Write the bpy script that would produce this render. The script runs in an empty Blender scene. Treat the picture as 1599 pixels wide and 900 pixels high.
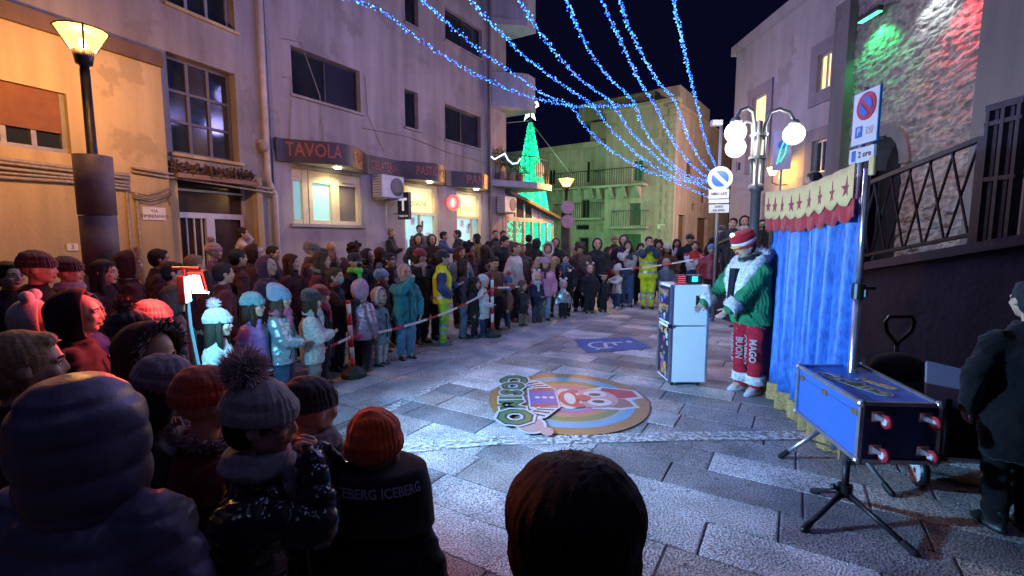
import bpy, bmesh, math, random
import numpy as np
from mathutils import Vector, Matrix, Euler
R = math.radians
random.seed(7)
rng = np.random.default_rng(11)
sc = bpy.context.scene
COL = sc.collection

# ------------------------------------------------------------------ camera, sky, exposure
F = 740.0
PIT = math.atan(78 / F)
CAMH = 1.7
cam_d = bpy.data.cameras.new("camera")
cam_d.sensor_width = 36.0
cam_d.lens = 36.0 * F / 1599.0
cam_d.clip_start = 0.05
cam_d.clip_end = 1000
cam = bpy.data.objects.new("camera", cam_d)
cam.location = (0, 0, CAMH)
cam.rotation_euler = (R(90) - PIT, 0, 0)
COL.objects.link(cam)
sc.camera = cam

w = bpy.data.worlds.new("World")
sc.world = w
w.use_nodes = True
nt = w.node_tree
bg = nt.nodes["Background"]
sky = nt.nodes.new("ShaderNodeTexSky")
sky.sky_type = 'NISHITA'
sky.sun_disc = False
sky.sun_elevation = R(-7.0)
sky.sun_rotation = R(200)
tint = nt.nodes.new("ShaderNodeMix"); tint.data_type = 'RGBA'; tint.blend_type = 'MULTIPLY'; tint.inputs[0].default_value = 1
tint.inputs[7].default_value = (.25, .40, 1.6, 1)
airglow = nt.nodes.new("ShaderNodeMix"); airglow.data_type = 'RGBA'; airglow.blend_type = 'ADD'; airglow.inputs[0].default_value = 1
airglow.inputs[7].default_value = (.016, .018, .10, 1)      # even town glow of the night sky
nt.links.new(sky.outputs[0], tint.inputs[6]); nt.links.new(tint.outputs[2], airglow.inputs[6]); nt.links.new(airglow.outputs[2], bg.inputs[0])
bg.inputs[1].default_value = 0.10

sc.view_settings.view_transform = 'Standard'
sc.view_settings.look = 'None'
sc.view_settings.exposure = 0.35
sc.view_settings.gamma = 1.0
sc.render.engine = 'CYCLES'
cy = sc.cycles
cy.use_denoising = True
cy.denoiser = 'OPENIMAGEDENOISE'
cy.max_bounces = 5
cy.diffuse_bounces = 2
cy.glossy_bounces = 2
cy.transmission_bounces = 3
cy.transparent_max_bounces = 6
cy.sample_clamp_indirect = 2.0
cy.caustics_reflective = False
cy.caustics_refractive = False

# ------------------------------------------------------------------ real-place measuring helpers
def ray(px, py):
    x = (px - 800) / F; y = -(py - 450) / F
    c, s = math.cos(PIT), math.sin(PIT)
    return (x, c + y * s, -s + y * c)
def gnd(px, py, z=0.0):
    r = ray(px, py); t = (z - CAMH) / r[2]
    return (r[0] * t, r[1] * t)
def atY(px, py, Y):
    r = ray(px, py); t = Y / r[1]
    return Vector((r[0] * t, Y, CAMH + r[2] * t))

# ------------------------------------------------------------------ lamps
def lamp(name, kind, loc, col, power, size=0.1, aim=None, spot=None, blend=0.5, shape=None, spread=None):
    d = bpy.data.lights.new(name, kind)
    d.color = col; d.energy = power
    if kind == 'AREA':
        d.size = size
        if shape: d.shape = 'RECTANGLE'; d.size_y = shape
        if spread: d.spread = R(spread)
    elif kind == 'SUN':
        d.angle = size
    else:
        d.shadow_soft_size = size
    if kind == 'SPOT':
        d.spot_size = R(spot); d.spot_blend = blend
    o = bpy.data.objects.new(name, d)
    o.location = loc
    if aim is not None:
        v = Vector(aim) - Vector(loc)
        o.rotation_euler = v.to_track_quat('-Z', 'Y').to_euler()
    COL.objects.link(o)
    return o

# ------------------------------------------------------------------ mesh builder
class MB:
    def __init__(s):
        s.v = []; s.f = []; s.mi = []; s.cur = 0; s.sm = []; s.smooth = False
    def add(s, vs, fs, M=None):
        b = len(s.v)
        if M is not None:
            vs = [tuple(M @ Vector(p)) for p in vs]
        s.v.extend([tuple(p) for p in vs])
        for f in fs:
            s.f.append(tuple(i + b for i in f)); s.mi.append(s.cur); s.sm.append(s.smooth)
        return s
    def box(s, c, d, M=None):
        x, y, z = c; a, b, h = d[0] / 2, d[1] / 2, d[2] / 2
        vs = [(x + i * a, y + j * b, z + k * h) for k in (-1, 1) for j in (-1, 1) for i in (-1, 1)]
        fs = [(0, 2, 3, 1), (4, 5, 7, 6), (0, 1, 5, 4), (2, 6, 7, 3), (0, 4, 6, 2), (1, 3, 7, 5)]
        return s.add(vs, fs, M)
    def hexa(s, p):   # bottom 4 ccw, top 4 ccw
        return s.add(p, [(3, 2, 1, 0), (4, 5, 6, 7), (0, 1, 5, 4), (1, 2, 6, 5), (2, 3, 7, 6), (3, 0, 4, 7)])
    def bbox(s, c, d, bv=0.01, M=None):  # bevelled box
        bm = bmesh.new(); bmesh.ops.create_cube(bm, size=1)
        for v in bm.verts: v.co = Vector((v.co.x * d[0], v.co.y * d[1], v.co.z * d[2]))
        bmesh.ops.bevel(bm, geom=bm.edges[:], offset=bv, segments=2, affect='EDGES', profile=0.6)
        bm.verts.index_update()
        vs = [tuple(v.co + Vector(c)) for v in bm.verts]; fs = [[v.index for v in f.verts] for f in bm.faces]
        bm.free()
        return s.add(vs, fs, M)
    def rings(s, rs, close=True, M=None):  # list of equal-length vertex rings
        n = len(rs[0]); vs = [p for r in rs for p in r]; fs = []
        for k in range(len(rs) - 1):
            for i in range(n):
                j = (i + 1) % n
                fs.append((k * n + i, k * n + j, (k + 1) * n + j, (k + 1) * n + i))
        if close:
            fs.append(tuple(reversed(range(n)))); fs.append(tuple((len(rs) - 1) * n + i for i in range(n)))
        return s.add(vs, fs, M)
    def cyl(s, p0, p1, r0, r1=None, n=12, M=None, close=True):
        r1 = r0 if r1 is None else r1
        p0, p1 = Vector(p0), Vector(p1); a = (p1 - p0).normalized()
        u = a.orthogonal().normalized(); v = a.cross(u)
        rs = [[tuple(p + (u * math.cos(t) + v * math.sin(t)) * r) for t in [2 * math.pi * i / n for i in range(n)]] for p, r in ((p0, r0), (p1, r1))]
        return s.rings(rs, close, M)
    def cap(s, p0, r0, p1, r1, n=10, m=3, M=None):  # tapered capsule
        p0, p1 = Vector(p0), Vector(p1); a = (p1 - p0)
        if a.length < 1e-6: a = Vector((0, 0, 1e-4))
        a = a.normalized(); u = a.orthogonal().normalized(); v = a.cross(u)
        rs = []
        prof = [(p0, r0, -math.cos(k / m * math.pi / 2), math.sin(k / m * math.pi / 2)) for k in range(m + 1)]
        prof += [(p1, r1, math.sin(k / m * math.pi / 2), math.cos(k / m * math.pi / 2)) for k in range(m + 1)]
        for p, r, ax, ra in prof:
            ra = max(ra, 0.02)
            rs.append([tuple(p + a * (ax * r) + (u * math.cos(t) + v * math.sin(t)) * (ra * r)) for t in [2 * math.pi * i / n for i in range(n)]])
        return s.rings(rs, True, M)
    def ell(s, c, r, n=12, m=8, M=None, rot=None):
        if not hasattr(r, '__len__'): r = (r, r, r)
        c = Vector(c); Q = rot.to_matrix() if rot is not None else None
        rs = []
        for k in range(m + 1):
            t = math.pi * k / m; st = max(math.sin(t), 0.02)
            ring = []
            for i in range(n):
                a = 2 * math.pi * i / n
                p = Vector((r[0] * st * math.cos(a), r[1] * st * math.sin(a), -r[2] * math.cos(t)))
                if Q is not None: p = Q @ p
                ring.append(tuple(c + p))
            rs.append(ring)
        return s.rings(rs, True, M)
    def loft(s, lv, n=16, M=None, e=1.0):  # (z, cx, cy, rx, ry)
        rs = []
        for z, cx, cy_, rx, ry in lv:
            ring = []
            for i in range(n):
                a = 2 * math.pi * i / n; ca, sa = math.cos(a), math.sin(a)
                ring.append((cx + rx * math.copysign(abs(ca) ** e, ca), cy_ + ry * math.copysign(abs(sa) ** e, sa), z))
            rs.append(ring)
        return s.rings(rs, True, M)
    def tube(s, pts, r, n=8, M=None, close=True):
        pts = [Vector(p) for p in pts]; rs = []
        up = None
        for i, p in enumerate(pts):
            a = (pts[min(i + 1, len(pts) - 1)] - pts[max(i - 1, 0)]).normalized()
            if up is None: up = a.orthogonal().normalized()
            u = (up - a * up.dot(a)); u = u.normalized() if u.length > 1e-5 else a.orthogonal().normalized()
            up = u; v = a.cross(u)
            rr = r[i] if hasattr(r, '__len__') else r
            rs.append([tuple(p + (u * math.cos(t) + v * math.sin(t)) * rr) for t in [2 * math.pi * k / n for k in range(n)]])
        return s.rings(rs, close, M)
    def prism(s, poly, fn, d0, d1):  # poly of (a,b); fn(a,b,d)->xyz
        n = len(poly); vs = [fn(a, b, d0) for a, b in poly] + [fn(a, b, d1) for a, b in poly]
        fs = [tuple(reversed(range(n))), tuple(range(n, 2 * n))] + [(i, (i + 1) % n, n + (i + 1) % n, n + i) for i in range(n)]
        return s.add(vs, fs)
    def torus(s, c, R_, r, n=20, m=8, M=None, axis='z'):
        vs = []; fs = []
        for i in range(n):
            a = 2 * math.pi * i / n
            for k in range(m):
                b = 2 * math.pi * k / m
                q = (R_ + r * math.cos(b))
                p = (q * math.cos(a), q * math.sin(a), r * math.sin(b))
                if axis == 'y': p = (p[0], p[2], p[1])
                if axis == 'x': p = (p[2], p[0], p[1])
                vs.append((c[0] + p[0], c[1] + p[1], c[2] + p[2]))
        for i in range(n):
            for k in range(m):
                fs.append((i * m + k, ((i + 1) % n) * m + k, ((i + 1) % n) * m + (k + 1) % m, i * m + (k + 1) % m))
        return s.add(vs, fs, M)
    def mesh(s, name, mats):
        me = bpy.data.meshes.new(name)
        me.from_pydata(s.v, [], s.f)
        for m in (mats if isinstance(mats, (list, tuple)) else [mats]): me.materials.append(m)
        if any(s.mi): me.polygons.foreach_set('material_index', s.mi)
        me.polygons.foreach_set('use_smooth', s.sm)
        bm = bmesh.new(); bm.from_mesh(me); bmesh.ops.recalc_face_normals(bm, faces=bm.faces[:]); bm.to_mesh(me); bm.free()
        return me
    def build(s, name, mats, parent=None, smooth=False):
        me = s.mesh(name, mats)
        if smooth: me.polygons.foreach_set('use_smooth', [True] * len(me.polygons))
        o = bpy.data.objects.new(name, me)
        COL.objects.link(o)
        if parent is not None:
            o.parent = parent
            o.matrix_parent_inverse = parent.matrix_basis.inverted() if False else Matrix()
        return o

def tag(o, label, cat, group=None, kind=None):
    if label: o['label'] = label
    if cat: o['category'] = cat
    if group: o['group'] = group
    if kind: o['kind'] = kind
    return o
def empty(name, loc=(0, 0, 0), rz=0.0, label=None, cat=None, group=None):
    o = bpy.data.objects.new(name, None); o.location = loc; o.rotation_euler = (0, 0, rz); o.empty_display_size = 0.1
    COL.objects.link(o)
    return tag(o, label, cat, group)
def struct(o):
    o['kind'] = 'structure'; return o
def link_copy(src, parent=None, loc=None, rot=None, scale=None):
    c = src.copy(); COL.objects.link(c)
    if parent is not None: c.parent = parent
    if loc is not None: c.location = loc
    if rot is not None: c.rotation_euler = rot
    if scale is not None: c.scale = scale
    return c
def copy_tree(o, parent=None):
    c = o.copy(); COL.objects.link(c)
    if parent is not None: c.parent = parent
    for ch in list(o.children): copy_tree(ch, c)
    return c

# ------------------------------------------------------------------ materials
MATS = {}
def mat(key, col, rough=0.7, metal=0.0, var=0.12, vscale=4.0, bump=0.0, bscale=60.0, spec=0.5, col2=None, sheen=0.0, coat=0.0, bdist=0.01, detail=4.0):
    if key in MATS: return MATS[key]
    m = bpy.data.materials.new(key); m.use_nodes = True
    n = m.node_tree.nodes; L = m.node_tree.links; p = n["Principled BSDF"]
    p.inputs['Roughness'].default_value = rough; p.inputs['Metallic'].default_value = metal
    p.inputs['Specular IOR Level'].default_value = spec
    if sheen: p.inputs['Sheen Weight'].default_value = sheen
    if coat: p.inputs['Coat Weight'].default_value = coat
    tc = n.new("ShaderNodeTexCoord")
    nz = n.new("ShaderNodeTexNoise"); nz.inputs['Scale'].default_value = vscale; nz.inputs['Detail'].default_value = detail
    L.new(tc.outputs['Object'], nz.inputs['Vector'])
    cr = n.new("ShaderNodeValToRGB")
    c1 = [max(0, c * (1 - var)) for c in col]; c2 = col2 if col2 else [min(1, c * (1 + var)) for c in col]
    cr.color_ramp.elements[0].position = 0.3; cr.color_ramp.elements[1].position = 0.7
    cr.color_ramp.elements[0].color = (*c1, 1); cr.color_ramp.elements[1].color = (*c2, 1)
    L.new(nz.outputs['Fac'], cr.inputs['Fac']); L.new(cr.outputs['Color'], p.inputs['Base Color'])
    if bump:
        bz = n.new("ShaderNodeTexNoise"); bz.inputs['Scale'].default_value = bscale; bz.inputs['Detail'].default_value = 5
        L.new(tc.outputs['Object'], bz.inputs['Vector'])
        bp = n.new("ShaderNodeBump"); bp.inputs['Strength'].default_value = bump; bp.inputs['Distance'].default_value = bdist
        L.new(bz.outputs['Fac'], bp.inputs['Height']); L.new(bp.outputs['Normal'], p.inputs['Normal'])
    MATS[key] = m
    return m
def emit(key, col, strength, sample=True):
    if key in MATS: return MATS[key]
    m = bpy.data.materials.new(key); m.use_nodes = True
    n = m.node_tree.nodes; L = m.node_tree.links
    p = n["Principled BSDF"]; p.inputs['Base Color'].default_value = (*[c * 0.6 for c in col], 1); p.inputs['Roughness'].default_value = 0.4
    p.inputs['Emission Color'].default_value = (*col, 1); p.inputs['Emission Strength'].default_value = strength
    if not sample: m.cycles.emission_sampling = 'NONE'
    MATS[key] = m
    return m
def glowglass(key, col, strength, clear=.7):
    """lit translucent lamp glass: part of the bulb's light passes, the body itself glows"""
    if key in MATS: return MATS[key]
    m = bpy.data.materials.new(key); m.use_nodes = True; n = m.node_tree.nodes; L = m.node_tree.links
    n.remove(n["Principled BSDF"]); e = n.new("ShaderNodeEmission"); e.inputs[0].default_value = (*col, 1); e.inputs[1].default_value = strength
    t = n.new("ShaderNodeBsdfTransparent"); x = n.new("ShaderNodeMixShader"); x.inputs[0].default_value = 1 - clear
    L.new(t.outputs[0], x.inputs[1]); L.new(e.outputs[0], x.inputs[2]); L.new(x.outputs[0], n["Material Output"].inputs[0])
    m.cycles.emission_sampling = 'NONE'
    MATS[key] = m
    return m
def ck(c): return "_".join(str(int(x * 100)) for x in c)
def fabric(c): return mat("fabric_" + ck(c), c, 0.9, var=0.25, vscale=9, bump=0.35, bscale=170, sheen=0.10, spec=0.2)
def knit(c):
    key = "knit_" + ck(c)
    if key in MATS: return MATS[key]
    m = mat(key, c, 0.95, var=0.3, vscale=30, sheen=0.4, spec=0.15)
    n = m.node_tree.nodes; L = m.node_tree.links; p = n["Principled BSDF"]
    tc = n.new("ShaderNodeTexCoord"); wv = n.new("ShaderNodeTexWave"); wv.inputs['Scale'].default_value = 38; wv.inputs['Distortion'].default_value = 2.5
    wv.bands_direction = 'Z'; wv.inputs['Detail'].default_value = 1
    L.new(tc.outputs['Object'], wv.inputs['Vector'])
    b = n.new("ShaderNodeBump"); b.inputs['Strength'].default_value = 0.5; b.inputs['Distance'].default_value = 0.006
    L.new(wv.outputs['Fac'], b.inputs['Height']); L.new(b.outputs['Normal'], p.inputs['Normal'])
    return m
def puffer(c, rough=0.42): return mat("puffer_%d_" % int(rough * 100) + ck(c), c, rough, var=0.12, vscale=6, bump=0.14, bscale=22, spec=0.5, bdist=0.012)
def fur(c): return mat("fur_" + ck(c), c, 0.95, var=0.4, vscale=40, bump=0.5, bscale=90, sheen=0.5, spec=0.1, bdist=0.006)
def hairm(c):
    key = "hair_" + ck(c)
    if key in MATS: return MATS[key]
    m = mat(key, c, 0.62, var=0.4, vscale=25, spec=0.22)
    n = m.node_tree.nodes; L = m.node_tree.links; p = n["Principled BSDF"]
    tc = n.new("ShaderNodeTexCoord"); mp = n.new("ShaderNodeMapping"); mp.inputs['Scale'].default_value = (1, 1, 0.08)
    nz = n.new("ShaderNodeTexNoise"); nz.inputs['Scale'].default_value = 160; nz.inputs['Detail'].default_value = 3
    L.new(tc.outputs['Object'], mp.inputs['Vector']); L.new(mp.outputs['Vector'], nz.inputs['Vector'])
    b = n.new("ShaderNodeBump"); b.inputs['Strength'].default_value = 0.6; b.inputs['Distance'].default_value = 0.006
    L.new(nz.outputs['Fac'], b.inputs['Height']); L.new(b.outputs['Normal'], p.inputs['Normal'])
    return m
def metal(key, c, rough=0.35): return mat(key, c, rough, 0.9, var=0.15, vscale=12, bump=0.08, bscale=40)
def plaster(key, c, stain=0.3, bs=25):
    """painted render with large stains, drips and a fine grain"""
    if key in MATS: return MATS[key]
    m = bpy.data.materials.new(key); m.use_nodes = True; MATS[key] = m
    n = m.node_tree.nodes; L = m.node_tree.links; p = n["Principled BSDF"]; p.inputs['Roughness'].default_value = 0.9; p.inputs['Specular IOR Level'].default_value = 0.2
    tc = n.new("ShaderNodeTexCoord")
    a = n.new("ShaderNodeTexNoise"); a.inputs['Scale'].default_value = 0.5; a.inputs['Detail'].default_value = 8; a.inputs['Roughness'].default_value = 0.65
    L.new(tc.outputs['Object'], a.inputs['Vector'])
    mp = n.new("ShaderNodeMapping"); mp.inputs['Scale'].default_value = (2.2, 2.2, 0.18)
    L.new(tc.outputs['Object'], mp.inputs['Vector'])
    d = n.new("ShaderNodeTexNoise"); d.inputs['Scale'].default_value = 1.5; d.inputs['Detail'].default_value = 6
    L.new(mp.outputs['Vector'], d.inputs['Vector'])
    ad = n.new("ShaderNodeMath"); ad.operation = 'MULTIPLY_ADD'; ad.inputs[1].default_value = 0.5
    L.new(a.outputs['Fac'], ad.inputs[0]); 
    hm = n.new("ShaderNodeMath"); hm.operation = 'MULTIPLY'; hm.inputs[1].default_value = 0.5
    L.new(d.outputs['Fac'], hm.inputs[0]); L.new(hm.outputs[0], ad.inputs[2])
    cr = n.new("ShaderNodeValToRGB"); e = cr.color_ramp.elements
    e[0].position = 0.35; e[1].position = 0.62
    e[0].color = (*[c_ * (1 - stain) for c_ in c], 1); e[1].color = (*[min(1, c_ * 1.08) for c_ in c], 1)
    L.new(ad.outputs[0], cr.inputs['Fac'])
    pz = n.new("ShaderNodeTexNoise"); pz.inputs['Scale'].default_value = .9; pz.inputs['Detail'].default_value = 12; pz.inputs['Roughness'].default_value = .6
    L.new(tc.outputs['Object'], pz.inputs['Vector'])
    pr_ = n.new("ShaderNodeMapRange"); pr_.inputs[1].default_value = .585; pr_.inputs[2].default_value = .61; pr_.inputs[4].default_value = .55; L.new(pz.outputs['Fac'], pr_.inputs[0])
    pm = n.new("ShaderNodeMix"); pm.data_type = 'RGBA'; L.new(pr_.outputs[0], pm.inputs[0]); L.new(cr.outputs['Color'], pm.inputs[6]); pm.inputs[7].default_value = (*[c_ * .62 for c_ in c], 1)
    L.new(pm.outputs[2], p.inputs['Base Color'])
    bz = n.new("ShaderNodeTexNoise"); bz.inputs['Scale'].default_value = bs; bz.inputs['Detail'].default_value = 8
    L.new(tc.outputs['Object'], bz.inputs['Vector'])
    b = n.new("ShaderNodeBump"); b.inputs['Strength'].default_value = 0.25; b.inputs['Distance'].default_value = 0.03
    L.new(bz.outputs['Fac'], b.inputs['Height']); L.new(b.outputs['Normal'], p.inputs['Normal'])
    return m
def glass(key="glass", col=(0.02, 0.025, 0.03), rough=0.06):
    return mat(key, col, rough, var=0.2, vscale=1.5, bump=0.04, bscale=3, spec=0.6)

# ------------------------------------------------------------------ text as flat lettering meshes
FONT_CACHE = {}
def text_mesh(s, size, ext=0.002, bold=0.0):
    cu = bpy.data.curves.new("lettering", 'FONT'); cu.body = s; cu.size = size; cu.extrude = ext; cu.offset = bold; cu.resolution_u = 2
    cu.align_x = 'CENTER'; cu.align_y = 'CENTER'
    o = bpy.data.objects.new("lettering", cu)
    me = bpy.data.meshes.new_from_object(o)
    bpy.data.objects.remove(o); bpy.data.curves.remove(cu)
    return me
def text_obj(name, s, size, m, parent, M, ext=0.002, bold=0.0, xs=1.0):
    me = text_mesh(s, size, ext, bold)
    me.materials.clear(); me.materials.append(m)
    o = bpy.data.objects.new(name, me); COL.objects.link(o)
    me.transform(M @ Matrix.Diagonal((xs, 1, 1, 1)))
    if parent is not None: o.parent = parent
    return o

# ------------------------------------------------------------------ deferred voxel remesh (all evaluated in one go)
PENDING = []
def remesh(mb, name, mats, parent, voxel, smooth=2, post=None):
    o = mb.build(name, mats, parent)
    md = o.modifiers.new("remesh", 'REMESH'); md.mode = 'VOXEL'; md.voxel_size = voxel; md.use_smooth_shade = True
    if smooth:
        s = o.modifiers.new("smooth", 'SMOOTH'); s.iterations = smooth; s.factor = 0.5
    PENDING.append((o, post))
    return o
def flush():
    bpy.context.view_layer.update()
    dg = bpy.context.evaluated_depsgraph_get()
    res = [(o, post, bpy.data.meshes.new_from_object(o.evaluated_get(dg))) for o, post in PENDING]
    PENDING.clear()
    for o, post, me in res:
        old = o.data
        mats = [m for m in old.materials]
        o.modifiers.clear()
        me.name = o.name.split('.')[0]
        o.data = me
        me.materials.clear()
        for m in mats: me.materials.append(m)
        bpy.data.meshes.remove(old)
        if post: post(me)
        me.polygons.foreach_set('use_smooth', [True] * len(me.polygons))
def get_co(me):
    a = np.empty(len(me.vertices) * 3, np.float32); me.vertices.foreach_get('co', a); return a.reshape(-1, 3)
def get_no(me):
    a = np.empty(len(me.vertices) * 3, np.float32); me.vertex_normals.foreach_get('vector', a); return a.reshape(-1, 3)
def set_co(me, c):
    me.vertices.foreach_set('co', c.astype(np.float32).ravel()); me.update()
# ------------------------------------------------------------------ people: shared head, hand, hat and hair shapes
SKIN = mat("skin", (0.50, 0.30, 0.21), 0.5, var=0.12, vscale=14, bump=0.08, bscale=90, spec=0.35)
SKIN_W = mat("skin_warm", (0.55, 0.33, 0.24), 0.5, var=0.12, vscale=14, bump=0.08, bscale=90, spec=0.35)
EYEW = mat("eye_white", (0.7, 0.68, 0.66), 0.25, var=0.02)
IRIS = mat("iris", (0.03, 0.02, 0.015), 0.2, var=0.05)
BROW = mat("brow_hair", (0.05, 0.035, 0.025), 0.8, var=0.2)
LIP = mat("lips", (0.42, 0.17, 0.14), 0.45, var=0.1)
HEADMATS = [SKIN, EYEW, IRIS, BROW, LIP]

def head_core(child):
    mb = MB()
    mb.ell((0, -.06, .10), (.37, .44, .40), 20, 14)
    mb.ell((0, .07, -.10), (.32, .33, .37), 18, 12)
    mb.ell((0, .24, -.385), (.13, .12, .10), 12, 8)
    for s in (-1, 1):
        mb.cap((s * .24, .02, -.2), .09, (s * .06, .25, -.37), .09)
        mb.ell((s * .18, .27, -.10), (.11, .10, .09) if not child else (.14, .11, .12), 10, 8)
        mb.ell((s * .37, -.03, -.02), (.045, .09, .13), 10, 8)
        mb.cap((s * .02, .375, .085), .045, (s * .21, .31, .075), .05)
        mb.ell((s * .05, .395, -.125), (.04, .045, .035), 8, 6)
    k = 0.85 if child else 1.0
    mb.cap((0, .37, .06), .036, (0, .37 + .062 * k, -.105), .05)
    mb.cap((-.085, .36, -.235), .03, (.085, .36, -.235), .03); mb.ell((0, .385, -.225), (.07, .04, .03), 10, 6)
    mb.ell((0, .375, -.268), (.07, .045, .032), 10, 6)
    mb.cap((0, -.08, -.3), .21, (0, -.13, -.62), .21)
    return mb
def head_post(me):
    # lips coloured by place, eyes and brows added as small solids of the same mesh
    co = get_co(me)
    for p in me.polygons:
        c = p.center
        if abs(c.x) < .12 and -.305 < c.z < -.195 and c.y > .345: p.material_index = 4
    mb = MB(); mb.smooth = True
    for s in (-1, 1):
        mb.cur = 1; mb.ell((s * .145, .325, -.005), (.075, .055, .042), 10, 6)
        mb.cur = 2; mb.ell((s * .145, .357, -.005), (.036, .027, .036), 8, 6)
        mb.cur = 3; mb.tube([(s * .06, .405, .095), (s * .13, .393, .118), (s * .23, .33, .095)], [.018, .022, .012], 6)
        mb.tube([(s * .08, .374, .03), (s * .145, .382, .045), (s * .215, .34, .022)], [.008, .013, .008], 5)
    t = mb.mesh("features", HEADMATS)
    bm = bmesh.new(); bm.from_mesh(me); bm.from_mesh(t); bm.to_mesh(me); bm.free(); bpy.data.meshes.remove(t)
HEADS = {}
TPL = {}
def tpl(name, mb, voxel=.045, smooth=2, post=None):
    o = remesh(mb, name, [SKIN], None, voxel, smooth, post); TPL[name] = o
for nm, ch, vx in (("adult", False, .03), ("child", True, .03), ("adult_far", False, .05), ("child_far", True, .05)):
    o = remesh(head_core(ch), "head", HEADMATS, None, vx, 2, head_post); HEADS[nm] = o

def hand_mesh(curl, spread=0.0, thumb=0.0):
    mb = MB(); mb.smooth = True
    mb.cap((0, -.12, 0), .115, (0, .04, 0), .13, 8)
    mb.ell((0, .2, 0), (.205, .27, .085), 12, 8)
    mb.ell((.12, .14, -.03), (.1, .17, .09), 10, 6)
    for i, (x, ln) in enumerate(((-.155, .36), (-.052, .44), (.052, .47), (.152, .41))):
        p = Vector((x, .42 - abs(x) * .25, 0)); a = 0.0; d = x * spread
        for sgl, r0, r1 in ((.44, .052, .047), (.32, .047, .043), (.24, .043, .036)):
            a += curl * (1.0 + .12 * (1 - i))
            q = p + Vector((math.sin(d) * sgl * ln, math.cos(a) * sgl * ln, -math.sin(a) * sgl * ln))
            mb.cap(p, r0, q, r1, 7, 2); p = q
    q0 = Vector((.15, .08, -.02)); q1 = Vector((.30 - thumb * .06, .25, -.06 - .06 * curl)); q2 = Vector((.33 - thumb * .16, .42, -.12 - .2 * curl))
    mb.cap(q0, .075, q1, .058, 8, 2); mb.cap(q1, .055, q2, .042, 8, 2)
    return mb.mesh("hand", HEADMATS)
HANDS = {'relaxed': hand_mesh(.32), 'grip': hand_mesh(1.0, 0, 1), 'flat': hand_mesh(.12, .4), 'point': hand_mesh(.55)}

def disp_noise(me, amp, freq, seed):
    c = get_co(me); n = get_no(me); r = np.random.default_rng(seed); d = np.zeros(len(c))
    for _ in range(7):
        k = r.normal(size=3) * freq; d += np.sin(c @ k + r.uniform(0, 6.28)) / 7
    set_co(me, c + n * (d * amp)[:, None] * 2.2)

# hats, unit head coordinates (face towards +Y)
mb = MB(); mb.loft([(.04, 0, -.07, .40, .46), (.07, 0, -.06, .445, .50), (.24, 0, -.06, .45, .505), (.27, 0, -.06, .42, .475), (.40, 0, -.08, .40, .44), (.52, 0, -.10, .30, .33), (.60, 0, -.12, .18, .2), (.64, 0, -.13, .06, .07)], 22)
def rib_post(n, amp, nz, seed):
    def f(me):
        disp_noise(me, nz, 12, seed); c = get_co(me); th = np.arctan2(c[:, 0], c[:, 1] + .06); r = np.hypot(c[:, 0], c[:, 1] + .06)
        k = amp * (1 - 1.8 * np.abs(np.sin(th * n / 2)) ** 1.3) * np.clip(r / .3, 0, 1)
        c[:, 0] *= 1 + k; c[:, 1] = (c[:, 1] + .06) * (1 + k) - .06; set_co(me, c)
    return f
tpl("beanie", mb, .022, 2, rib_post(30, .022, .012, 3))
mb = MB(); mb.loft([(-.02, 0, -.07, .42, .46), (.03, 0, -.06, .455, .51), (.22, 0, -.06, .46, .51), (.26, 0, -.07, .43, .48), (.42, 0, -.12, .42, .44), (.58, 0, -.2, .33, .34), (.70, 0, -.28, .2, .2), (.76, 0, -.32, .08, .08)], 22)
tpl("slouch", mb, .024, 2, rib_post(28, .02, .014, 5))
mb = MB(); mb.ell((0, -.06, .2), (.42, .47, .36), 20, 12); mb.hexa([(-.28, .3, .14), (.28, .3, .14), (.2, .66, .1), (-.2, .66, .1), (-.3, .3, .2), (.3, .3, .2), (.2, .67, .14), (-.2, .67, .14)])
tpl("cap_hat", mb, .03, 2)
mb = MB(); mb.torus((0, -.05, .12), .41, .07, 24, 8); tpl("headband", mb, .03, 1)
def tuft_ball(c, r, n, ln, seed):
    rr = np.random.default_rng(seed); mb = MB(); mb.smooth = False
    mb.ell(c, r * .82, 12, 9)
    for _ in range(n):
        d = Vector(rr.normal(size=3)).normalized(); u = d.orthogonal().normalized(); v = d.cross(u)
        b = Vector(c) + d * r * .72; t = Vector(c) + d * (r + ln * rr.uniform(.3, 1)) + (u * rr.normal() + v * rr.normal()) * ln * .4
        k = r * .09
        mb.add([tuple(b + u * k), tuple(b - u * k * .5 + v * k * .8), tuple(b - u * k * .5 - v * k * .8), tuple(t)], [(0, 1, 3), (1, 2, 3), (2, 0, 3)])
    return mb
TPL_MESH = {}
TPL_MESH["pompom"] = tuft_ball((0, -.16, .76), .2, 260, .1, 5).mesh("pompom", [SKIN])
TPL_MESH["pompom_big"] = tuft_ball((0, -.28, .72), .26, 800, .14, 6).mesh("pompom", [SKIN])
TPL_MESH["ear_pom"] = None
mb = MB(); mb.smooth = True; mb.ell((.3, -.05, .6), .15, 12, 8)
TPL_MESH["ear_pom"] = mb.mesh("ear_pompom", [SKIN])
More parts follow.
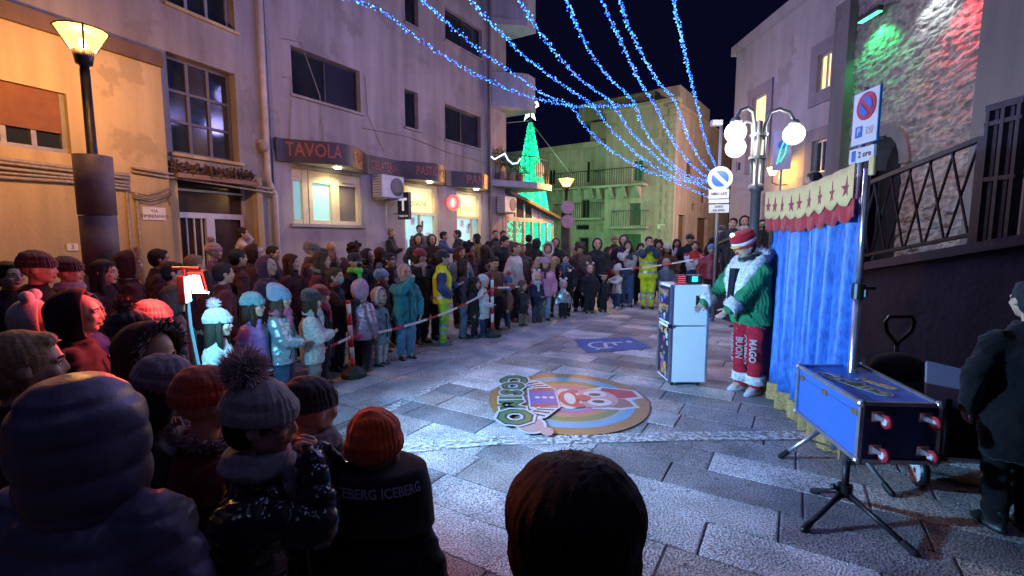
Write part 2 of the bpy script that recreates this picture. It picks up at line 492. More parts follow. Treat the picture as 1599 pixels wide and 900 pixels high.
# hair
def ridge_post(amp, seed):
    def f(me):
        c = get_co(me); n = get_no(me); r = np.random.default_rng(seed)
        th = np.arctan2(c[:, 0], c[:, 1] + .05); d = np.zeros(len(c))
        for k in (19, 37, 53): d += np.sin(th * k + r.uniform(0, 6) + 2.2 * np.sin(c[:, 2] * r.uniform(3, 6) + r.uniform(0, 6)))
        set_co(me, c + n * (d * amp / 3)[:, None])
    return f
def hair_cap(mb, k=1.0): mb.ell((0, -.10, .135), (.415 * k, .445 * k, .425 * k), 20, 14); mb.ell((0, -.2, -.05), (.37 * k, .32 * k, .36), 16, 10); mb.ell((0, .16, .36), (.27, .2, .13), 12, 8); return mb
tpl("hair_short", hair_cap(MB()), .03, 1, ridge_post(.012, 1))
mb = hair_cap(MB(), 1.04); mb.loft([(.1, 0, -.14, .42, .36), (-.3, 0, -.22, .46, .3), (-.75, 0, -.26, .44, .24), (-1.15, 0, -.3, .36, .16), (-1.3, 0, -.3, .2, .08)], 18)
for s in (-1, 1): mb.tube([(s * .33, .12, .2), (s * .41, .08, -.15), (s * .42, .1, -.6), (s * .36, .16, -1.05)], [.08, .12, .13, .05], 8)
tpl("hair_long", mb, .035, 2, ridge_post(.016, 2))
mb = hair_cap(MB(), 1.06); mb.loft([(.15, 0, -.12, .43, .4), (-.2, 0, -.16, .5, .36), (-.5, 0, -.18, .5, .33), (-.62, 0, -.18, .4, .26)], 18)
for s in (-1, 1): mb.tube([(s * .34, .12, .2), (s * .43, .08, -.15), (s * .44, .08, -.48)], [.08, .12, .08], 8)
tpl("hair_bob", mb, .035, 2, ridge_post(.012, 3))
mb = MB(); mb.ell((0, -.08, .08), (.57, .54, .48), 28, 18); mb.ell((-.19, -.06, .28), (.27, .32, .255), 14, 10); mb.ell((.15, -.06, .29), (.30, .32, .265), 14, 10); mb.loft([(.1, 0, -.1, .52, .48), (-.25, 0, -.14, .54, .44), (-.5, 0, -.17, .45, .36), (-.7, 0, -.18, .34, .24)], 22)
tpl("hair_round", mb, .03, 2, ridge_post(.01, 6))
mb = MB(); qz = [-1.0 + 1.66 * i / 48 for i in range(49)]; prof_ = [(-1.0, .56, .5), (-.8, .64, .55), (-.4, .66, .58), (-.05, .66, .61), (.22, .61, .59), (.42, .49, .50), (.57, .32, .35), (.66, .06, .06)]
lv = []
for z in qz:
    for (z0_, a0_, b0_), (z1_, a1_, b1_) in zip(prof_, prof_[1:]):
        if z0_ <= z <= z1_ + 1e-6: f = (z - z0_) / (z1_ - z0_); f = f * f * (3 - 2 * f) * .4 + f * .6; q = 1 + .085 * (abs(math.sin((z + .05) * 8.2)) ** .4 - .75); lv.append((z, 0, -.1, (a0_ + (a1_ - a0_) * f) * q, (b0_ + (b1_ - b0_) * f) * q)); break
mb.loft(lv, 40)
def hood_hole(me):
    disp_noise(me, .018, 7, 12)
    bm = bmesh.new(); bm.from_mesh(me); bmesh.ops.delete(bm, geom=[f for f in bm.faces if f.calc_center_median().y > .3 and abs(f.calc_center_median().x) < .32 and -.48 < f.calc_center_median().z < .36], context='FACES'); bm.to_mesh(me); bm.free()
tpl("hood_big", mb, .025, 1, hood_hole)
mb = hair_cap(MB(), 1.1); r_ = random.Random(4)
for _ in range(46):
    a = r_.uniform(0, 6.28); z = r_.uniform(-.5, .5); q = .46 * math.sqrt(max(.15, 1 - (z * 1.4) ** 2)); x, y = q * math.cos(a), q * math.sin(a) - .12
    if y > .12 and z < .25: continue
    mb.ell((x, y, z + .1), r_.uniform(.12, .2), 8, 6)
tpl("hair_curly", mb, .045, 1, lambda me: disp_noise(me, .03, 18, 7))
mb = hair_cap(MB(), 1.0); mb.ell((0, -.42, .45), (.2, .2, .19), 12, 8); tpl("hair_bun", mb, .035, 1, ridge_post(.02, 8))
# hood: shell open to the face
def hood_rings(k=1.0, quilt=0.0, deep=1.0, open_=112, n=26, drop=.12):
    rs = []
    m = 13
    for i in range(m + 1):
        t = R(open_) * i / m + .02
        ring = []
        for j in range(n):
            a = 2 * math.pi * j / n
            x = .52 * k * math.sin(t) * math.cos(a); z = .60 * k * math.sin(t) * math.sin(a); y = -.08 - .60 * k * deep * math.cos(t)
            q = 1 + quilt * (abs(math.sin((z + .1) * 10.5)) ** .6 - .5)
            if z < -.2: x *= 1 + .25 * (-z - .2); 
            ring.append((x * q, y * q if y < 0 else y, z * q + .04 - (drop if z < -.2 else 0)))
        rs.append(ring)
    inner = [[(x * .90, y * .9 + .02, z * .90) for x, y, z in r] for r in reversed(rs)]
    return rs + inner
mb = MB(); mb.rings(hood_rings(), True); tpl("hood", mb, .035, 2, lambda me: disp_noise(me, .015, 9, 9))
mb = MB(); mb.rings(hood_rings(1.14, .11, 1.0, 104, 40), True); tpl("hood_quilted", mb, .025, 1, lambda me: disp_noise(me, .015, 9, 10))
# hood lying down behind the neck
mb = MB(); mb.ell((0, -.42, -.62), (.55, .3, .26), 16, 10); mb.torus((0, -.15, -.66), .42, .13, 20, 8); tpl("hood_down", mb, .04, 2, lambda me: disp_noise(me, .02, 9, 11))
def fur_ring(k, n, ln, seed, down=False):
    rr = np.random.default_rng(seed); mb = MB()
    pts = []
    for i in range(n):
        a = rr.uniform(0, 2 * math.pi)
        if down: c = Vector((.46 * math.cos(a), -.2 + .36 * math.sin(a), -.56 - .12 * math.sin(a)))
        else: c = Vector((.5 * k * math.cos(a), .17, .04 + .56 * k * math.sin(a) - (.1 if math.sin(a) < -.3 else 0)))
        d = (Vector((c.x, (c.y + .2) if down else .22, c.z - .04 if not down else .25)) + Vector(rr.normal(size=3)) * .3).normalized()
        c += Vector(rr.normal(size=3)) * .035
        u = d.orthogonal().normalized(); v = d.cross(u); q = .035
        t = c + d * ln * rr.uniform(.5, 1)
        mb.add([tuple(c + u * q), tuple(c - u * q * .5 + v * q * .8), tuple(c - u * q * .5 - v * q * .8), tuple(t)], [(0, 1, 3), (1, 2, 3), (2, 0, 3)])
    mb.smooth = True
    if not down:
        mb.tube([(.5 * k * math.cos(a), .16, .04 + .56 * k * math.sin(a) - (.1 if math.sin(a) < -.3 else 0)) for a in [2 * math.pi * i / 24 for i in range(25)]], .075, 8)
    else:
        mb.tube([(.46 * math.cos(a), -.2 + .36 * math.sin(a), -.56 - .12 * math.sin(a)) for a in [2 * math.pi * i / 24 for i in range(25)]], .09, 8)
    return mb
TPL_MESH["fur_trim"] = fur_ring(1.0, 420, .2, 12).mesh("fur_trim", [SKIN])
TPL_MESH["fur_collar"] = fur_ring(1.0, 380, .2, 13, True).mesh("fur_collar", [SKIN])
# balaclava, scarf, face mask
def bal():
    mb = MB(); mb.rings(hood_rings(.84, 0, .9, 118, 24, .02), True); mb.cap((0, -.08, -.45), .28, (0, -.1, -.66), .36); return mb
tpl("balaclava", bal(), .03, 2)
mb = MB(); mb.torus((0, -.05, -.5), .33, .13, 22, 8); mb.torus((0, -.03, -.62), .38, .13, 22, 8); mb.tube([(.1, .3, -.55), (.13, .42, -.9), (.12, .40, -1.4)], [.1, .13, .12], 8); tpl("scarf", mb, .04, 1, lambda me: disp_noise(me, .02, 12, 14))
mb = MB(); mb.ell((0, .3, -.22), (.22, .16, .19), 14, 10); tpl("face_mask", mb, .03, 1)
mb = MB(); mb.smooth = True
for s in (-1, 1):
    mb.torus((s * .15, .405, -.0), .105, .014, 16, 5, axis='y'); mb.tube([(s * .25, .39, .02), (s * .37, .1, .02), (s * .39, -.03, .0)], .011, 5)
mb.tube([(-.05, .42, .01), (.05, .42, .01)], .012, 5)
TPL_MESH["glasses"] = mb.mesh("glasses", [SKIN])
# shoes: unit length 1 along +Y, ankle at origin side
mb = MB(); mb.loft([(0, 0, .18, .18, .5), (.09, 0, .18, .185, .51), (.1, 0, .17, .16, .47), (.24, 0, .1, .15, .38), (.36, 0, -.08, .15, .2), (.55, 0, -.1, .15, .17)], 16)
tpl("shoe", mb, .03, 2)
mb = MB(); mb.loft([(0, 0, .18, .18, .5), (.09, 0, .18, .185, .51), (.1, 0, .17, .16, .47), (.26, 0, .1, .16, .38), (.4, 0, -.06, .17, .22), (1.0, 0, -.08, .19, .2), (1.1, 0, -.08, .2, .21)], 16)
tpl("boot", mb, .035, 2)
flush()
for k, o in list(TPL.items()):
    TPL_MESH[k] = o.data; bpy.data.objects.remove(o)
HEADM = {}
for k, o in list(HEADS.items()):
    HEADM[k] = o.data; bpy.data.objects.remove(o)

def wear(kind, name, m, parent, M):
    o = bpy.data.objects.new(name, TPL_MESH[kind]); COL.objects.link(o)
    o.parent = parent; o.matrix_local = M
    s = o.material_slots[0]; s.link = 'OBJECT'; s.material = m
    return o

def ik(S, W, a, b, pole):
    S, W, pole = Vector(S), Vector(W), Vector(pole); d = W - S; L = min(d.length, (a + b) * .995)
    if L < 1e-4: L = 1e-4
    n = d.normalized(); W = S + n * L
    x = (a * a - b * b + L * L) / (2 * L); hgt = math.sqrt(max(0, a * a - x * x))
    q = pole - n * pole.dot(n)
    return S + n * x + q.normalized() * hgt, W

POSES = {  # wrist target in shoulder-relative fractions of height, mirrored for the left side (x outward)
    'down': (.055, .03, -.305), 'pocket': (-.01, .09, -.235), 'clasp': (-.10, .155, -.20), 'phone': (-.085, .2, .085), 'mouth': (-.095, .13, .055),
    'chest': (-.09, .15, -.06), 'cross': (-.14, .12, -.12), 'fwd': (-.03, .27, -.08), 'belly': (-.085, .17, -.15), 'hat': (-.05, .08, .16), 'hip': (.08, .02, -.2)}
NP = [0]
def person(x, y, z0, h, face, label, group="people watching the show", jacket=('plain', (.03, .03, .035)), legs=(.03, .03, .04), shoes=(.03, .03, .03), pose=('down', 'down'),
           hair=None, hairc=(.03, .02, .015), hat=None, hatc=(.03, .03, .035), pom=None, hood=None, trim=None, scarf=None, mask=None, glasses=None, head=(0, 0), child=None,
           hem=.46, fat=1.0, far=False, vox=None, gloves=None, collar=True, zones=None, sleeve=None, extra_mats=None, stride=0.0, lean=0.0, boot=False, noleg=False, skirt=None, cat="person", puff=None, handp=('relaxed', 'relaxed'), wide=0.0, tall=1.0):
    NP[0] += 1; seed = NP[0] * 13 + 5
    rr = random.Random(seed)
    if child is None: child = h < 1.42
    Hd = .16 + .043 * h if child else .145 + .05 * h
    if child: Hd *= 1.0
    k = h
    sh = h - Hd * 1.42               # shoulder height
    sw = (.112 if not child else .108) * h * (.97 + .06 * rr.random()) + wide
    hip = .5 * h if not child else .47 * h
    ua, fa = .165 * h, .145 * h
    T = Vector((0, math.sin(lean), 0))
    def up(p):   # lean forward about the hips
        p = Vector(p); dz = p.z - hip
        if dz <= 0 or lean == 0: return p
        return Vector((p.x, p.y * math.cos(lean) + dz * math.sin(lean), hip + dz * math.cos(lean) - p.y * math.sin(lean)))
    vx = vox or (.02 if far else .013)
    # --- body core: one continuous mesh from neck to ankles
    b = MB()
    hc = up((0, .02 * h, h - Hd * .5))
    nb = up((0, 0, sh - .02 * h))
    b.cap(nb, Hd * .22, hc + Vector((0, -.1 * Hd, -.3 * Hd)), Hd * .2)
    b.cap(up((0, 0, hip + .02 * h)), .07 * h, up((0, 0, sh - .09 * h)), .075 * h, 12)
    arms = []
    for s, ps in ((1, pose[0]), (-1, pose[1])):   # +x is the person's right when facing +Y ... kept as first entry
        S = up((s * sw, 0, sh - .025 * h))
        t = POSES[ps] if isinstance(ps, str) else ps
        Wt = Vector((s * sw + s * t[0] * h, t[1] * h, sh + t[2] * h)); Wt = up(Wt) if lean else Wt
        polev = (s * 1.0, -.55, -.9) if ps not in ('phone', 'mouth', 'hat') else (s * .9, .1, -1.2)
        E, W = ik(S, Wt, ua, fa, polev)
        arms.append((S, E, W, ps, s))
        b.cap(up((s * .05 * h, 0, sh - .04 * h)), .035 * h, S, .035 * h); b.cap(S, .034 * h, E, .027 * h); b.cap(E, .026 * h, W, .019 * h)
    lx = .052 * h
    legp = []
    for s in (1, -1):
        H = Vector((s * lx, 0, hip)); A = Vector((s * lx * 1.05, s * stride * .5, .045 * h)); K = (H + A) / 2 + Vector((s * .004, .02 * h, .01 * h))
        legp.append((H, K, A))
        b.cap(H, .06 * h, K, .04 * h); b.cap(K, .038 * h, A, .024 * h); b.cap(A, .024 * h, A + Vector((0, .05 * h, -.02 * h)), .02 * h)
    HM = Matrix.Translation(hc) @ Matrix.Rotation(R(head[0]), 4, 'Z') @ Matrix.Rotation(-R(head[1]), 4, 'X') @ Matrix.Scale(Hd, 4)
    HMs = HM @ Matrix.Diagonal((rr.uniform(.95, 1.03), 1, rr.uniform(.98, 1.02), 1))
    hands = []
    for i, (S, E, W, ps, s) in enumerate(arms):
        d = (W - E).normalized()
        if ps == 'pocket': continue
        side = Vector((-s, 0, 0)) if ps in ('down', 'hip') else (Vector((0, 0, 1)) if ps in ('clasp', 'cross', 'belly') else Vector((-s * .3, -.6, .6)))
        zax = -(side - d * side.dot(d)).normalized()   # palm faces -Z
        xax = d.cross(zax)
        if s < 0: pass
        Q = Matrix((xax, d, zax)).transposed().to_4x4()
        mir = Matrix.Diagonal((1 if xax.y > 0 or ps not in ('down', 'hip') else -1, 1, 1, 1))
        hands.append((handp[i] if ps not in ('phone', 'mouth') else 'grip', Matrix.Translation(W) @ Q @ mir @ Matrix.Scale(.098 * h, 4)))
    hm = HEADM[("child" if child else "adult") + ("_far" if far else "")]
    gl = len(HEADMATS)
    def post(me):
        bm = bmesh.new(); bm.from_mesh(me)
        tmp = hm.copy(); tmp.transform(HMs); bm.from_mesh(tmp); bpy.data.meshes.remove(tmp)
        n0 = len(bm.faces)
        for hk, M in hands:
            tmp = HANDS[hk].copy(); tmp.transform(M); bm.from_mesh(tmp); bpy.data.meshes.remove(tmp)
        if gloves:
            bm.faces.ensure_lookup_table()
            for f in bm.faces[n0:]: f.material_index = gl
        bmesh.ops.recalc_face_normals(bm, faces=bm.faces[:])
        bm.to_mesh(me); bm.free()
    mats = list(HEADMATS)
    if rr.random() < .5: mats[0] = SKIN_W
    if gloves: mats.append(knit(gloves))
    root = remesh(b, "person", mats, None, vx * 1.15, 2, post)
    root.location = (x, y, z0); root.rotation_euler = (0, 0, R(face - 90))
    tag(root, label, cat, group)
    # --- jacket
    style, jc = jacket
    pad = {'plain': .012, 'puffer': .02, 'wool': .015, 'coat': .014, 'shiny': .02, 'fur': .022, 'metal': .018, 'hivis': .014}[style] * (1.25 if child else 1) * h * .6 + .006
    j = MB()
    he = hem * h
    fx = fat * (1.06 if child else 1)
    lv = [(he, .108 * fx, .082 * fx), (he + .02 * h, .112 * fx, .086 * fx)]
    if hem < .44: lv.append((.48 * h, .112 * fx, .088 * fx))
    lv += [(.56 * h, .104 * fx, .08 * fx), (.66 * h, .108 * fx, .084 * fx), (sh - .07 * h, .116 * fx, .086 * fx), (sh - .02 * h, .105, .07), (sh + .02 * h, .06, .055), (sh + .045 * h, .05, .05)]
    lv2 = sorted(lv)
    rs = []
    for z, rx, ry in lv2:
        n = 18; ring = []
        for i in range(n):
            a = 2 * math.pi * i / n
            ring.append(tuple(up(((rx * h + pad + (wide if z < sh else 0)) * math.cos(a), (ry * h + pad) * math.sin(a), z))))
        rs.append(ring)
    j.rings(rs, True)
    if collar and not hood:
        cz = up((0, 0, sh + .045 * h)); 
        for q in range(2): j.torus((cz.x, cz.y, cz.z - .012 * h + q * .022 * h), Hd * .27, Hd * .10, 16, 6)
    ar = .042 * h * (1.1 if child else 1) + pad * .75
    for S, E, W, ps, s in arms:
        sp = up((s * .06 * h, 0, sh - .03 * h))
        We = W - (W - E).normalized() * .005 * h
        j.cap(sp, ar * 1.02, S, ar * 1.06, 12); j.cap(S, ar * 1.06, E, ar * .92, 12); j.cap(E, ar * .92, We, ar * .74, 12, 2)
    jm = {'plain': fabric, 'puffer': puffer, 'wool': fabric, 'coat': fabric, 'shiny': lambda c: puffer(c, .2), 'fur': fur, 'metal': lambda c: mat("metallic_puffer_" + ck(c), c, .28, .55, var=.2, vscale=8, bump=.5, bscale=30, bdist=.02), 'hivis': fabric}[style](jc)
    jmats = [jm] + (extra_mats or [])
    A_ = puff if puff is not None else (.014 if style in ('puffer', 'shiny', 'metal') else 0)
    per = .062 if not child else .05
    def jpost(me):
        c = get_co(me).astype(float); nn = get_no(me)
        best = np.full(len(c), 9.0); sarm = np.zeros(len(c)); isarm = np.zeros(len(c), bool)
        for S, E, W, ps, s in arms:
            acc = 0
            for p, q in ((S, E), (E, W)):
                p = np.array(p); q = np.array(q); d = q - p; L = np.linalg.norm(d); t = np.clip(((c - p) @ d) / L ** 2, 0, 1)
                dist = np.linalg.norm(c - (p + t[:, None] * d), axis=1)
                ok = dist < best; best = np.where(ok, dist, best); sarm = np.where(ok, acc + t * L, sarm); acc += L
        isarm = (best < ar * 1.25) & (sarm > .01)
        s_ = np.where(isarm, sarm, c[:, 2])
        d = A_ * (np.abs(np.sin(math.pi * s_ / per)) ** .38 - .7)
        r2 = np.random.default_rng(seed)
        am = .0075 if style not in ('fur', 'puffer', 'shiny', 'metal') else .0045
        for fq in (9, 14, 24, 40):
            kk = r2.normal(size=3) * fq; d = d + am * (9 / fq) ** .5 * (.9 - 1.9 * np.abs(np.sin(c @ kk + r2.uniform(0, 6) + 1.7 * np.sin(c[:, 2] * fq * .8))) ** .7)
        set_co(me, c + nn * d[:, None])
        if zones or sleeve is not None:
            idx = np.zeros(len(me.polygons), np.int32)
            for p in me.polygons:
                v = p.vertices[0]
                if isarm[v]:
                    idx[p.index] = sleeve or 0
                else:
                    for fn, sl in (zones or []):
                        if fn(c[v, 0] / h, c[v, 1] / h, c[v, 2] / h): idx[p.index] = sl
            me.polygons.foreach_set('material_index', idx)
    remesh(j, {'coat': 'coat', 'fur': 'fur_coat', 'hivis': 'safety_jacket'}.get(style, 'jacket'), jmats, root, vx * 1.25, 2, jpost)
    # --- zip and pocket flaps on the front
    if not far and style not in ('fur',) and face is not None:
        zt0, zt1 = he + .02 * h, sh - .03 * h
        def fy(z):
            p = [(a, b) for a, _, b in lv2]; 
            for (z0_, r0_), (z1_, r1_) in zip(p, p[1:]):
                if z0_ <= z <= z1_: return (r0_ + (r1_ - r0_) * (z - z0_) / (z1_ - z0_)) * h + pad
            return .08 * h + pad
        q = MB(); zz = [zt0 + (zt1 - zt0) * i / 12 for i in range(13)]
        q.tube([tuple(up((.006, fy(z) + .008, z))) for z in zz], .009, 5); q.build("zip", mat("zip_metal", (.05, .05, .055), .4, .3), root, True)
        for s in (1, -1):
            zc = he + (zt1 - he) * .25; q = MB(); x0_ = s * .07 * h; yy = fy(zc) * .78
            q.tube([tuple(up((x0_ - s * .015 * h, yy + .02, zc + .03 * h))), tuple(up((x0_ + s * .012 * h, yy + .008, zc - .03 * h)))], .007, 5); q.build("pocket_seam", mat("zip_metal", (.05, .05, .055), .4, .3), root, True)
    # --- trousers and shoes
    if not noleg:
        t = MB(); lr = .052 * h * (1.08 if child else 1)
        t.ell((0, 0, hip + .01 * h), (.105 * h * fx, .08 * h * fx, .07 * h), 14, 8)
        for H, K, A in legp: t.cap(H, lr * 1.25, K, lr * .98, 12); t.cap(K, lr * .98, A + Vector((0, 0, .01 * h)), lr * .78, 12)
        tm = legs if not isinstance(legs, tuple) else fabric(legs)
        tm = tm if isinstance(tm, list) else [tm]
        def tpost(me):
            c = get_co(me).astype(float); nn = get_no(me); r2 = np.random.default_rng(seed + 1); d = 0
            for fq in (14, 26, 40):
                kk = r2.normal(size=3) * fq; d = d + .005 * np.sin(c @ kk + r2.uniform(0, 6) + 1.5 * np.sin(c[:, 2] * fq))
            set_co(me, c + nn * np.asarray(d)[:, None])
            if len(tm) > 1:
                for p in me.polygons:
                    z = p.center.z / h
                    if .13 < z < .17 or .2 < z < .24: p.material_index = 1
        remesh(t, "trousers", tm, root, vx * 1.3, 1, tpost)
        sm = mat("leather_" + ck(shoes), shoes, .45, var=.25, vscale=20, bump=.1, bscale=60)
        for (H, K, A), s in zip(legp, (1, -1)):
            M = Matrix.Translation((A.x, A.y - .005 * h, 0)) @ Matrix.Rotation(R(-8 * s), 4, 'Z') @ Matrix.Scale(.155 * h, 4)
            wear("boot" if boot else "shoe", "boot" if boot else "shoe", sm, root, M)
        if skirt:
            q = MB(); q.loft([(hip * .62, 0, 0, .14 * h, .12 * h), (hip * .9, 0, 0, .12 * h, .1 * h), (hip * 1.05, 0, 0, .1 * h, .08 * h)], 24); o = q.build("skirt", fabric(skirt), root, True)
    # --- head gear
    HW = HM @ Matrix.Rotation(R(rr.uniform(-4, 4)), 4, 'Y')
    if hair: wear("hair_" + hair, "hair", hairm(hairc), root, HW)
    if hat:
        o = wear(hat, {"cap_hat": "cap", "slouch": "beanie"}.get(hat, hat), knit(hatc) if hat != 'cap_hat' else fabric(hatc), root, HW @ Matrix.Diagonal((1.03, 1.03, 1.03 * tall, 1)))
        if pom:
            for sx in ((1, -1) if pom[0] == 'ear_pom' else (1,)): wear(pom[0], "pompom", fur(pom[1]), o, Matrix.Diagonal((sx, 1, 1, 1)))
    if hood:
        o = wear("hood_big" if hood == "big" else "hood_quilted" if style in ('puffer', 'shiny', 'metal') and hood is True else "hood", "hood", jm if hood in (True, "big") else fabric(hood), root, HW)
        if trim: wear("fur_trim", "fur_trim", fur(trim), o, Matrix())
    elif trim:
        wear("fur_collar", "fur_collar", fur(trim), root, HW)
    if scarf: wear("scarf", "scarf", knit(scarf), root, HM)
    if mask: wear("face_mask", "face_mask", fabric(mask), root, HM)
    if glasses: wear("glasses", "glasses", mat("frames_" + ck(glasses), glasses, .3), root, HM)
    root['_h'] = h
    return root, HM, h, arms
def P(px, yt, Y, label, **k):
    """a person whose crown stands at the given point of the place, feet on the ground (or on the level z0)"""
    z0 = k.pop('z0', 0.0); face = k.pop('face', None); hh = k.pop('h', None)
    p = atY(px, yt, Y)
    allow = .0
    if k.get('hat') in ('beanie', 'slouch'): allow = .03
    if k.get('hood'): allow = .025
    if k.get('hair') in ('long', 'bob', 'short', 'bun'): allow = .015
    if k.get('hair') == 'curly': allow = .03
    if k.get('hair') == 'round': allow = .028
    if k.get('hood') == 'big': allow = .05
    if k.get('pom'): allow = .085
    h = hh or (p.z - z0 - allow)
    if face is None:
        face = math.degrees(math.atan2(5.0 - p.y, 1.9 - p.x))
        face += random.Random(int(px * 7 + yt)).uniform(-12, 12)
    k.setdefault('far', Y > 8.5)
    return person(p.x, p.y, z0, h, face, label, **k)
# ------------------------------------------------------------------ facade frames: u along the wall, v out of it, z up
class FR:
    def __init__(s, o, d):
        L = math.hypot(*d); s.o = o; s.d = (d[0] / L, d[1] / L); s.n = (s.d[1], -s.d[0])
    def pt(s, u, v, z): return (s.o[0] + s.d[0] * u + s.n[0] * v, s.o[1] + s.d[1] * u + s.n[1] * v, z)
    def hit(s, px, py, v=0.0):
        r = ray(px, py)
        ox, oy = s.o[0] + s.n[0] * v, s.o[1] + s.n[1] * v
        t = (ox * s.n[0] + oy * s.n[1]) / (r[0] * s.n[0] + r[1] * s.n[1])
        x, y = r[0] * t, r[1] * t
        return ((x - ox) * s.d[0] + (y - oy) * s.d[1], CAMH + r[2] * t)
    def rect(s, x0, y0, x1, y1, v=0.0):
        a = s.hit(x0, y0, v); b = s.hit(x1, y1, v)
        return (min(a[0], b[0]), max(a[0], b[0]), min(a[1], b[1]), max(a[1], b[1]))
    def box(s, mb, u0, u1, v0, v1, z0, z1):
        mb.hexa([s.pt(u0, v1, z0), s.pt(u1, v1, z0), s.pt(u1, v0, z0), s.pt(u0, v0, z0), s.pt(u0, v1, z1), s.pt(u1, v1, z1), s.pt(u1, v0, z1), s.pt(u0, v0, z1)])
    def M(s, u, v, z):   # lettering plane: x along u, y up, z out of the wall
        m = Matrix(((s.d[0], 0, s.n[0], 0), (s.d[1], 0, s.n[1], 0), (0, 1, 0, 0), (0, 0, 0, 1)))
        return Matrix.Translation(s.pt(u, v, z)) @ m
def wbuild(mb, name, mats, parent=None, smooth=False):
    o = mb.build(name, mats, parent, smooth)
    if parent is not None:
        mw = parent.matrix_basis.copy(); q = parent.parent
        if q is None: o.matrix_parent_inverse = mw.inverted()
    return o
def wall(fr, u0, u1, z0, z1, vf, vb, holes):
    us = sorted(set([u0, u1] + [c for h in holes for c in h[:2] if u0 < c < u1])); zs = sorted(set([z0, z1] + [c for h in holes for c in h[2:4] if z0 < c < z1]))
    mb = MB(); idx = {}
    def vid(i, k, f):
        key = (i, k, f)
        if key not in idx:
            idx[key] = len(mb.v); mb.v.append(fr.pt(us[i], vf if f else vb, zs[k]))
        return idx[key]
    nu, nz = len(us) - 1, len(zs) - 1
    def solid(i, k):
        if i < 0 or k < 0 or i >= nu or k >= nz: return False
        cu, cz = (us[i] + us[i + 1]) / 2, (zs[k] + zs[k + 1]) / 2
        return not any(h[0] < cu < h[1] and h[2] < cz < h[3] for h in holes)
    def face(*a): mb.f.append(tuple(a)); mb.mi.append(0); mb.sm.append(False)
    for i in range(nu):
        for k in range(nz):
            if not solid(i, k): continue
            face(vid(i, k, 1), vid(i + 1, k, 1), vid(i + 1, k + 1, 1), vid(i, k + 1, 1)); face(vid(i, k, 0), vid(i, k + 1, 0), vid(i + 1, k + 1, 0), vid(i + 1, k, 0))
            if not solid(i - 1, k): face(vid(i, k, 0), vid(i, k, 1), vid(i, k + 1, 1), vid(i, k + 1, 0))
            if not solid(i + 1, k): face(vid(i + 1, k, 1), vid(i + 1, k, 0), vid(i + 1, k + 1, 0), vid(i + 1, k + 1, 1))
            if not solid(i, k - 1): face(vid(i, k, 1), vid(i, k, 0), vid(i + 1, k, 0), vid(i + 1, k, 1))
            if not solid(i, k + 1): face(vid(i, k + 1, 0), vid(i, k + 1, 1), vid(i + 1, k + 1, 1), vid(i + 1, k + 1, 0))
    return mb
def window(fr, parent, r, v, nx=2, rows=1, fm=None, pm=None, fw=.05, sill=None, depth=.12, name='window', heavy=None, shutter=None):
    u0, u1, z0, z1 = r
    mb = MB(); vb, vf = v - depth - .04, v - depth + .03
    fr.box(mb, u0 + .002, u1 - .002, vb, vf, z0 + .002, z0 + fw); fr.box(mb, u0 + .002, u1 - .002, vb, vf, z1 - fw, z1 - .002)
    fr.box(mb, u0 + .002, u0 + fw, vb, vf, z0 + fw, z1 - fw); fr.box(mb, u1 - fw, u1 - .002, vb, vf, z0 + fw, z1 - fw)
    cu = [u0 + fw + (u1 - u0 - 2 * fw) * i / nx for i in range(nx + 1)]; cz = [z0 + fw + (z1 - z0 - 2 * fw) * i / rows for i in range(rows + 1)]
    for c in cu[1:-1]: fr.box(mb, c - fw * .45, c + fw * .45, vb + .003, vf - .003, z0 + fw, z1 - fw)
    for c in cz[1:-1]: fr.box(mb, u0 + fw, u1 - fw, vb + .006, vf - .006, c - fw * .4, c + fw * .4)
    o = wbuild(mb, name, fm, parent)
    for i in range(nx):
        for k in range(rows):
            p = MB(); fr.box(p, cu[i] - .004, cu[i + 1] + .004, v - depth - .016, v - depth - .006, cz[k] - .004, cz[k + 1] + .004)
            q = p.build('pane', pm[(i + k) % len(pm)] if isinstance(pm, list) else pm, o); q.matrix_parent_inverse = parent.matrix_basis.inverted() if False else Matrix()
    if sill:
        p = MB(); fr.box(p, u0 - .06, u1 + .06, v - .1, v + .06, z0 - .06, z0 - .003); p.build('sill', sill, o)
    return o
def tubeobj(pts, r, name, m, parent, n=8):
    mb = MB(); mb.tube(pts, r, n); return wbuild(mb, name, m, parent, True)

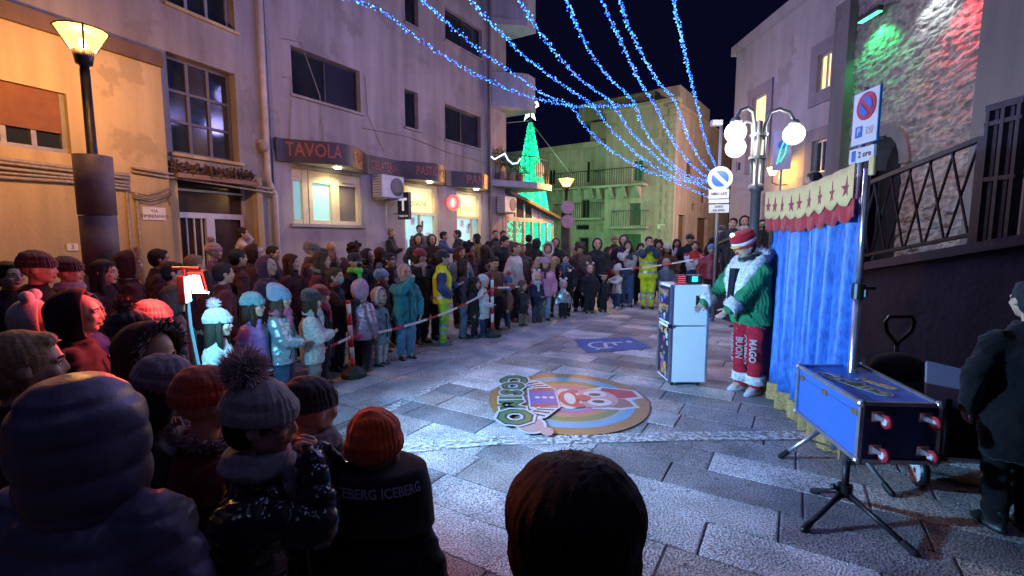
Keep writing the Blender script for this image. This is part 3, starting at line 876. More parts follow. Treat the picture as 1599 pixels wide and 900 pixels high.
# ------------------------------------------------------------------ ground and paving
E1 = (.857, -.515); E2 = (.515, .857)      # along the slab courses / across them (along the left facade)
OQ = (-0.64, 5.79)                          # a point of the pale edge line
def W2(s, t): return (OQ[0] + E1[0] * s + E2[0] * t, OQ[1] + E1[1] * s + E2[1] * t)
def stone(key, ramp, bstr=.9, bsc=150, rand='obj', dist=.02):
    if key in MATS: return MATS[key]
    m = bpy.data.materials.new(key); m.use_nodes = True; MATS[key] = m
    n = m.node_tree.nodes; L = m.node_tree.links; p = n["Principled BSDF"]; p.inputs['Roughness'].default_value = .62; p.inputs['Specular IOR Level'].default_value = .45
    geo = n.new("ShaderNodeNewGeometry"); oi = n.new("ShaderNodeObjectInfo")
    tc = n.new("ShaderNodeTexCoord")
    cr = n.new("ShaderNodeValToRGB"); cr.color_ramp.interpolation = 'LINEAR'
    while len(cr.color_ramp.elements) < len(ramp): cr.color_ramp.elements.new(.5)
    for e, (q, c) in zip(cr.color_ramp.elements, ramp): e.position = q; e.color = (*c, 1)
    L.new(oi.outputs['Random'] if rand == 'obj' else geo.outputs['Random Per Island'], cr.inputs['Fac'])
    sp = n.new("ShaderNodeTexNoise"); sp.inputs['Scale'].default_value = bsc; sp.inputs['Detail'].default_value = 3
    L.new(geo.outputs['Position'], sp.inputs['Vector'])
    st = n.new("ShaderNodeTexNoise"); st.inputs['Scale'].default_value = 2.3; st.inputs['Detail'].default_value = 7
    L.new(geo.outputs['Position'], st.inputs['Vector'])
    mr = n.new("ShaderNodeMapRange"); mr.inputs[1].default_value = .35; mr.inputs[2].default_value = .65; mr.inputs[3].default_value = .3; mr.inputs[4].default_value = 1.55
    L.new(sp.outputs['Fac'], mr.inputs[0])
    mr2 = n.new("ShaderNodeMapRange"); mr2.inputs[1].default_value = .3; mr2.inputs[2].default_value = .7; mr2.inputs[3].default_value = .5; mr2.inputs[4].default_value = 1.2
    L.new(st.outputs['Fac'], mr2.inputs[0])
    mu = n.new("ShaderNodeMath"); mu.operation = 'MULTIPLY'; L.new(mr.outputs[0], mu.inputs[0]); L.new(mr2.outputs[0], mu.inputs[1])
    gum = n.new("ShaderNodeTexVoronoi"); gum.inputs['Scale'].default_value = 5.5; L.new(geo.outputs['Position'], gum.inputs['Vector'])
    gr = n.new("ShaderNodeMapRange"); gr.inputs[1].default_value = .07; gr.inputs[2].default_value = .12; gr.inputs[3].default_value = .55; gr.inputs[4].default_value = 1.0; L.new(gum.outputs['Distance'], gr.inputs[0])
    mu2 = n.new("ShaderNodeMath"); mu2.operation = 'MULTIPLY'; L.new(mu.outputs[0], mu2.inputs[0]); L.new(gr.outputs[0], mu2.inputs[1]); mu = mu2
    mx = n.new("ShaderNodeMix"); mx.data_type = 'RGBA'; mx.blend_type = 'MULTIPLY'; mx.inputs[0].default_value = 1
    L.new(cr.outputs['Color'], mx.inputs[6]); L.new(mu.outputs[0], mx.inputs[7]); L.new(mx.outputs[2], p.inputs['Base Color'])
    b = n.new("ShaderNodeBump"); b.inputs['Strength'].default_value = bstr; b.inputs['Distance'].default_value = dist
    L.new(sp.outputs['Fac'], b.inputs['Height']); L.new(b.outputs['Normal'], p.inputs['Normal'])
    return m
RAMP = [(0, (.23, .225, .24)), (.3, (.33, .31, .32)), (.5, (.42, .37, .34)), (.7, (.53, .52, .53)), (1, (.68, .67, .68))]
RAMPL = [(0, (.32, .34, .36)), (.5, (.39, .41, .42)), (1, (.46, .47, .48))]
slab_m = stone("paving_stone", RAMP, .9, 85)
slab_mi = stone("paving_stone_far", RAMP, .9, 85, 'isl')
slab_l = stone("smooth_paving_stone", RAMPL, .45, 110)
slab_li = stone("smooth_paving_stone_far", RAMPL, .45, 110, 'isl')
gm = mat("joint_mortar", (.07, .07, .075), .95, var=.3, vscale=30, bump=.5, bscale=80)
mb = MB(); n_ = 24
mb.add([(-150, -40, -.012), (150, -40, -.012), (150, 260, -.012), (-150, 260, -.012)], [(0, 1, 2, 3)])
ground = struct(mb.build("ground", mat("street_ground", (.10, .10, .105), .9, var=.3, vscale=6, bump=.4, bscale=50)))
mb = MB(); mb.add([(-6, 0, -.008), (4.45, 0, -.008), (9, 34, -.008), (-6, 34, -.008)], [(0, 1, 2, 3)])
pavement = struct(mb.build("pavement", gm))
sm_ = MB(); sm_.bbox((0, 0, -.03), (1, 1, .06), .012)
SLAB = sm_.mesh("paving_slab", slab_m); SLABL = sm_.mesh("paving_slab", slab_l)
rs = random.Random(3); slabs = []
ROW = .345
for i in range(-22, 62):
    t0 = -6.2 + i * ROW; s = 0.0 + (rs.uniform(.2, .95) if True else 0) * 0
    first = rs.uniform(.3, 1.0)
    while s < 14:
        ln = first if s == 0 else rs.choice((.62, .74, .8, .86, .98, 1.12)) * rs.uniform(.95, 1.05)
        slabs.append((s, s + ln, t0, t0 + ROW, 0)); s += ln
for i in range(0, 9):
    s1 = -i * .62; tt = -8 + rs.uniform(0, 1.2)
    while tt < 22:
        ln = rs.uniform(.95, 1.7); slabs.append((s1 - .62, s1, tt, tt + ln, 1)); tt += ln
inview = []; rest = []
for a in slabs:
    x, y = W2((a[0] + a[1]) / 2, (a[2] + a[3]) / 2)
    if y < .8 or y > 26 or x > 4.5 + max(0, y - 12) * .2 or x < -6: continue
    if abs(x) > 1.2 * y + .5: continue
    depth = y; w_ = (a[1] - a[0]) * F / depth
    pyb = 372 + 1258 / max(y, .5)
    blocked = (x < -.9 and y < 3.6) or (x < -2.3 and y < 6.6) or y < 2.0 or (x < -1.6 and y > 6.6)
    (rest if blocked or y > 11.6 else inview).append((y, a))
inview.sort(key=lambda q: q[0])
rest += inview[290:]; inview = inview[:290]
ang = math.atan2(E1[1], E1[0])
proto = {}
for y, a in inview:
    x, yy = W2((a[0] + a[1]) / 2, (a[2] + a[3]) / 2); g = .0045
    o = bpy.data.objects.new("paving_slab", SLABL if a[4] else SLAB); COL.objects.link(o); o.parent = pavement
    o.location = (x, yy, rs.uniform(-.004, .0)); o.rotation_euler = (rs.uniform(-.003, .003), rs.uniform(-.003, .003), ang); o.scale = (a[1] - a[0] - 2 * g, a[3] - a[2] - 2 * g, 1)
for side, nm, mm in ((0, "paving_slab", slab_mi), (1, "paving_slab", slab_li)):
    mb = MB()
    for y, a in rest:
        if a[4] != side: continue
        g = .006; z = rs.uniform(-.004, 0)
        p = [W2(a[0] + g, a[2] + g), W2(a[1] - g, a[2] + g), W2(a[1] - g, a[3] - g), W2(a[0] + g, a[3] - g)]
        mb.hexa([(q[0], q[1], -.03) for q in p] + [(q[0], q[1], z) for q in p])
    o = mb.build(nm, mm, pavement); o['kind'] = 'stuff'
# worn painted markings, thin sheets over the slabs
def worn(key, c, cover=.5, sc=26):
    m = bpy.data.materials.new(key); m.use_nodes = True; n = m.node_tree.nodes; L = m.node_tree.links; p = n["Principled BSDF"]
    p.inputs['Base Color'].default_value = (*c, 1); p.inputs['Roughness'].default_value = .6
    geo = n.new("ShaderNodeNewGeometry"); z = n.new("ShaderNodeTexNoise"); z.inputs['Scale'].default_value = sc; z.inputs['Detail'].default_value = 7; z.inputs['Roughness'].default_value = .7
    L.new(geo.outputs['Position'], z.inputs['Vector'])
    r = n.new("ShaderNodeMapRange"); r.inputs[1].default_value = cover - .07; r.inputs[2].default_value = cover + .07
    L.new(z.outputs['Fac'], r.inputs[0]); L.new(r.outputs[0], p.inputs['Alpha'])
    b = n.new("ShaderNodeBump"); b.inputs['Strength'].default_value = .8; b.inputs['Distance'].default_value = .012
    z2 = n.new("ShaderNodeTexNoise"); z2.inputs['Scale'].default_value = 85; L.new(geo.outputs['Position'], z2.inputs['Vector']); L.new(z2.outputs['Fac'], b.inputs['Height']); L.new(b.outputs['Normal'], p.inputs['Normal'])
    return m
wp = worn("worn_white_paint", (.60, .60, .60), .50)
def strip(pts, w_, z, name):
    mb = MB(); L = []
    for i, p in enumerate(pts):
        a = pts[max(i - 1, 0)]; b = pts[min(i + 1, len(pts) - 1)]; d = Vector((b[0] - a[0], b[1] - a[1])).normalized(); nn = Vector((-d.y, d.x))
        L.append((p[0] + nn.x * w_ / 2, p[1] + nn.y * w_ / 2, z)); L.append((p[0] - nn.x * w_ / 2, p[1] - nn.y * w_ / 2, z))
    mb.add(L, [(2 * i, 2 * i + 1, 2 * i + 3, 2 * i + 2) for i in range(len(pts) - 1)])
    return struct(mb.build(name, wp))
strip([gnd(*q) for q in ((470, 706), (560, 664), (660, 614), (730, 582), (800, 552))], .11, .006, "painted_line")
strip([gnd(*q) for q in ((510, 712), (640, 701), (760, 690), (900, 687), (1060, 683), (1240, 681), (1330, 684))], .17, .0095, "painted_line")
mb = MB(); c4 = [gnd(*q) for q in ((896, 531), (983, 527), (1021, 544), (918, 552))]
mb.add([(*c, .006) for c in c4], [(0, 1, 2, 3)]); struct(mb.build("blue_parking_marking", worn("worn_blue_paint", (.06, .11, .32), .36)))
# wheelchair symbol inside the blue marking (a from head to wheel)
A0, B0 = Vector((*c4[0], 0)), Vector((*c4[3], 0)); A1, B1 = Vector((*c4[1], 0)), Vector((*c4[2], 0))
def bl(a, b, z=.0095): p = (A0 * (1 - b) + B0 * b) * (1 - a) + (A1 * (1 - b) + B1 * b) * a; return (p.x, p.y, z)
mb = MB()
def pl(pts, wd):
    for p, q in zip(pts, pts[1:]):
        d = Vector((q[0] - p[0], q[1] - p[1])).normalized(); nn = Vector((-d.y, d.x)) * wd / 2
        mb.add([bl(p[0] + nn.x, p[1] + nn.y), bl(q[0] + nn.x, q[1] + nn.y), bl(q[0] - nn.x, q[1] - nn.y), bl(p[0] - nn.x, p[1] - nn.y)], [(0, 1, 2, 3)])
arc = [(.34 + .2 * math.cos(t), .55 + .24 * math.sin(t)) for t in [R(300 - 24 * i) for i in range(11)]]
pl(arc, .05); pl([(.72, .42), (.42, .42), (.36, .72), (.22, .8), (.16, .86)], .06); pl([(.56, .42), (.54, .64)], .05)
mb.add([bl(.83 + .045 * math.cos(t), .42 + .08 * math.sin(t)) for t in [R(36 * i) for i in range(10)]], [tuple(range(10))])
struct(mb.build("wheelchair_marking", worn("worn_white_symbol", (.6, .6, .62), .38)))

# ------------------------------------------------------------------ left: yellow house with staircase bay
FR2 = FR((-5.07, 10.13), (.515, .857)); FR1 = FR((-5.07, 10.13), (.39, .92))
pl_y = plaster("cream_render", (.52, .40, .22), .32); pl_p = plaster("pale_render", (.36, .32, .30), .42)
stone_g = plaster("grey_cladding", (.40, .36, .36), .25, 40)
alu = mat("window_metal", (.30, .29, .28), .45, .3, var=.15, vscale=10)
dalu = mat("dark_window_metal", (.05, .045, .045), .45, .4, var=.2, vscale=10)
cream = mat("cream_frame", (.62, .54, .36), .5, var=.08, vscale=8)
gl = glass(); pipe_m = mat("conduit", (.30, .26, .22), .6, .2, var=.25, vscale=20)
band_m = plaster("brown_band", (.16, .11, .09), .3)
roller = mat("brown_roller_blind", (.19, .075, .03), .8, var=.15, vscale=6, bump=.2, bscale=30)
yh = empty("yellow_house", FR1.pt(-3, 0, 0)); tag(yh, "cream rendered house behind the orange street lamp with brown roller blind window", "house")
V1 = .35
ue = FR1.hit(258, 200, V1)[0]; zb = FR1.hit(258, 108, V1)[1]
win_a = FR1.rect(-60, 110, 105, 232, V1); win_a = (FR1.hit(-60, 150, V1)[0], FR1.hit(104, 150, V1)[0], FR1.hit(104, 240, V1)[1], FR1.hit(104, 147, V1)[1])
wbuild(wall(FR1, -7.5, ue, 0, zb, V1, .02, [win_a]), "wall", pl_y, yh)
mb = MB(); FR1.box(mb, -7.5, ue + .01, .0, V1 + .06, zb + .002, zb + .22); wbuild(mb, "cornice_band", band_m, yh)
o = window(FR1, yh, win_a, V1, 3, 1, alu, gl, .06, None, .1)
mb = MB(); FR1.box(mb, win_a[0] + .06, win_a[1] - .06, V1 - .085, V1 - .055, win_a[2] + .33 * (win_a[3] - win_a[2]), win_a[3] - .005); wbuild(mb, "roller_blind", roller, yh)
# bay: big stair window, door below
b1 = (FR1.hit(268, 200)[0], FR1.hit(372, 200)[0], FR1.hit(372, 254)[1], FR1.hit(372, 118)[1])
b2 = (FR1.hit(262, 20)[0], FR1.hit(366, 20)[0], FR1.hit(366, 49)[1], FR1.hit(366, 49)[1] + 1.5)
d1 = (FR1.hit(274, 330)[0], FR1.hit(396, 330)[0], -.05, FR1.hit(330, 283)[1])
wbuild(wall(FR1, -7.5, .05, 0, 13, 0.0, -.4, [b1, b2, d1, (-7.6, ue - .1, -1, zb - .1)]), "wall", pl_p, yh)
window(FR1, yh, b1, 0, 3, 3, mat('brown_metal', (.13, .105, .095), .5, .2), [gl, glass("glass_b", (.05, .04, .035), .12)], .06, pl_y, .2)
window(FR1, yh, b2, 0, 3, 2, alu, gl, .06, pl_y, .2)
door_m = mat("pale_door_metal", (.55, .55, .58), .4, .2, var=.1, vscale=9)
mb = MB(); u0, u1, z0, z1 = d1; zt = z0 + (z1 - z0) * .77
for a, b in ((u0, u0 + .05), (u1 - .05, u1)): FR1.box(mb, a, b, -.28, -.22, .0, z1)
um = u0 + (u1 - u0) * .45
FR1.box(mb, um, um + .16, -.28, -.21, 0, zt - .04); FR1.box(mb, u0 + .05, u1 - .05, -.28, -.21, zt - .04, zt + .06); FR1.box(mb, u0 + .05, u1 - .05, -.28, -.215, z1 - .2, z1 - .16)
for i in range(1, 5): FR1.box(mb, u0 + .05 + (um - u0) * i / 5, u0 + .07 + (um - u0) * i / 5, -.26, -.23, 0, zt - .04)
FR1.box(mb, um + .16, u1 - .05, -.26, -.23, .9, .95)
dd = wbuild(mb, "door", door_m, yh)
mb = MB(); FR1.box(mb, u0, u1, -.3, -.285, 0, z1); mb.build("pane", mat("dark_door_glass", (.05, .03, .03), .15, var=.3), dd)
mb = MB(); a = FR1.hit(378, 360, -.2); FR1.box(mb, a[0], a[0] + .3, -.225, -.22, 1.75, 2.15); mb.build("notice", mat("notice_paper", (.6, .5, .45), .8, var=.3, vscale=12), dd)
mb = MB()
FR1.box(mb, u0 - .14, u0 - .005, .0, .12, 0, z1 + .16); FR1.box(mb, u1 + .005, u1 + .14, 0, .12, 0, z1 + .16); FR1.box(mb, u0 - .003, u1 + .003, .0, .12, z1 + .005, z1 + .16); wbuild(mb, "door_surround", pl_y, yh)
# conduits along the wall
for k, (ya, yb, rr_) in enumerate(((248, 262, .028), (254, 267, .022), (262, 274, .024), (270, 279, .02), (277, 284, .026))):
    pts = []
    for px, py in ((-40, ya - 5), (0, ya), (110, yb), (170, yb + 8), (203, yb + 12)):
        h_ = FR1.hit(px, py, V1 + .05); pts.append(FR1.pt(h_[0], V1 + .03 + .01 * (k % 2), h_[1]))
    tubeobj(pts, rr_, "conduit", pipe_m, yh)
for px in (198, 213): 
    h_ = FR1.hit(px, 300, V1 + .03); tubeobj([FR1.pt(h_[0], V1 + .03, .3), FR1.pt(h_[0], V1 + .03, h_[1])], .022, "conduit", pipe_m, yh)
for k, (pa, pb) in enumerate((((206, 262), (430, 296)), ((206, 268), (430, 302)))):
    a = FR1.hit(*pa, V1 + .02); b = FR1.hit(258, pa[1] + 9, V1 + .02); c = FR1.hit(264, pa[1] + 9, .16); d = FR1.hit(*pb, .16)
    tubeobj([FR1.pt(a[0], V1 + .03, a[1]), FR1.pt(b[0], V1 + .03, b[1]), FR1.pt(c[0] + .1, .15 + .02 * k, c[1]), FR1.pt(d[0], .15, d[1])], .02, "conduit", pipe_m, yh)
for k in range(4):
    pts = [FR1.hit(px, py + k * 3, V1 + .03) for px, py in ((205, 300), (232, 305), (250, 300), (268, 292), (262, 312))]
    tubeobj([FR1.pt(a[0], V1 + .03 + .015 * k, a[1]) for a in pts], .012, "cable", pipe_m, yh, 6)
# plants on the ledge over the door
leafm = mat("dry_leaves", (.10, .055, .03), .8, var=.5, vscale=20)
def leafbush(name, pts, r, n, m, seed, sz=.05, zs=1.0):
    rr = np.random.default_rng(seed); mb = MB()
    for c in pts:
        for _ in range(n):
            d = Vector(rr.normal(size=3)); d = d.normalized() * r * rr.uniform(.3, 1); d.z *= zs
            p = Vector(c) + d; u = Vector(rr.normal(size=3)).normalized(); v = u.orthogonal().normalized()
            mb.add([tuple(p - u * sz), tuple(p + v * sz * .5), tuple(p + u * sz), tuple(p - v * sz * .5)], [(0, 1, 2, 3)])
    return mb.build(name, m)
pts = []
for px in range(272, 396, 10): a = FR1.hit(px, 262 + (px - 272) * .12, .2); pts.append(FR1.pt(a[0], .12, a[1] - .02))
pt_ = empty("trailing_plants", FR1.pt(-2.4, .12, 2.9)); tag(pt_, "dry reddish plants trailing over the ledge above the house door", "plant")
o = leafbush("foliage", pts, .17, 60, leafm, 4); o.parent = pt_; o.matrix_parent_inverse = pt_.matrix_basis.inverted()
mb = MB(); a = FR1.hit(270, 275, .1); b = FR1.hit(396, 290, .1); FR1.box(mb, a[0], b[0], .02, .26, b[1] - .02, b[1] + .06); o = mb.build("planter", mat("terracotta", (.25, .15, .10), .8, var=.3), pt_); o.matrix_parent_inverse = pt_.matrix_basis.inverted()
# street name plate, small plates
white_pl = mat("enamel_plate", (.70, .66, .60), .4, var=.1, vscale=10); ink = mat("dark_lettering", (.05, .035, .03), .6)
def plate(fr, px, py, wd, ht, v, lines, name, label, cat, m=None, im=None, size=None, th=.015):
    a = fr.hit(px, py, v); mb = MB(); fr.box(mb, a[0] - wd / 2, a[0] + wd / 2, v + .003, v + th, a[1] - ht / 2, a[1] + ht / 2)
    o = mb.build(name, m or white_pl); tag(o, label, cat)
    for i, s in enumerate(lines):
        z = a[1] + ht * (.5 - (i + .5) / len(lines)) * .85
        text_obj("lettering", s, size or ht / len(lines) * .8, im or ink, o, fr.M(a[0], v + th + .001, z), .001)
    return o
plate(FR1, 241, 334, .34, .2, V1, ["VIA", "TIMBENARO"], "street_name_plate", "cream street name plate reading VIA TIMBENARO left of the door", "street sign", size=.075)
plate(FR1, 113, 386, .13, .1, V1, ["3"], "house_number_plate", "small house number plate beside the lamp base", "plate", size=.09)
plate(FR1, 406, 355, .09, .24, .03, [], "notice_plate", "narrow yellowish notice plate right of the house door", "plate", m=mat("yellow_plate", (.6, .5, .2), .6))
mb = MB(); a = FR1.hit(407, 230, .02); mb.ell(FR1.pt(a[0], .12, a[1]), (.09, .09, .1), 12, 8); mb.box(FR1.pt(a[0], .06, a[1] + .1), (.14, .14, .08)); tag(mb.build("wall_fixture", plaster("fixture_plastic", (.4, .35, .28)), None, True), "small round fixture on the wall left of the downpipe", "camera")
# downpipes
tb = tubeobj([FR2.pt(.02, .1, 0), FR2.pt(.02, .1, 2.6), FR2.pt(-.12, .12, 2.9), FR2.pt(-.12, .12, 13)], .055, "downpipe", mat("pale_pipe", (.48, .42, .40), .5, var=.2), None, 10); tag(tb, "pale downpipe with a kink between the two left buildings", "downpipe")

# ------------------------------------------------------------------ left: apartment building with the pastry shop
ab = empty("apartment_building", FR2.pt(4, 0, 0)); tag(ab, "tall pale apartment building with the pastry shop on its ground floor", "building")
def wr(x0, x1, yt, yb): a = FR2.hit((x0 + x1) / 2, (yt[0] + yt[1]) / 2); return (FR2.hit(x0, yt[0])[0], FR2.hit(x1, yt[1])[0], FR2.hit(x0, yb[0])[1] * .5 + FR2.hit(x1, yb[1])[1] * .5, FR2.hit(x0, yt[0])[1] * .5 + FR2.hit(x1, yt[1])[1] * .5)
W1 = wr(454, 562, (72, 110), (145, 177)); W2_ = wr(632, 653, (138, 146), (197, 204)); W3 = wr(695, 751, (163, 182), (218, 232))
W4 = wr(632, 653, (-20, -8), (36, 42)); W5 = wr(695, 753, (13, 45), (60, 95))
W0 = (W1[0], W1[1], W1[2] + 3.05, W1[3] + 3.05)
SW = wr(454, 562, (262, 277), (348, 353))
D1 = (FR2.hit(630, 300)[0], FR2.hit(684, 300)[0], .28, FR2.hit(655, 288)[1]); D2 = (FR2.hit(712, 300)[0], FR2.hit(752, 300)[0], .28, FR2.hit(730, 300)[1])
wbuild(wall(FR2, 0.06, 8.15, 3.55, 14, 0, -.4, [W0, W1, W2_, W3, W4, W5]), "wall", pl_p, ab)
wbuild(wall(FR2, 0.06, 8.15, 0, 3.546, .03, -.4, [SW, D1, D2]), "ground_floor_wall", stone_g, ab)
mb = MB(); FR2.box(mb, 8.15, 9.35, -.4, .04, 0, 14); wbuild(mb, "corner_wall", pl_p, ab)
for r_, nx in ((W0, 2), (W1, 2), (W2_, 1), (W3, 2), (W4, 1), (W5, 2)): window(FR2, ab, r_, 0, nx, 1, dalu, [gl, glass("glass_c", (.03, .03, .045), .08)], .05, pl_p, .16)
mb = MB(); FR2.box(mb, -.5, 9.3, -6, -.42, 0, 14); wbuild(mb, "body", pl_p, ab)
tubeobj([FR2.pt(8.2, .1, 0), FR2.pt(8.2, .1, 13.9)], .05, "downpipe", pipe_m, ab)
mb = MB(); a = FR2.hit(460, 372, .03); b = FR2.hit(480, 372, .03)
mb = MB(); FR2.box(mb, .3, 8.1, .03, .05, .28, .9); wbuild(mb, "plinth", plaster("plinth_stone", (.28, .25, .24)), ab)
# balconies at the far corner
conc = plaster("balcony_concrete", (.42, .42, .42), .25)
def balcony(z, u0, u1, out, thick, name="balcony"):
    mb = MB(); n = 12; pts = [(u0, .04)] + [(u0 + (u1 - u0) * i / n, .04 + out * min(1, (i / n) * 1.8)) for i in range(n + 1)] + [(u1, -.9)] + [(u0, -.9)]
    mb.prism(pts, lambda a, b, d: FR2.pt(a, b, d), z, z + thick); return wbuild(mb, name, conc, ab)
zb1 = FR2.hit(800, 292, .5)[1]; zb2 = FR2.hit(800, 172, .5)[1]; zb3 = FR2.hit(800, 45, .5)[1]
for z in (zb1, zb2, zb3): balcony(z, 8.2, 11.2 if z == zb1 else 9.8, 1.0, .22)
for z in (zb2, zb3):
    mb = MB(); n = 8; pts = [(8.3 + 1.45 * i / n, .04 + 1.0 * min(1, (i / n) * 1.8)) for i in range(n + 1)]
    for p, q in zip(pts, pts[1:]):
        mb.hexa([FR2.pt(p[0], p[1], z + .23), FR2.pt(q[0], q[1], z + .23), FR2.pt(q[0], q[1] - .08, z + .23), FR2.pt(p[0], p[1] - .08, z + .23), FR2.pt(p[0], p[1], z + 1.2), FR2.pt(q[0], q[1], z + 1.2), FR2.pt(q[0], q[1] - .08, z + 1.2), FR2.pt(p[0], p[1] - .08, z + 1.2)])
    wbuild(mb, "balcony_parapet", conc, ab)
mb = MB(); pts = [(8.35 + 2.7 * i / 16, .0 + .95 * min(1, (i / 16) * 1.8)) for i in range(17)]
for p in pts: mb.cyl(FR2.pt(p[0], p[1], zb1 + .22), FR2.pt(p[0], p[1], zb1 + 1.15), .012, n=6)
mb.tube([FR2.pt(p[0], p[1], zb1 + 1.16) for p in pts], .02, 6); wbuild(mb, "balcony_railing", dalu, ab)
bp = empty("balcony_plants", FR2.pt(8.9, .3, zb1 + .22)); tag(bp, "dark potted plants on the first floor balcony by the light tree", "plant")
o = leafbush("foliage", [FR2.pt(8.6, .3, zb1 + .9), FR2.pt(9.0, .45, zb1 + .85), FR2.pt(8.7, .2, zb1 + 1.15), FR2.pt(9.6, .55, zb1 + .6)], .28, 130, mat("dark_leaves", (.05, .08, .04), .7, var=.5, vscale=20), 9); o.parent = bp; o.matrix_parent_inverse = bp.matrix_basis.inverted()
for u_, v_ in ((8.65, .3), (9.05, .45), (9.6, .5)):
    mb = MB(); mb.loft([(zb1 + .225, *FR2.pt(u_, v_, 0)[:2], .11, .11), (zb1 + .5, *FR2.pt(u_, v_, 0)[:2], .15, .15)], 12); o = mb.build("flower_pot", mat("terracotta", (.25, .15, .10)), bp); o.matrix_parent_inverse = bp.matrix_basis.inverted()
for pts in (((441, 60), (470, 66), (500, 150), (505, 230)), ((441, 120), (456, 122), (452, 220)), ((570, 118), (575, 180), (600, 236)), ((566, 200), (640, 214), (700, 238), (760, 255))):
    g_ = [FR2.hit(px, py, .03) for px, py in pts]; tubeobj([FR2.pt(a[0], .03, a[1]) for a in g_], .010, "cable", pipe_m, ab, 5)
# wavy shop fascia
usw = (SW[0] + SW[1]) / 2; ud1 = (D1[0] + D1[1]) / 2; ud2 = (D2[0] + D2[1]) / 2
def bump_(u, c, hw): t = abs(u - c) / hw; return (math.cos(t * math.pi) * .5 + .5) ** .7 if t < 1 else 0
def fv(u): return .10 + .62 * bump_(u, usw, (SW[1] - SW[0]) * .62) + .55 * bump_(u, ud1, (D1[1] - D1[0]) * .72) + .5 * bump_(u, ud2, (D2[1] - D2[0]) * .75)
zf0 = FR2.hit(580, 272, .15)[1]; zf1 = FR2.hit(580, 242, .15)[1]
fas = empty("shop_fascia", FR2.pt(4, .1, zf0)); tag(fas, "long wavy dark shop fascia with orange lettering TAVOLA CALDA GELATERIA PASTICCERIA", "shop sign")
mb = MB(); us_ = np.linspace(.1, 8.1, 160); rsg = [[FR2.pt(u, fv(u), zf0), FR2.pt(u, fv(u), zf1), FR2.pt(u, fv(u) - .05, zf1), FR2.pt(u, fv(u) - .05, zf0)] for u in us_]
mb.rings(rsg, True); wbuild(mb, "fascia_board", mat("dark_fascia", (.045, .028, .028), .5, var=.35, vscale=3, bump=.1, bscale=10), fas)
mb = MB(); rsg = [[FR2.pt(u, .035, zf0 + .004), FR2.pt(u, max(.05, fv(u) - .052), zf0 + .004), FR2.pt(u, max(.05, fv(u) - .052), zf0 + .05), FR2.pt(u, .035, zf0 + .05)] for u in us_]
mb.rings(rsg, True); wbuild(mb, "soffit", mat("cream_soffit", (.62, .56, .36), .5, var=.08), fas)
letm = mat("orange_letters", (.30, .075, .05), .5)
def curved(s, uc, size, dz=0, bold=.006, xs=1.0):
    me = text_mesh(s, size, .004, bold); me.materials.clear(); me.materials.append(letm)
    for v in me.vertices:
        u = uc + v.co.x * xs; q = FR2.pt(u, fv(u) + .006 + v.co.z, (zf0 + zf1) / 2 + dz + v.co.y); v.co = q
    o = bpy.data.objects.new("lettering", me); COL.objects.link(o); o.parent = fas; o.matrix_parent_inverse = fas.matrix_basis.inverted()
hh_ = zf1 - zf0
curved("TAVOLA", FR2.hit(500, 238, .6)[0], hh_ * .85, .02, xs=.62); curved("CALDA", FR2.hit(560, 247, .5)[0], hh_ * .7, 0, xs=.55)
curved("GELATERIA", FR2.hit(605, 262, .2)[0], hh_ * .65, 0, xs=.6); curved("PASTICCERIA", FR2.hit(672, 272, .5)[0] + .1, hh_ * .7, 0, xs=.55); curved("PANE", FR2.hit(745, 285, .5)[0], hh_ * .8, 0, xs=.8)
for u, z in ((usw, 0), (ud1, 0), (ud2, 0)):
    mb = MB(); mb.cyl(FR2.pt(u, fv(u) * .5, zf0 + .0), FR2.pt(u, fv(u) * .5, zf0 - .03), .09, .075, 14); wbuild(mb, "downlight", emit("downlight_glow", (1, .9, .55), 14, False), fas)
    lamp("downlight_beam", 'SPOT', FR2.pt(u, fv(u) * .5, zf0 - .05), (1, .82, .42), 75 if u == usw else 60, .06, FR2.pt(u, fv(u) * .5 - .05, 0), 150, .7)
# shop window and doors
lit = mat("frost", (.3, .4, .42), .3)
frost = emit("frosted_lit_glass", (.36, .66, .66), .62); frost2 = emit("frosted_lit_glass_b", (.30, .60, .62), .5)
grey_p = glass("grey_glass", (.16, .15, .14), .15)
u0, u1, z0, z1 = SW
swf = MB(); v_ = .03
cols = [u0 + (u1 - u0) * f for f in (0, .14, .22, .27, .54, .66, .95, 1)]
zt = z0 + (z1 - z0) * .78
for a, b, d in ((cols[0], cols[0] + .05, 0), (cols[1], cols[2] - .003, .0), (cols[2], cols[3], .015), (cols[4], cols[5], 0), (cols[6], cols[7], 0)): FR2.box(swf, a + .002, b, -.16, .0 + d, z0 + .002, z1 - .002)
for a, b in ((cols[0] + .05, cols[1]), (cols[3], cols[4]), (cols[5], cols[6])):
    FR2.box(swf, a, b, -.15, -.01, z0 + .002, z0 + .09); FR2.box(swf, a, b, -.15, -.01, zt, zt + .08); FR2.box(swf, a, b, -.15, -.01, z1 - .18, z1 - .002)
sw = wbuild(swf, "shop_window", cream, ab)
for (a, b), lo, hi in (((cols[0], cols[1]), frost2, band_m), ((cols[3], cols[4]), frost, frost2), ((cols[5], cols[6]), grey_p, frost2)):
    for q, zA, zB in ((lo, z0 + .08, zt + .01), (hi, zt + .07, z1 - .17)):
        mb = MB(); FR2.box(mb, a - .004, b + .004, -.1, -.085, zA, zB); mb.build("pane", q, sw)
mb = MB(); FR2.box(mb, cols[5] + .1, cols[6] - .12, -.08, .02, zt + .06, z1 - .2); mb.build("air_vent", mat("brown_vent", (.12, .08, .05), .6), sw)
mb = MB(); FR2.box(mb, u0 - .08, u1 + .08, .031, .1, z0 - .07, z0 - .003); mb.build("sill", stone_g, sw)
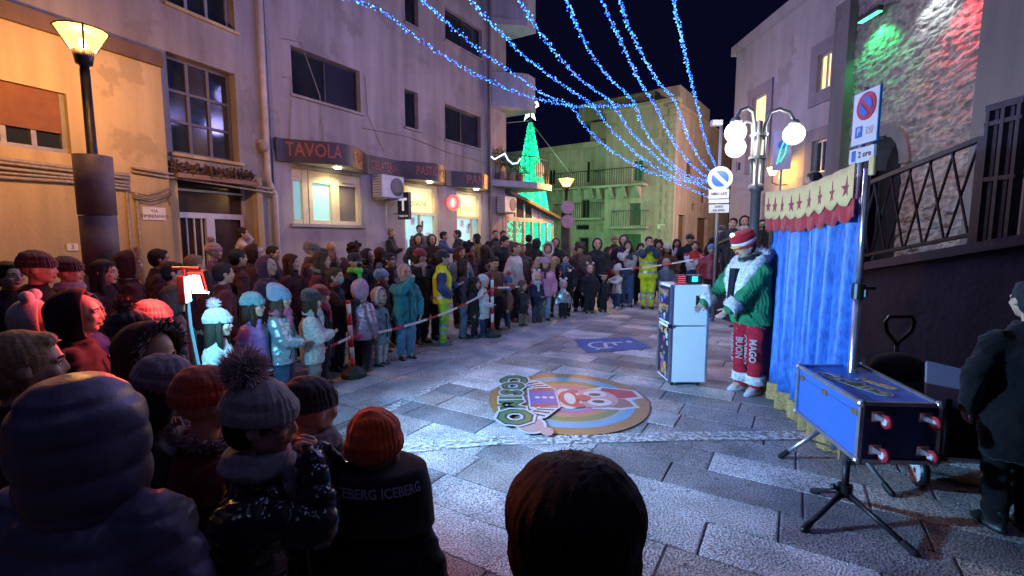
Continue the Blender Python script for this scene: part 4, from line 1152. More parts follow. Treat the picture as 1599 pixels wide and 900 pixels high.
for D, nm in ((D1, "double_door"), (D2, "glass_door")):
    u0, u1, z0, z1 = D; zt = z0 + (z1 - z0) * .70; mb = MB()
    for a, b in ((u0 + .002, u0 + .06), (u1 - .16, u1 - .002)): FR2.box(mb, a, b, -.2, .0, z0, z1 - .002)
    FR2.box(mb, u0 + .06, u1 - .16, -.19, -.01, zt, zt + .08); FR2.box(mb, u0 + .06, u1 - .16, -.19, -.01, z1 - .08, z1 - .003)
    um = u0 + (u1 - u0) * (.62 if D is D2 else .45); FR2.box(mb, um, um + .05, -.19, -.02, z0, zt)
    o = wbuild(mb, nm, cream, ab)
    mb = MB(); FR2.box(mb, u0 + .05, u1 - .15, -.13, -.11, zt + .07, z1 - .07); tp = mb.build("transom", emit("transom_glow", (.85, .78, .42), .55), o)
    text_obj("lettering", "gelatine", (z1 - zt) * .3, mat("green_print", (.05, .22, .12), .6), o, FR2.M((u0 + u1) / 2 - .02, -.108, (zt + z1) / 2 - .08), .001, xs=.9)
    mb = MB(); FR2.box(mb, u0 + .16, u0 + .3, -.109, -.105, zt + .1, z1 - .1); mb.build("transom_stripe", emit("yellow_stripe", (.9, .65, .05), .5), o)
    pa = emit("lit_shop_interior", (.40, .72, .76), .75); 
    mb = MB(); FR2.box(mb, u0 + .05, um + .01, -.12, -.1, z0, zt + .01); mb.build("pane", pa, o); mb = MB(); FR2.box(mb, um + .04, u1 - .15, -.12, -.1, z0, zt + .01); mb.build("pane", pa if D is D1 else frost2, o)
    rr_ = random.Random(5); dk = mat("dark_sticker", (.05, .06, .09), .5)
    for q in range(9):
        a = rr_.uniform(u0 + .1, u1 - .4); z = rr_.uniform(z0 + .9, zt - .25); mb = MB(); FR2.box(mb, a, a + rr_.uniform(.08, .22), -.098, -.095, z, z + rr_.uniform(.05, .3)); mb.build("sticker", dk if q % 2 else mat("pale_sticker", (.7, .75, .75), .5), o)
# step in front of the shop
mb = MB(); FR2.box(mb, 3.4, 8.4, .05, 1.2, -.01, .27); struct(mb.build("shop_step", plaster("step_stone", (.3, .29, .29))))
# hanging signs
def aircon(px, py, wd, ht, v, label):
    a = FR2.hit(px, py, v); c = a
    r = empty("air_conditioner", FR2.pt(a[0], v, a[1])); tag(r, label, "air conditioner")
    wm = mat("aircon_casing", (.58, .58, .57), .5, var=.1, vscale=5)
    mb = MB(); FR2.box(mb, a[0] - wd / 2, a[0] + wd / 2, v, v + .34, a[1] - ht / 2, a[1] + ht / 2); wbuild(mb, "casing", wm, r)
    mb = MB(); m_ = FR2.M(a[0] + wd * .18, v + .345, a[1]); 
    for q in (.1, .18, .25): mb.torus((0, 0, 0), ht * q * 1.5, .01, 24, 6, m_)
    mb.cyl((0, 0, -.002), (0, 0, .004), ht * .42, n=24, M=m_); wbuild(mb, "fan_grille", mat("dark_grille", (.10, .10, .11), .5), r)
    mb = MB()
    for i in range(8):
        z = a[1] - ht * .42 + ht * .84 * i / 7; mb.hexa([FR2.pt(a[0] - wd / 2 - .006, v + .03, z - .008), FR2.pt(a[0] - wd / 2 - .001, v + .03, z - .008), FR2.pt(a[0] - wd / 2 - .001, v + .31, z - .008), FR2.pt(a[0] - wd / 2 - .006, v + .31, z - .008), FR2.pt(a[0] - wd / 2 - .006, v + .03, z + .008), FR2.pt(a[0] - wd / 2 - .001, v + .03, z + .008), FR2.pt(a[0] - wd / 2 - .001, v + .31, z + .008), FR2.pt(a[0] - wd / 2 - .006, v + .31, z + .008)])
    wbuild(mb, "side_grille", mat("dark_grille", (.10, .10, .11), .5), r)
    for q in (-.3, .3): mb = MB(); FR2.box(mb, a[0] + wd * q - .02, a[0] + wd * q + .02, .03, v + .3, a[1] - ht / 2 - .05, a[1] - ht / 2 - .004); wbuild(mb, "bracket", wm, r)
    tubeobj([FR2.pt(a[0] + .1, .06, a[1] - ht / 2), FR2.pt(a[0] + .1, .06, a[1] - ht / 2 - .9)], .018, "drain_pipe", wm, r)
aircon(600, 293, .78, .56, .1, "white air conditioner between the shop window and the shop door")
aircon(786, 320, .8, .56, .1, "white air conditioner on the corner wall beside the glazed veranda")
a = FR2.hit(631, 322, .4); ts = empty("hanging_sign", FR2.pt(a[0], .4, a[1])); tag(ts, "black hanging sign with a white letter T beside the shop door", "shop sign")
mb = MB(); hs = .52
d = FR2.d; M0 = Matrix.Translation(FR2.pt(a[0], .42, a[1])) @ Matrix(((FR2.n[0], 0, -FR2.d[0], 0), (FR2.n[1], 0, -FR2.d[1], 0), (0, 1, 0, 0), (0, 0, 0, 1)))
mb.box((0, 0, 0), (.4, .72, .1), M0); wbuild(mb, "sign_box", mat("black_sign", (.03, .028, .03), .35), ts)
o = text_obj("lettering", "T", .46, emit("white_letter", (.8, .8, .85), .5, False), ts, M0 @ Matrix.Translation((0, .02, .052)), .002, .012); o.matrix_parent_inverse = ts.matrix_basis.inverted()
o = text_obj("lettering", "TABACCHI", .07, emit("white_letter", (.8, .8, .85), .5, False), ts, M0 @ Matrix.Translation((0, -.27, .052)), .001); o.matrix_parent_inverse = ts.matrix_basis.inverted()
for z in (.2, -.2): tubeobj([FR2.pt(a[0], .0, a[1] + z), FR2.pt(a[0], .25, a[1] + z)], .012, "bracket", dalu, ts)
a = FR2.hit(706, 317, .25); rsn = empty("round_sign", FR2.pt(a[0], .25, a[1])); tag(rsn, "round red lit sign with a white diamond between the shop doors", "shop sign")
M0 = Matrix.Translation(FR2.pt(a[0], .33, a[1])) @ Matrix(((FR2.n[0], 0, -FR2.d[0], 0), (FR2.n[1], 0, -FR2.d[1], 0), (0, 1, 0, 0), (0, 0, 0, 1)))
mb = MB(); mb.cyl((0, 0, -.05), (0, 0, .05), .24, n=28, M=M0); wbuild(mb, "sign_disc", emit("pale_sign_face", (.8, .45, .42), .6), rsn)
mb = MB(); mb.torus((0, 0, .052), .20, .035, 28, 8, M0); wbuild(mb, "red_ring", emit("red_neon", (1, .08, .08), 1.6), rsn)
mb = MB(); mb.prism([(0, -.13), (.07, 0), (0, .13), (-.07, 0)], lambda a, b, d: tuple(M0 @ Vector((a, b, d))), .053, .065); wbuild(mb, "diamond", emit("white_diamond", (.9, .95, 1), 1.2), rsn)
tubeobj([FR2.pt(a[0], .0, a[1]), FR2.pt(a[0], .15, a[1])], .015, "bracket", dalu, rsn)
def pinv(o, parent): o.parent = parent; o.matrix_parent_inverse = parent.matrix_basis.inverted(); return o
# ------------------------------------------------------------------ glazed veranda beside the shop
FV = FR((FR2.pt(9.36, 0, 0)[0], FR2.pt(9.36, 0, 0)[1]), (.55, .83))
ver = empty("glazed_veranda", FV.pt(2, 0, 0)); tag(ver, "low glazed veranda with a sloping roof in front of the green light tree", "veranda")
white_fr = mat("white_frame", (.55, .52, .50), .5, var=.1, vscale=8)
a0 = 0.0; a1 = FV.hit(864, 350)[0]
zr0 = FV.hit(792, 304)[1]; zr1 = FV.hit(866, 343)[1]; zl = FV.hit(830, 345)[1]
def zroof(u): return zr0 + (zr1 - zr0) * u / a1
mb = MB(); mb.hexa([FV.pt(-.1, .3, zr0 + .03), FV.pt(a1 + .3, .3, zroof(a1 + .3) + .03), FV.pt(a1 + .3, -3, zroof(a1 + .3) + .03), FV.pt(-.1, -3, zr0 + .03), FV.pt(-.1, .3, zr0 + .15), FV.pt(a1 + .3, .3, zroof(a1 + .3) + .15), FV.pt(a1 + .3, -3, zroof(a1 + .3) + .15), FV.pt(-.1, -3, zr0 + .15)]); wbuild(mb, "roof", mat("brown_roof", (.13, .09, .075), .7, var=.3, vscale=9, bump=.3, bscale=20), ver)
mb = MB(); k = 6
for i in range(k):
    u = a1 * i / k; FV.box(mb, u, u + .09, -.06, .04, 0, zroof(u + .05))
FV.box(mb, a1 - .09, a1, -.06, .04, 0, zroof(a1))
FV.box(mb, 0, a1, -.05, .05, zl - .06, zl + .1); FV.box(mb, 0, a1, -.05, .05, 1.0, 1.1)
wbuild(mb, "frame", white_fr, ver)
mb = MB(); mb.prism([(0, 0), (a1, 0), (a1, .95), (0, .95)], lambda a, b, d: FV.pt(a, d, b), -.03, .02); wbuild(mb, "parapet_panel", white_fr, ver)
gv = glass("veranda_glass", (.05, .06, .06), .08)
for i in range(k):
    u, u2 = a1 * i / k + .09, a1 * (i + 1) / k
    for lo, hi0, hi1 in ((zl + .1, zroof(u), zroof(u2)),):
        mb = MB(); mb.hexa([FV.pt(u, .0, lo), FV.pt(u2, 0, lo), FV.pt(u2, -.02, lo), FV.pt(u, -.02, lo), FV.pt(u, 0, hi0), FV.pt(u2, 0, hi1), FV.pt(u2, -.02, hi1), FV.pt(u, -.02, hi0)]); wbuild(mb, "gable_pane", white_fr if i in (0, 3, 4, 5) else gv, ver)
rr = np.random.default_rng(4)
inner = emit("veranda_glow_wall", (.35, .30, .20), .35)  # wall glows by itself; the lit inside is put into its material
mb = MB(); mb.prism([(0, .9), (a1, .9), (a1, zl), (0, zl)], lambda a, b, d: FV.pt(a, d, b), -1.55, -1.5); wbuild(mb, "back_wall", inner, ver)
green_led = emit("green_leds", (.02, 1.0, .42), 2.2, False)
def ledcloud(mb, p, sz): 
    u = Vector(rr.normal(size=3)).normalized(); v = u.orthogonal().normalized(); w_ = u.cross(v)
    q = [Vector(p) + u * sz, Vector(p) + v * sz, Vector(p) + w_ * sz, Vector(p) - (u + v + w_) * sz * .6]
    mb.add([tuple(x) for x in q], [(0, 1, 2), (0, 3, 1), (1, 3, 2), (2, 3, 0)])
for f0, f1 in ((.04, .24), (.32, .5), (.58, .68), (.8, .97)):
    mb = MB()
    for _ in range(int(900 * (f1 - f0))):
        u = a1 * rr.uniform(f0, f1); z = rr.uniform(.95, zl - .05); ledcloud(mb, FV.pt(u, -.3 + rr.normal() * .03, z), .028)
    o = wbuild(mb, "light_curtain", green_led, ver); o['kind'] = 'stuff'
lamp("veranda_light", 'POINT', FV.pt(a1 * .5, -.7, 1.9), (.25, 1, .6), 14, .2)

# ------------------------------------------------------------------ tall cone tree of green lights
TY = 26.0
top = atY(829, 192, TY); bx0 = atY(800, 330, TY); bx1 = atY(851, 335, TY)
cx, cyy = top.x, TY
rb = (bx1.x - bx0.x) / 2 * (top.z) / (top.z - bx0.z) * 1.0
tree = empty("light_tree", (cx, cyy, 0)); tag(tree, "tall cone shaped tree of green lights behind the veranda with white star bows", "light tree")
mb = MB(); mb.smooth = True; mb.cyl((cx, cyy, .6), (cx, cyy, top.z), rb * .9, .12, 24); wbuild(mb, "cone_net", emit("green_glow_net", (.01, .5, .24), .9, False), tree)  # net made to glow itself, standing in for the bulbs' light
mb = MB(); mb.cyl((cx, cyy, 0), (cx, cyy, 9), .06, n=8); wbuild(mb, "pole", dalu, tree)
mb = MB()
for i in range(6500):
    t = 1 - math.sqrt(rr.uniform(0, 1)); z = .6 + (top.z - .6) * t
    r_ = rb * (1 - t) + .12 * t; a = rr.uniform(0, 2 * math.pi)
    k_ = abs(math.sin(a * 5 + z * .9))
    if k_ < .25 and rr.uniform() < .7: continue
    ledcloud(mb, (cx + r_ * math.cos(a), cyy + r_ * math.sin(a), z), .034)
o = wbuild(mb, "green_bulbs", green_led, tree); o['kind'] = 'stuff'
for dx, dy, z, pw in ((-2.6, -1.6, 2.4, 60), (2.8, -1.0, 2.6, 420), (1.9, 2.2, 5.0, 520), (2.9, 1.4, 2.6, 520), (0, -1.6, 5.0, 60)):
    lamp("light_tree_glow", 'POINT', (cx + dx * .8, cyy + dy, z), (.20, 1.0, .46), pw * .36, .5)
wled = emit("white_leds", (.75, 1, .95), 4, False)
def bow(c, s, rot):
    mb = MB(); M = Matrix.Translation(c) @ Matrix.Rotation(R(rot), 4, 'Y')
    for sx in (-1, 1):
        mb.tube([M @ Vector((0, 0, s * .35)), M @ Vector((sx * s * .45, 0, s * .3)), M @ Vector((sx * s * .7, 0, -s * .45)), M @ Vector((sx * s * .1, 0, s * .1)), M @ Vector((0, 0, s * .35))], .028, 6)
        mb.tube([M @ Vector((sx * s * .15, 0, s * .3)), M @ Vector((sx * s * .5, 0, -s * .2))], .02, 6)
    return mb
wbuild(bow(atY(828, 182, TY), .42, 0), "star_bow", wled, tree); wbuild(bow(atY(829, 157, TY), .3, 180), "star_bow", wled, tree); wbuild(bow(atY(838, 163, TY), .24, 70), "star_bow", wled, tree)
for d in ((848, 212, 905, 290), (815, 190, 792, 192)):
    tubeobj([atY(d[0] - 14, d[1] - 15, TY) if d[0] > 830 else atY(826, 189, TY), atY(d[2], d[3], TY + 4 if d[0] > 830 else 19)], .015, "guy_wire", alu, tree, 5)
face_b = empty("santa_face", atY(843, 265, TY - .6)); tag(face_b, "small pinkish lit santa face figure on the side of the green light tree", "figure")
p_ = atY(843, 265, TY - .6); mb = MB(); mb.smooth = True; mb.ell(p_, (.24, .12, .38), 14, 10); mb.ell(p_ + Vector((0, -.1, 0)), (.06, .06, .08), 8, 6); pinv(mb.build("face", emit("pinkish_glow", (.8, .4, .28), .5)), face_b)
mb = MB(); mb.smooth = True; mb.ell(p_ + Vector((0, -.05, -.26)), (.2, .1, .16), 12, 8); pinv(mb.build("beard", mat("pale_beard", (.5, .45, .4), .9)), face_b)
# white light garland on the balcony
gpts = [(767, 245), (772, 249), (781, 244), (788, 240), (793, 250), (800, 256), (808, 255), (812, 248)]
garl = empty("balcony_garland", FR2.pt(8.9, .9, zb1 + 1)); tag(garl, "short white and blue light garland draped on the first floor balcony", "garland")
g3 = []
for px, py in gpts: a = FR2.hit(px, py, .7); g3.append(Vector(FR2.pt(a[0], .72, a[1])))
mb = MB(); mb.tube(g3, .022, 6); pinv(mb.build("light_rope", emit("ice_leds", (.45, .7, 1), 3.0, False)), garl)

# ------------------------------------------------------------------ far stone palazzo
A_ = atY(838, 372, 36); B_ = atY(1050, 372, 30); C_ = atY(1136, 372, 41)
FB = FR((A_.x, A_.y), (B_.x - A_.x, B_.y - A_.y)); LB = math.hypot(B_.x - A_.x, B_.y - A_.y)
FS = FR((B_.x, B_.y), (C_.x - B_.x, C_.y - B_.y)); LS = math.hypot(C_.x - B_.x, C_.y - B_.y)
lime = plaster("limestone", (.47, .44, .39), .35, 9); lime2 = plaster("limestone_side", (.45, .36, .30), .35, 9)
pal = empty("stone_palazzo", FB.pt(LB / 2, -2, 0)); tag(pal, "old stone corner palazzo with balconies lit green by the light tree", "building")
um = FB.hit(945, 300)[0]
def fr_(x0, y0, x1, y1, v=0): return FB.rect(x0, y0, x1, y1, v)
zw = FB.hit(900, 232)[1]; zm = FB.hit(1000, 168)[1]; za = FB.hit(1000, 132)[1]
wn = [fr_(912, 250, 925, 285), fr_(853, 264, 864, 288), fr_(905, 312, 918, 340), fr_(931, 311, 941, 327), fr_(902, 371, 923, 415), fr_(896, 351, 928, 359), fr_(931, 350, 940, 363)]
wm_ = [fr_(983, 318, 1000, 352), fr_(975, 366, 1000, 415), fr_(988, 250, 1004, 283)]
wn[4] = (wn[4][0], wn[4][1], -.1, wn[4][3]); wm_[1] = (wm_[1][0], wm_[1][1], -.1, wm_[1][3])
wbuild(wall(FB, -6, um, 0, zw, -.3, -1, wn), "wing_wall", lime, pal)
wbuild(wall(FB, um + .003, LB, 0, zm, 0, -1.2, wm_), "front_wall", lime, pal)
mb = MB(); FB.box(mb, um + .2, LB - .3, -9, -1.6, 0, za); wbuild(mb, "attic", lime, pal)
mb = MB(); FB.box(mb, -6, um - .02, -8, -1.05, 0, zw - .1); wbuild(mb, "wing_body", lime, pal)
mb = MB(); FB.box(mb, um - .15, LB + .15, -.6, .22, zm + .003, zm + .22); FB.box(mb, -6.2, um - .16, -.9, -.08, zw + .003, zw + .35); wbuild(mb, "cornice", lime, pal)
shut = mat("grey_shutter", (.12, .13, .12), .7, var=.2, vscale=12); green_d = mat("green_door_paint", (.06, .12, .08), .6, var=.2)
for i, r_ in enumerate(wn): window(FB, pal, r_, -.3, 2 if i in (0, 1, 2) else 1, 1, white_fr if i in (0, 1) else shut, gl if i != 3 else glass("pale_lit_glass", (.12, .2, .24), .1), .07, None, .15, name='door' if i in (2, 4) else 'window')  # small fourth window: its lit look put into a paler pane colour
window(FB, pal, wm_[0], 0, 2, 1, shut, shut, .06, None, .15, name='door'); window(FB, pal, wm_[1], 0, 2, 1, green_d, green_d, .06, None, .2, name='door'); window(FB, pal, wm_[2], 0, 2, 1, white_fr, glass("green_lit_pane", (.08, .2, .16), .2), .08, None, .15)  # last window: green light from the tree put into the pane colour
def fbal(u0, u1, z, v, out=.7, nm="balcony", brk=True):
    mb = MB(); FB.box(mb, u0, u1, v + .003, v + out, z - .14, z)
    o = wbuild(mb, nm, lime, pal)
    mb = MB(); n = int((u1 - u0) / .16)
    for i in range(n + 1):
        u = u0 + .03 + (u1 - u0 - .06) * i / n; FB.box(mb, u - .012, u + .012, v + out - .05, v + out - .026, z, z + 1)
    FB.box(mb, u0, u1, v + out - .055, v + out - .02, z + 1, z + 1.04)
    for u in (u0 + .01, u1 - .03): FB.box(mb, u, u + .02, v + .02, v + out - .06, z + .98, z + 1.02)
    mb.build("railing", dalu, o)
    if brk:
        for i in range(int((u1 - u0) / .9) + 1):
            u = u0 + .15 + i * .9
            if u > u1 - .1: break
            mb = MB(); mb.prism([(v + .01, z - .15), (v + out * .9, z - .15), (v + out * .75, z - .35), (v + .2, z - .8), (v + .01, z - .85)], lambda a, b, d: FB.pt(d, a, b), u, u + .2); mb.build("bracket", lime, o)
z = FB.hit(900, 341, .2)[1]; fbal(FB.hit(868, 340)[0], FB.hit(941, 340)[0], z, -.3, .6, brk=False)
z = FB.hit(985, 354, .3)[1]; fbal(FB.hit(960, 354)[0], FB.hit(1014, 354)[0], z, 0, .6, brk=False)
z = FB.hit(970, 289, .4)[1]; fbal(FB.hit(935, 289)[0], FB.hit(1012, 289)[0], z, 0, .8)
z2 = FB.hit(895, 293, .2)[1]; fbal(FB.hit(852, 293)[0], um - .2, z2, -.3, .7)
mb = MB(); r_ = fr_(978, 362, 998, 366); mb.torus(FB.pt((wm_[1][0] + wm_[1][1]) / 2, .03, wm_[1][3]), (wm_[1][1] - wm_[1][0]) * .5, .08, 20, 6); 
wbuild(wall(FS, 0.003, LS, 0, zm - .3, 0, -1, [FS.rect(1057, 335, 1068, 420), FS.rect(1090, 340, 1102, 420), FS.rect(1096, 300, 1102, 318), FS.rect(1081, 318, 1086, 330), FS.rect(1058, 180, 1066, 210), FS.rect(1073, 250, 1082, 280)]), "side_wall", lime2, pal)
for q in ((1057, 335, 1068, 402), (1090, 340, 1102, 402), (1096, 300, 1102, 318), (1081, 318, 1086, 330), (1058, 180, 1066, 210), (1073, 250, 1082, 280)): 
    r_ = FS.rect(*q); window(FS, pal, (r_[0], r_[1], max(r_[2], 0), r_[3]), 0, 1, 1, mat("brown_wood", (.14, .08, .05), .7, var=.3), mat("brown_wood", (.14, .08, .05), .7, var=.3), .08, None, .2, name='door' if q[3] > 400 else 'window')
mb = MB(); FS.box(mb, .2, LS, -6, -1.02, 0, zm - .4); wbuild(mb, "side_body", lime2, pal)
mb = MB(); FS.box(mb, -.1, LS, -.5, .2, zm - .297, zm - .1); FS.box(mb, .3, LS, -7, -1.5, zm - .2, zm + 1.0); wbuild(mb, "side_cornice", lime2, pal)
# quoins on the corner, separate stones
rq = random.Random(2)
for i in range(int(zm / .42)):
    mb = MB(); l1 = .75 if i % 2 else .45; FB.box(mb, LB - l1, LB + .025, -.3, .025, i * .42 + .01, i * .42 + .41); o = wbuild(mb, "quoin_stone", lime, pal)
plate(FB, 1033, 354, .5, .3, 0, [], "house_plate", "small white plate on the stone palazzo beside its corner", "plate")

# the side street's own lamp, hidden behind the pale house
lamp("side_street_lamp", 'POINT', (14.5, 24, 5.5), (1.0, .70, .60), 2600, .3)
# ------------------------------------------------------------------ right: pale house, church wall
FRR = FR((7.35, 16.2), (.02, -1.0))
house = empty("pale_house", FRR.pt(3, -2, 0)); tag(house, "tall pale rendered house with warm lit windows behind the white globe lamp", "house")
# FR normal for a wall running towards the viewer on the right side points to -X
ph = plaster("pale_house_render", (.30, .29, .28), .2)
zt_ = FRR.hit(1141, 95)[1]; uE = FRR.hit(1308, 200)[0]
hw = [FRR.rect(1284, 78, 1301, 138), FRR.rect(1180, 152, 1194, 250), FRR.rect(1268, 215, 1292, 268), FRR.rect(1152, 252, 1158, 270), FRR.rect(1203, 318, 1216, 380), FRR.rect(1180, 262, 1192, 300)]
hw = [(FRR.hit((q[0] + q[2]) / 2, 200)[0], 0, 0, 0) if False else FRR.rect(*q) for q in ((1281, 88, 1299, 135), (1178, 155, 1194, 250), (1272, 222, 1291, 268), (1150, 252, 1156, 268), (1202, 318, 1218, 372))]
wbuild(wall(FRR, 0, uE, 0, zt_, 0, -.5, hw), "wall", ph, house)
mb = MB(); FRR.box(mb, .01, uE, -7, -.52, 0, zt_ - .02); wbuild(mb, "body", ph, house)
mb = MB(); FRR.box(mb, -.12, uE, -7, .14, zt_ + .003, zt_ + .28); wbuild(mb, "eaves_cornice", ph, house)
warm_w = emit("warm_lit_window", (1.0, .70, .28), 1.3); dk_fr = plaster("dark_stone_frame", (.20, .18, .19), .2)
for i, r_ in enumerate(hw):
    window(FRR, house, r_, 0, 1 if i in (1, 3) else 2, 1, alu, warm_w if i in (0, 1) else gl, .05, None, .06)
    if i in (0, 1, 2, 4):
        mb = MB(); u0, u1, z0, z1 = r_; FRR.box(mb, u0 - .28, u0 - .004, .003, .05, z0 - .3, z1 + .3); FRR.box(mb, u1 + .004, u1 + .28, .003, .05, z0 - .3, z1 + .3); FRR.box(mb, u0 - .002, u1 + .002, .003, .05, z1 + .004, z1 + .3); FRR.box(mb, u0 - .002, u1 + .002, .003, .05, z0 - .3, z0 - .004); wbuild(mb, "window_surround", dk_fr, house)
mb = MB(); c = FRR.pt(1.9, -1, zt_ + .28); mb.box((c[0], c[1], c[2] + .3), (.4, .4, .6)); mb.cyl((c[0], c[1], c[2] + .6), (c[0], c[1], c[2] + 2.2), .015, n=6); wbuild(mb, "chimney", ph, house)
# church of rubble stone with raking coloured light
church = empty("church", FRR.pt(8, -2, 0)); tag(church, "old church of rough rubble stone washed by green white and red spotlights", "church")
def rubble(key, c):
    m = bpy.data.materials.new(key); m.use_nodes = True; n = m.node_tree.nodes; L = m.node_tree.links; p = n["Principled BSDF"]; p.inputs['Roughness'].default_value = .85
    geo = n.new("ShaderNodeNewGeometry")
    mp = n.new("ShaderNodeMapping"); mp.inputs['Scale'].default_value = (3, 2.0, 4.2); L.new(geo.outputs['Position'], mp.inputs['Vector'])
    nz = n.new("ShaderNodeTexNoise"); nz.inputs['Scale'].default_value = 1.4; L.new(mp.outputs[0], nz.inputs['Vector'])
    vm = n.new("ShaderNodeMix"); vm.data_type = 'VECTOR'; vm.inputs[0].default_value = .35; L.new(mp.outputs[0], vm.inputs[4]); L.new(nz.outputs['Color'], vm.inputs[5])
    vo = n.new("ShaderNodeTexVoronoi"); vo.inputs['Scale'].default_value = 3.2; L.new(vm.outputs[1], vo.inputs['Vector'])
    fz = n.new("ShaderNodeTexNoise"); fz.inputs['Scale'].default_value = 9; fz.inputs['Detail'].default_value = 8; L.new(geo.outputs['Position'], fz.inputs['Vector'])
    cr = n.new("ShaderNodeValToRGB"); cr.color_ramp.elements[0].color = (*[k * .6 for k in c], 1); cr.color_ramp.elements[1].color = (*[k * 1.3 for k in c], 1); cr.color_ramp.elements[0].position = .3; cr.color_ramp.elements[1].position = .7
    L.new(fz.outputs['Fac'], cr.inputs['Fac']); L.new(cr.outputs['Color'], p.inputs['Base Color'])
    ad = n.new("ShaderNodeMath"); ad.operation = 'MULTIPLY_ADD'; ad.inputs[1].default_value = -1.2; L.new(vo.outputs['Distance'], ad.inputs[0]); L.new(fz.outputs['Fac'], ad.inputs[2])
    b = n.new("ShaderNodeBump"); b.inputs['Strength'].default_value = 1; b.inputs['Distance'].default_value = .07; L.new(ad.outputs[0], b.inputs['Height']); L.new(b.outputs['Normal'], p.inputs['Normal'])
    return m
rub = rubble("rubble_masonry", (.25, .215, .19)); ash = plaster("grey_ashlar", (.15, .14, .14), .25)
uA = FRR.hit(1330, 200)[0]; uB = FRR.hit(1556, 200)[0]; uDoor = (FRR.hit(1352, 300)[0], FRR.hit(1408, 300)[0]); zdoor = FRR.hit(1380, 262)[1]
# rough relief: a displaced grid for the front face with single stones standing proud
cw = MB(); nu, nz_ = 120, 150; ZT = 10.0; r3 = np.random.default_rng(8)
UU = np.linspace(uA, 17, nu); ZZ = np.linspace(0, ZT, nz_)
cells = r3.uniform(0, 1, size=(2600, 2)) * np.array([17 - uA, ZT]) + np.array([uA, 0]); hgt = r3.uniform(-.012, .025, 2600)
for iu, u in enumerate(UU):
    d2 = ((u - cells[:, 0])[None, :]) ** 2 * 1.0 + ((ZZ[:, None] - cells[None, :, 1]) * 1.45) ** 2
    two = np.partition(d2, 1, axis=1)[:, :2]; k_ = d2.argmin(axis=1); gap = np.sqrt(two[:, 1]) - np.sqrt(two[:, 0])
    hh2 = hgt[k_] + np.clip(gap * .8, 0, .03)
    for iz, z in enumerate(ZZ):
        inside = uDoor[0] - .1 < u < uDoor[1] + .1 and z < zdoor + .9
        cw.v.append(FRR.pt(u, (hh2[iz] if not inside else hh2[iz]) , z))
um_d = (uDoor[0] + uDoor[1]) / 2; hwD = (uDoor[1] - uDoor[0]) / 2
def in_arch(u, z): return abs(u - um_d) < hwD and (z < zdoor or (u - um_d) ** 2 / hwD ** 2 + (z - zdoor) ** 2 / .62 ** 2 < 1)
for iu in range(nu - 1):
    for iz in range(nz_ - 1):
        if in_arch((UU[iu] + UU[iu + 1]) / 2, (ZZ[iz] + ZZ[iz + 1]) / 2): continue
        cw.f.append((iu * nz_ + iz, (iu + 1) * nz_ + iz, (iu + 1) * nz_ + iz + 1, iu * nz_ + iz + 1)); cw.mi.append(0); cw.sm.append(False)
wbuild(cw, "rubble_wall", rub, church)
mb = MB(); FRR.box(mb, uA - .02, 17, -5, -.55, 0, ZT); wbuild(mb, "nave_body", ash, church)
mb = MB(); FRR.box(mb, uDoor[0] - .15, uDoor[1] + .15, -.5, -.4, 0, zdoor + .8); wbuild(mb, "door", mat("black_wood", (.012, .01, .01), .7, var=.3), church)
mb = MB(); n = 9
for i in range(n):   # arch reveal
    a, b = math.pi * i / n, math.pi * (i + 1) / n
    P0 = (um_d + hwD * math.cos(a), zdoor + .62 * math.sin(a)); P1 = (um_d + hwD * math.cos(b), zdoor + .62 * math.sin(b)); Q0 = (um_d + (hwD + .22) * math.cos(a), zdoor + .84 * math.sin(a)); Q1 = (um_d + (hwD + .22) * math.cos(b), zdoor + .84 * math.sin(b))
    mb.hexa([FRR.pt(P0[0], .1, P0[1]), FRR.pt(P1[0], .1, P1[1]), FRR.pt(P1[0], -.45, P1[1]), FRR.pt(P0[0], -.45, P0[1]), FRR.pt(Q0[0], .1, Q0[1]), FRR.pt(Q1[0], .1, Q1[1]), FRR.pt(Q1[0], -.45, Q1[1]), FRR.pt(Q0[0], -.45, Q0[1])])
wbuild(mb, "arch_surround", ash, church)
mb = MB(); FRR.box(mb, uE + .003, uA, -.5, .22, 0, FRR.hit(1312, 8, .2)[1]); wbuild(mb, "buttress", ash, church)
mb = MB(); FRR.box(mb, uB, uB + .9, .1, .4, 0, ZT); wbuild(mb, "pilaster", ash, church)
mb = MB(); c_ = MB()
# projecting spot bars above the wall
for k, (px, py, col, name) in enumerate(((1359, 26, (.04, 1, .25), "green"), (1444, -22, (.75, .95, 1), "white"), (1516, -40, (1, .05, .06), "red"))):
    h_ = FRR.hit(px, py, .28); base = FRR.pt(h_[0], .28, h_[1])
    r_ = empty("spotlight", base); tag(r_, "%s bar spotlight high on the church wall grazing the rubble stone" % name, "spotlight", "coloured spotlights on the church wall")
    mb = MB(); FRR.box(mb, h_[0] - .28, h_[0] + .28, .23, .33, h_[1] - .0, h_[1] + .1); pinv(mb.build("housing", dalu), r_)
    mb = MB(); FRR.box(mb, h_[0] - .26, h_[0] + .26, .235, .325, h_[1] - .02, h_[1] - .003); pinv(mb.build("lens", emit("lens_" + name, col, 6, False)), r_)
    mb = MB(); FRR.box(mb, h_[0] - .03, h_[0] + .03, -.05, .23, h_[1] + .03, h_[1] + .07); pinv(mb.build("bracket", dalu), r_)
    lamp("church_spot", 'SPOT', FRR.pt(h_[0], .36, h_[1] - .06), col, (90, 55, 125)[k], .03, FRR.pt(h_[0], .0, h_[1] - 1.0), (104, 100, 108)[k], .6)

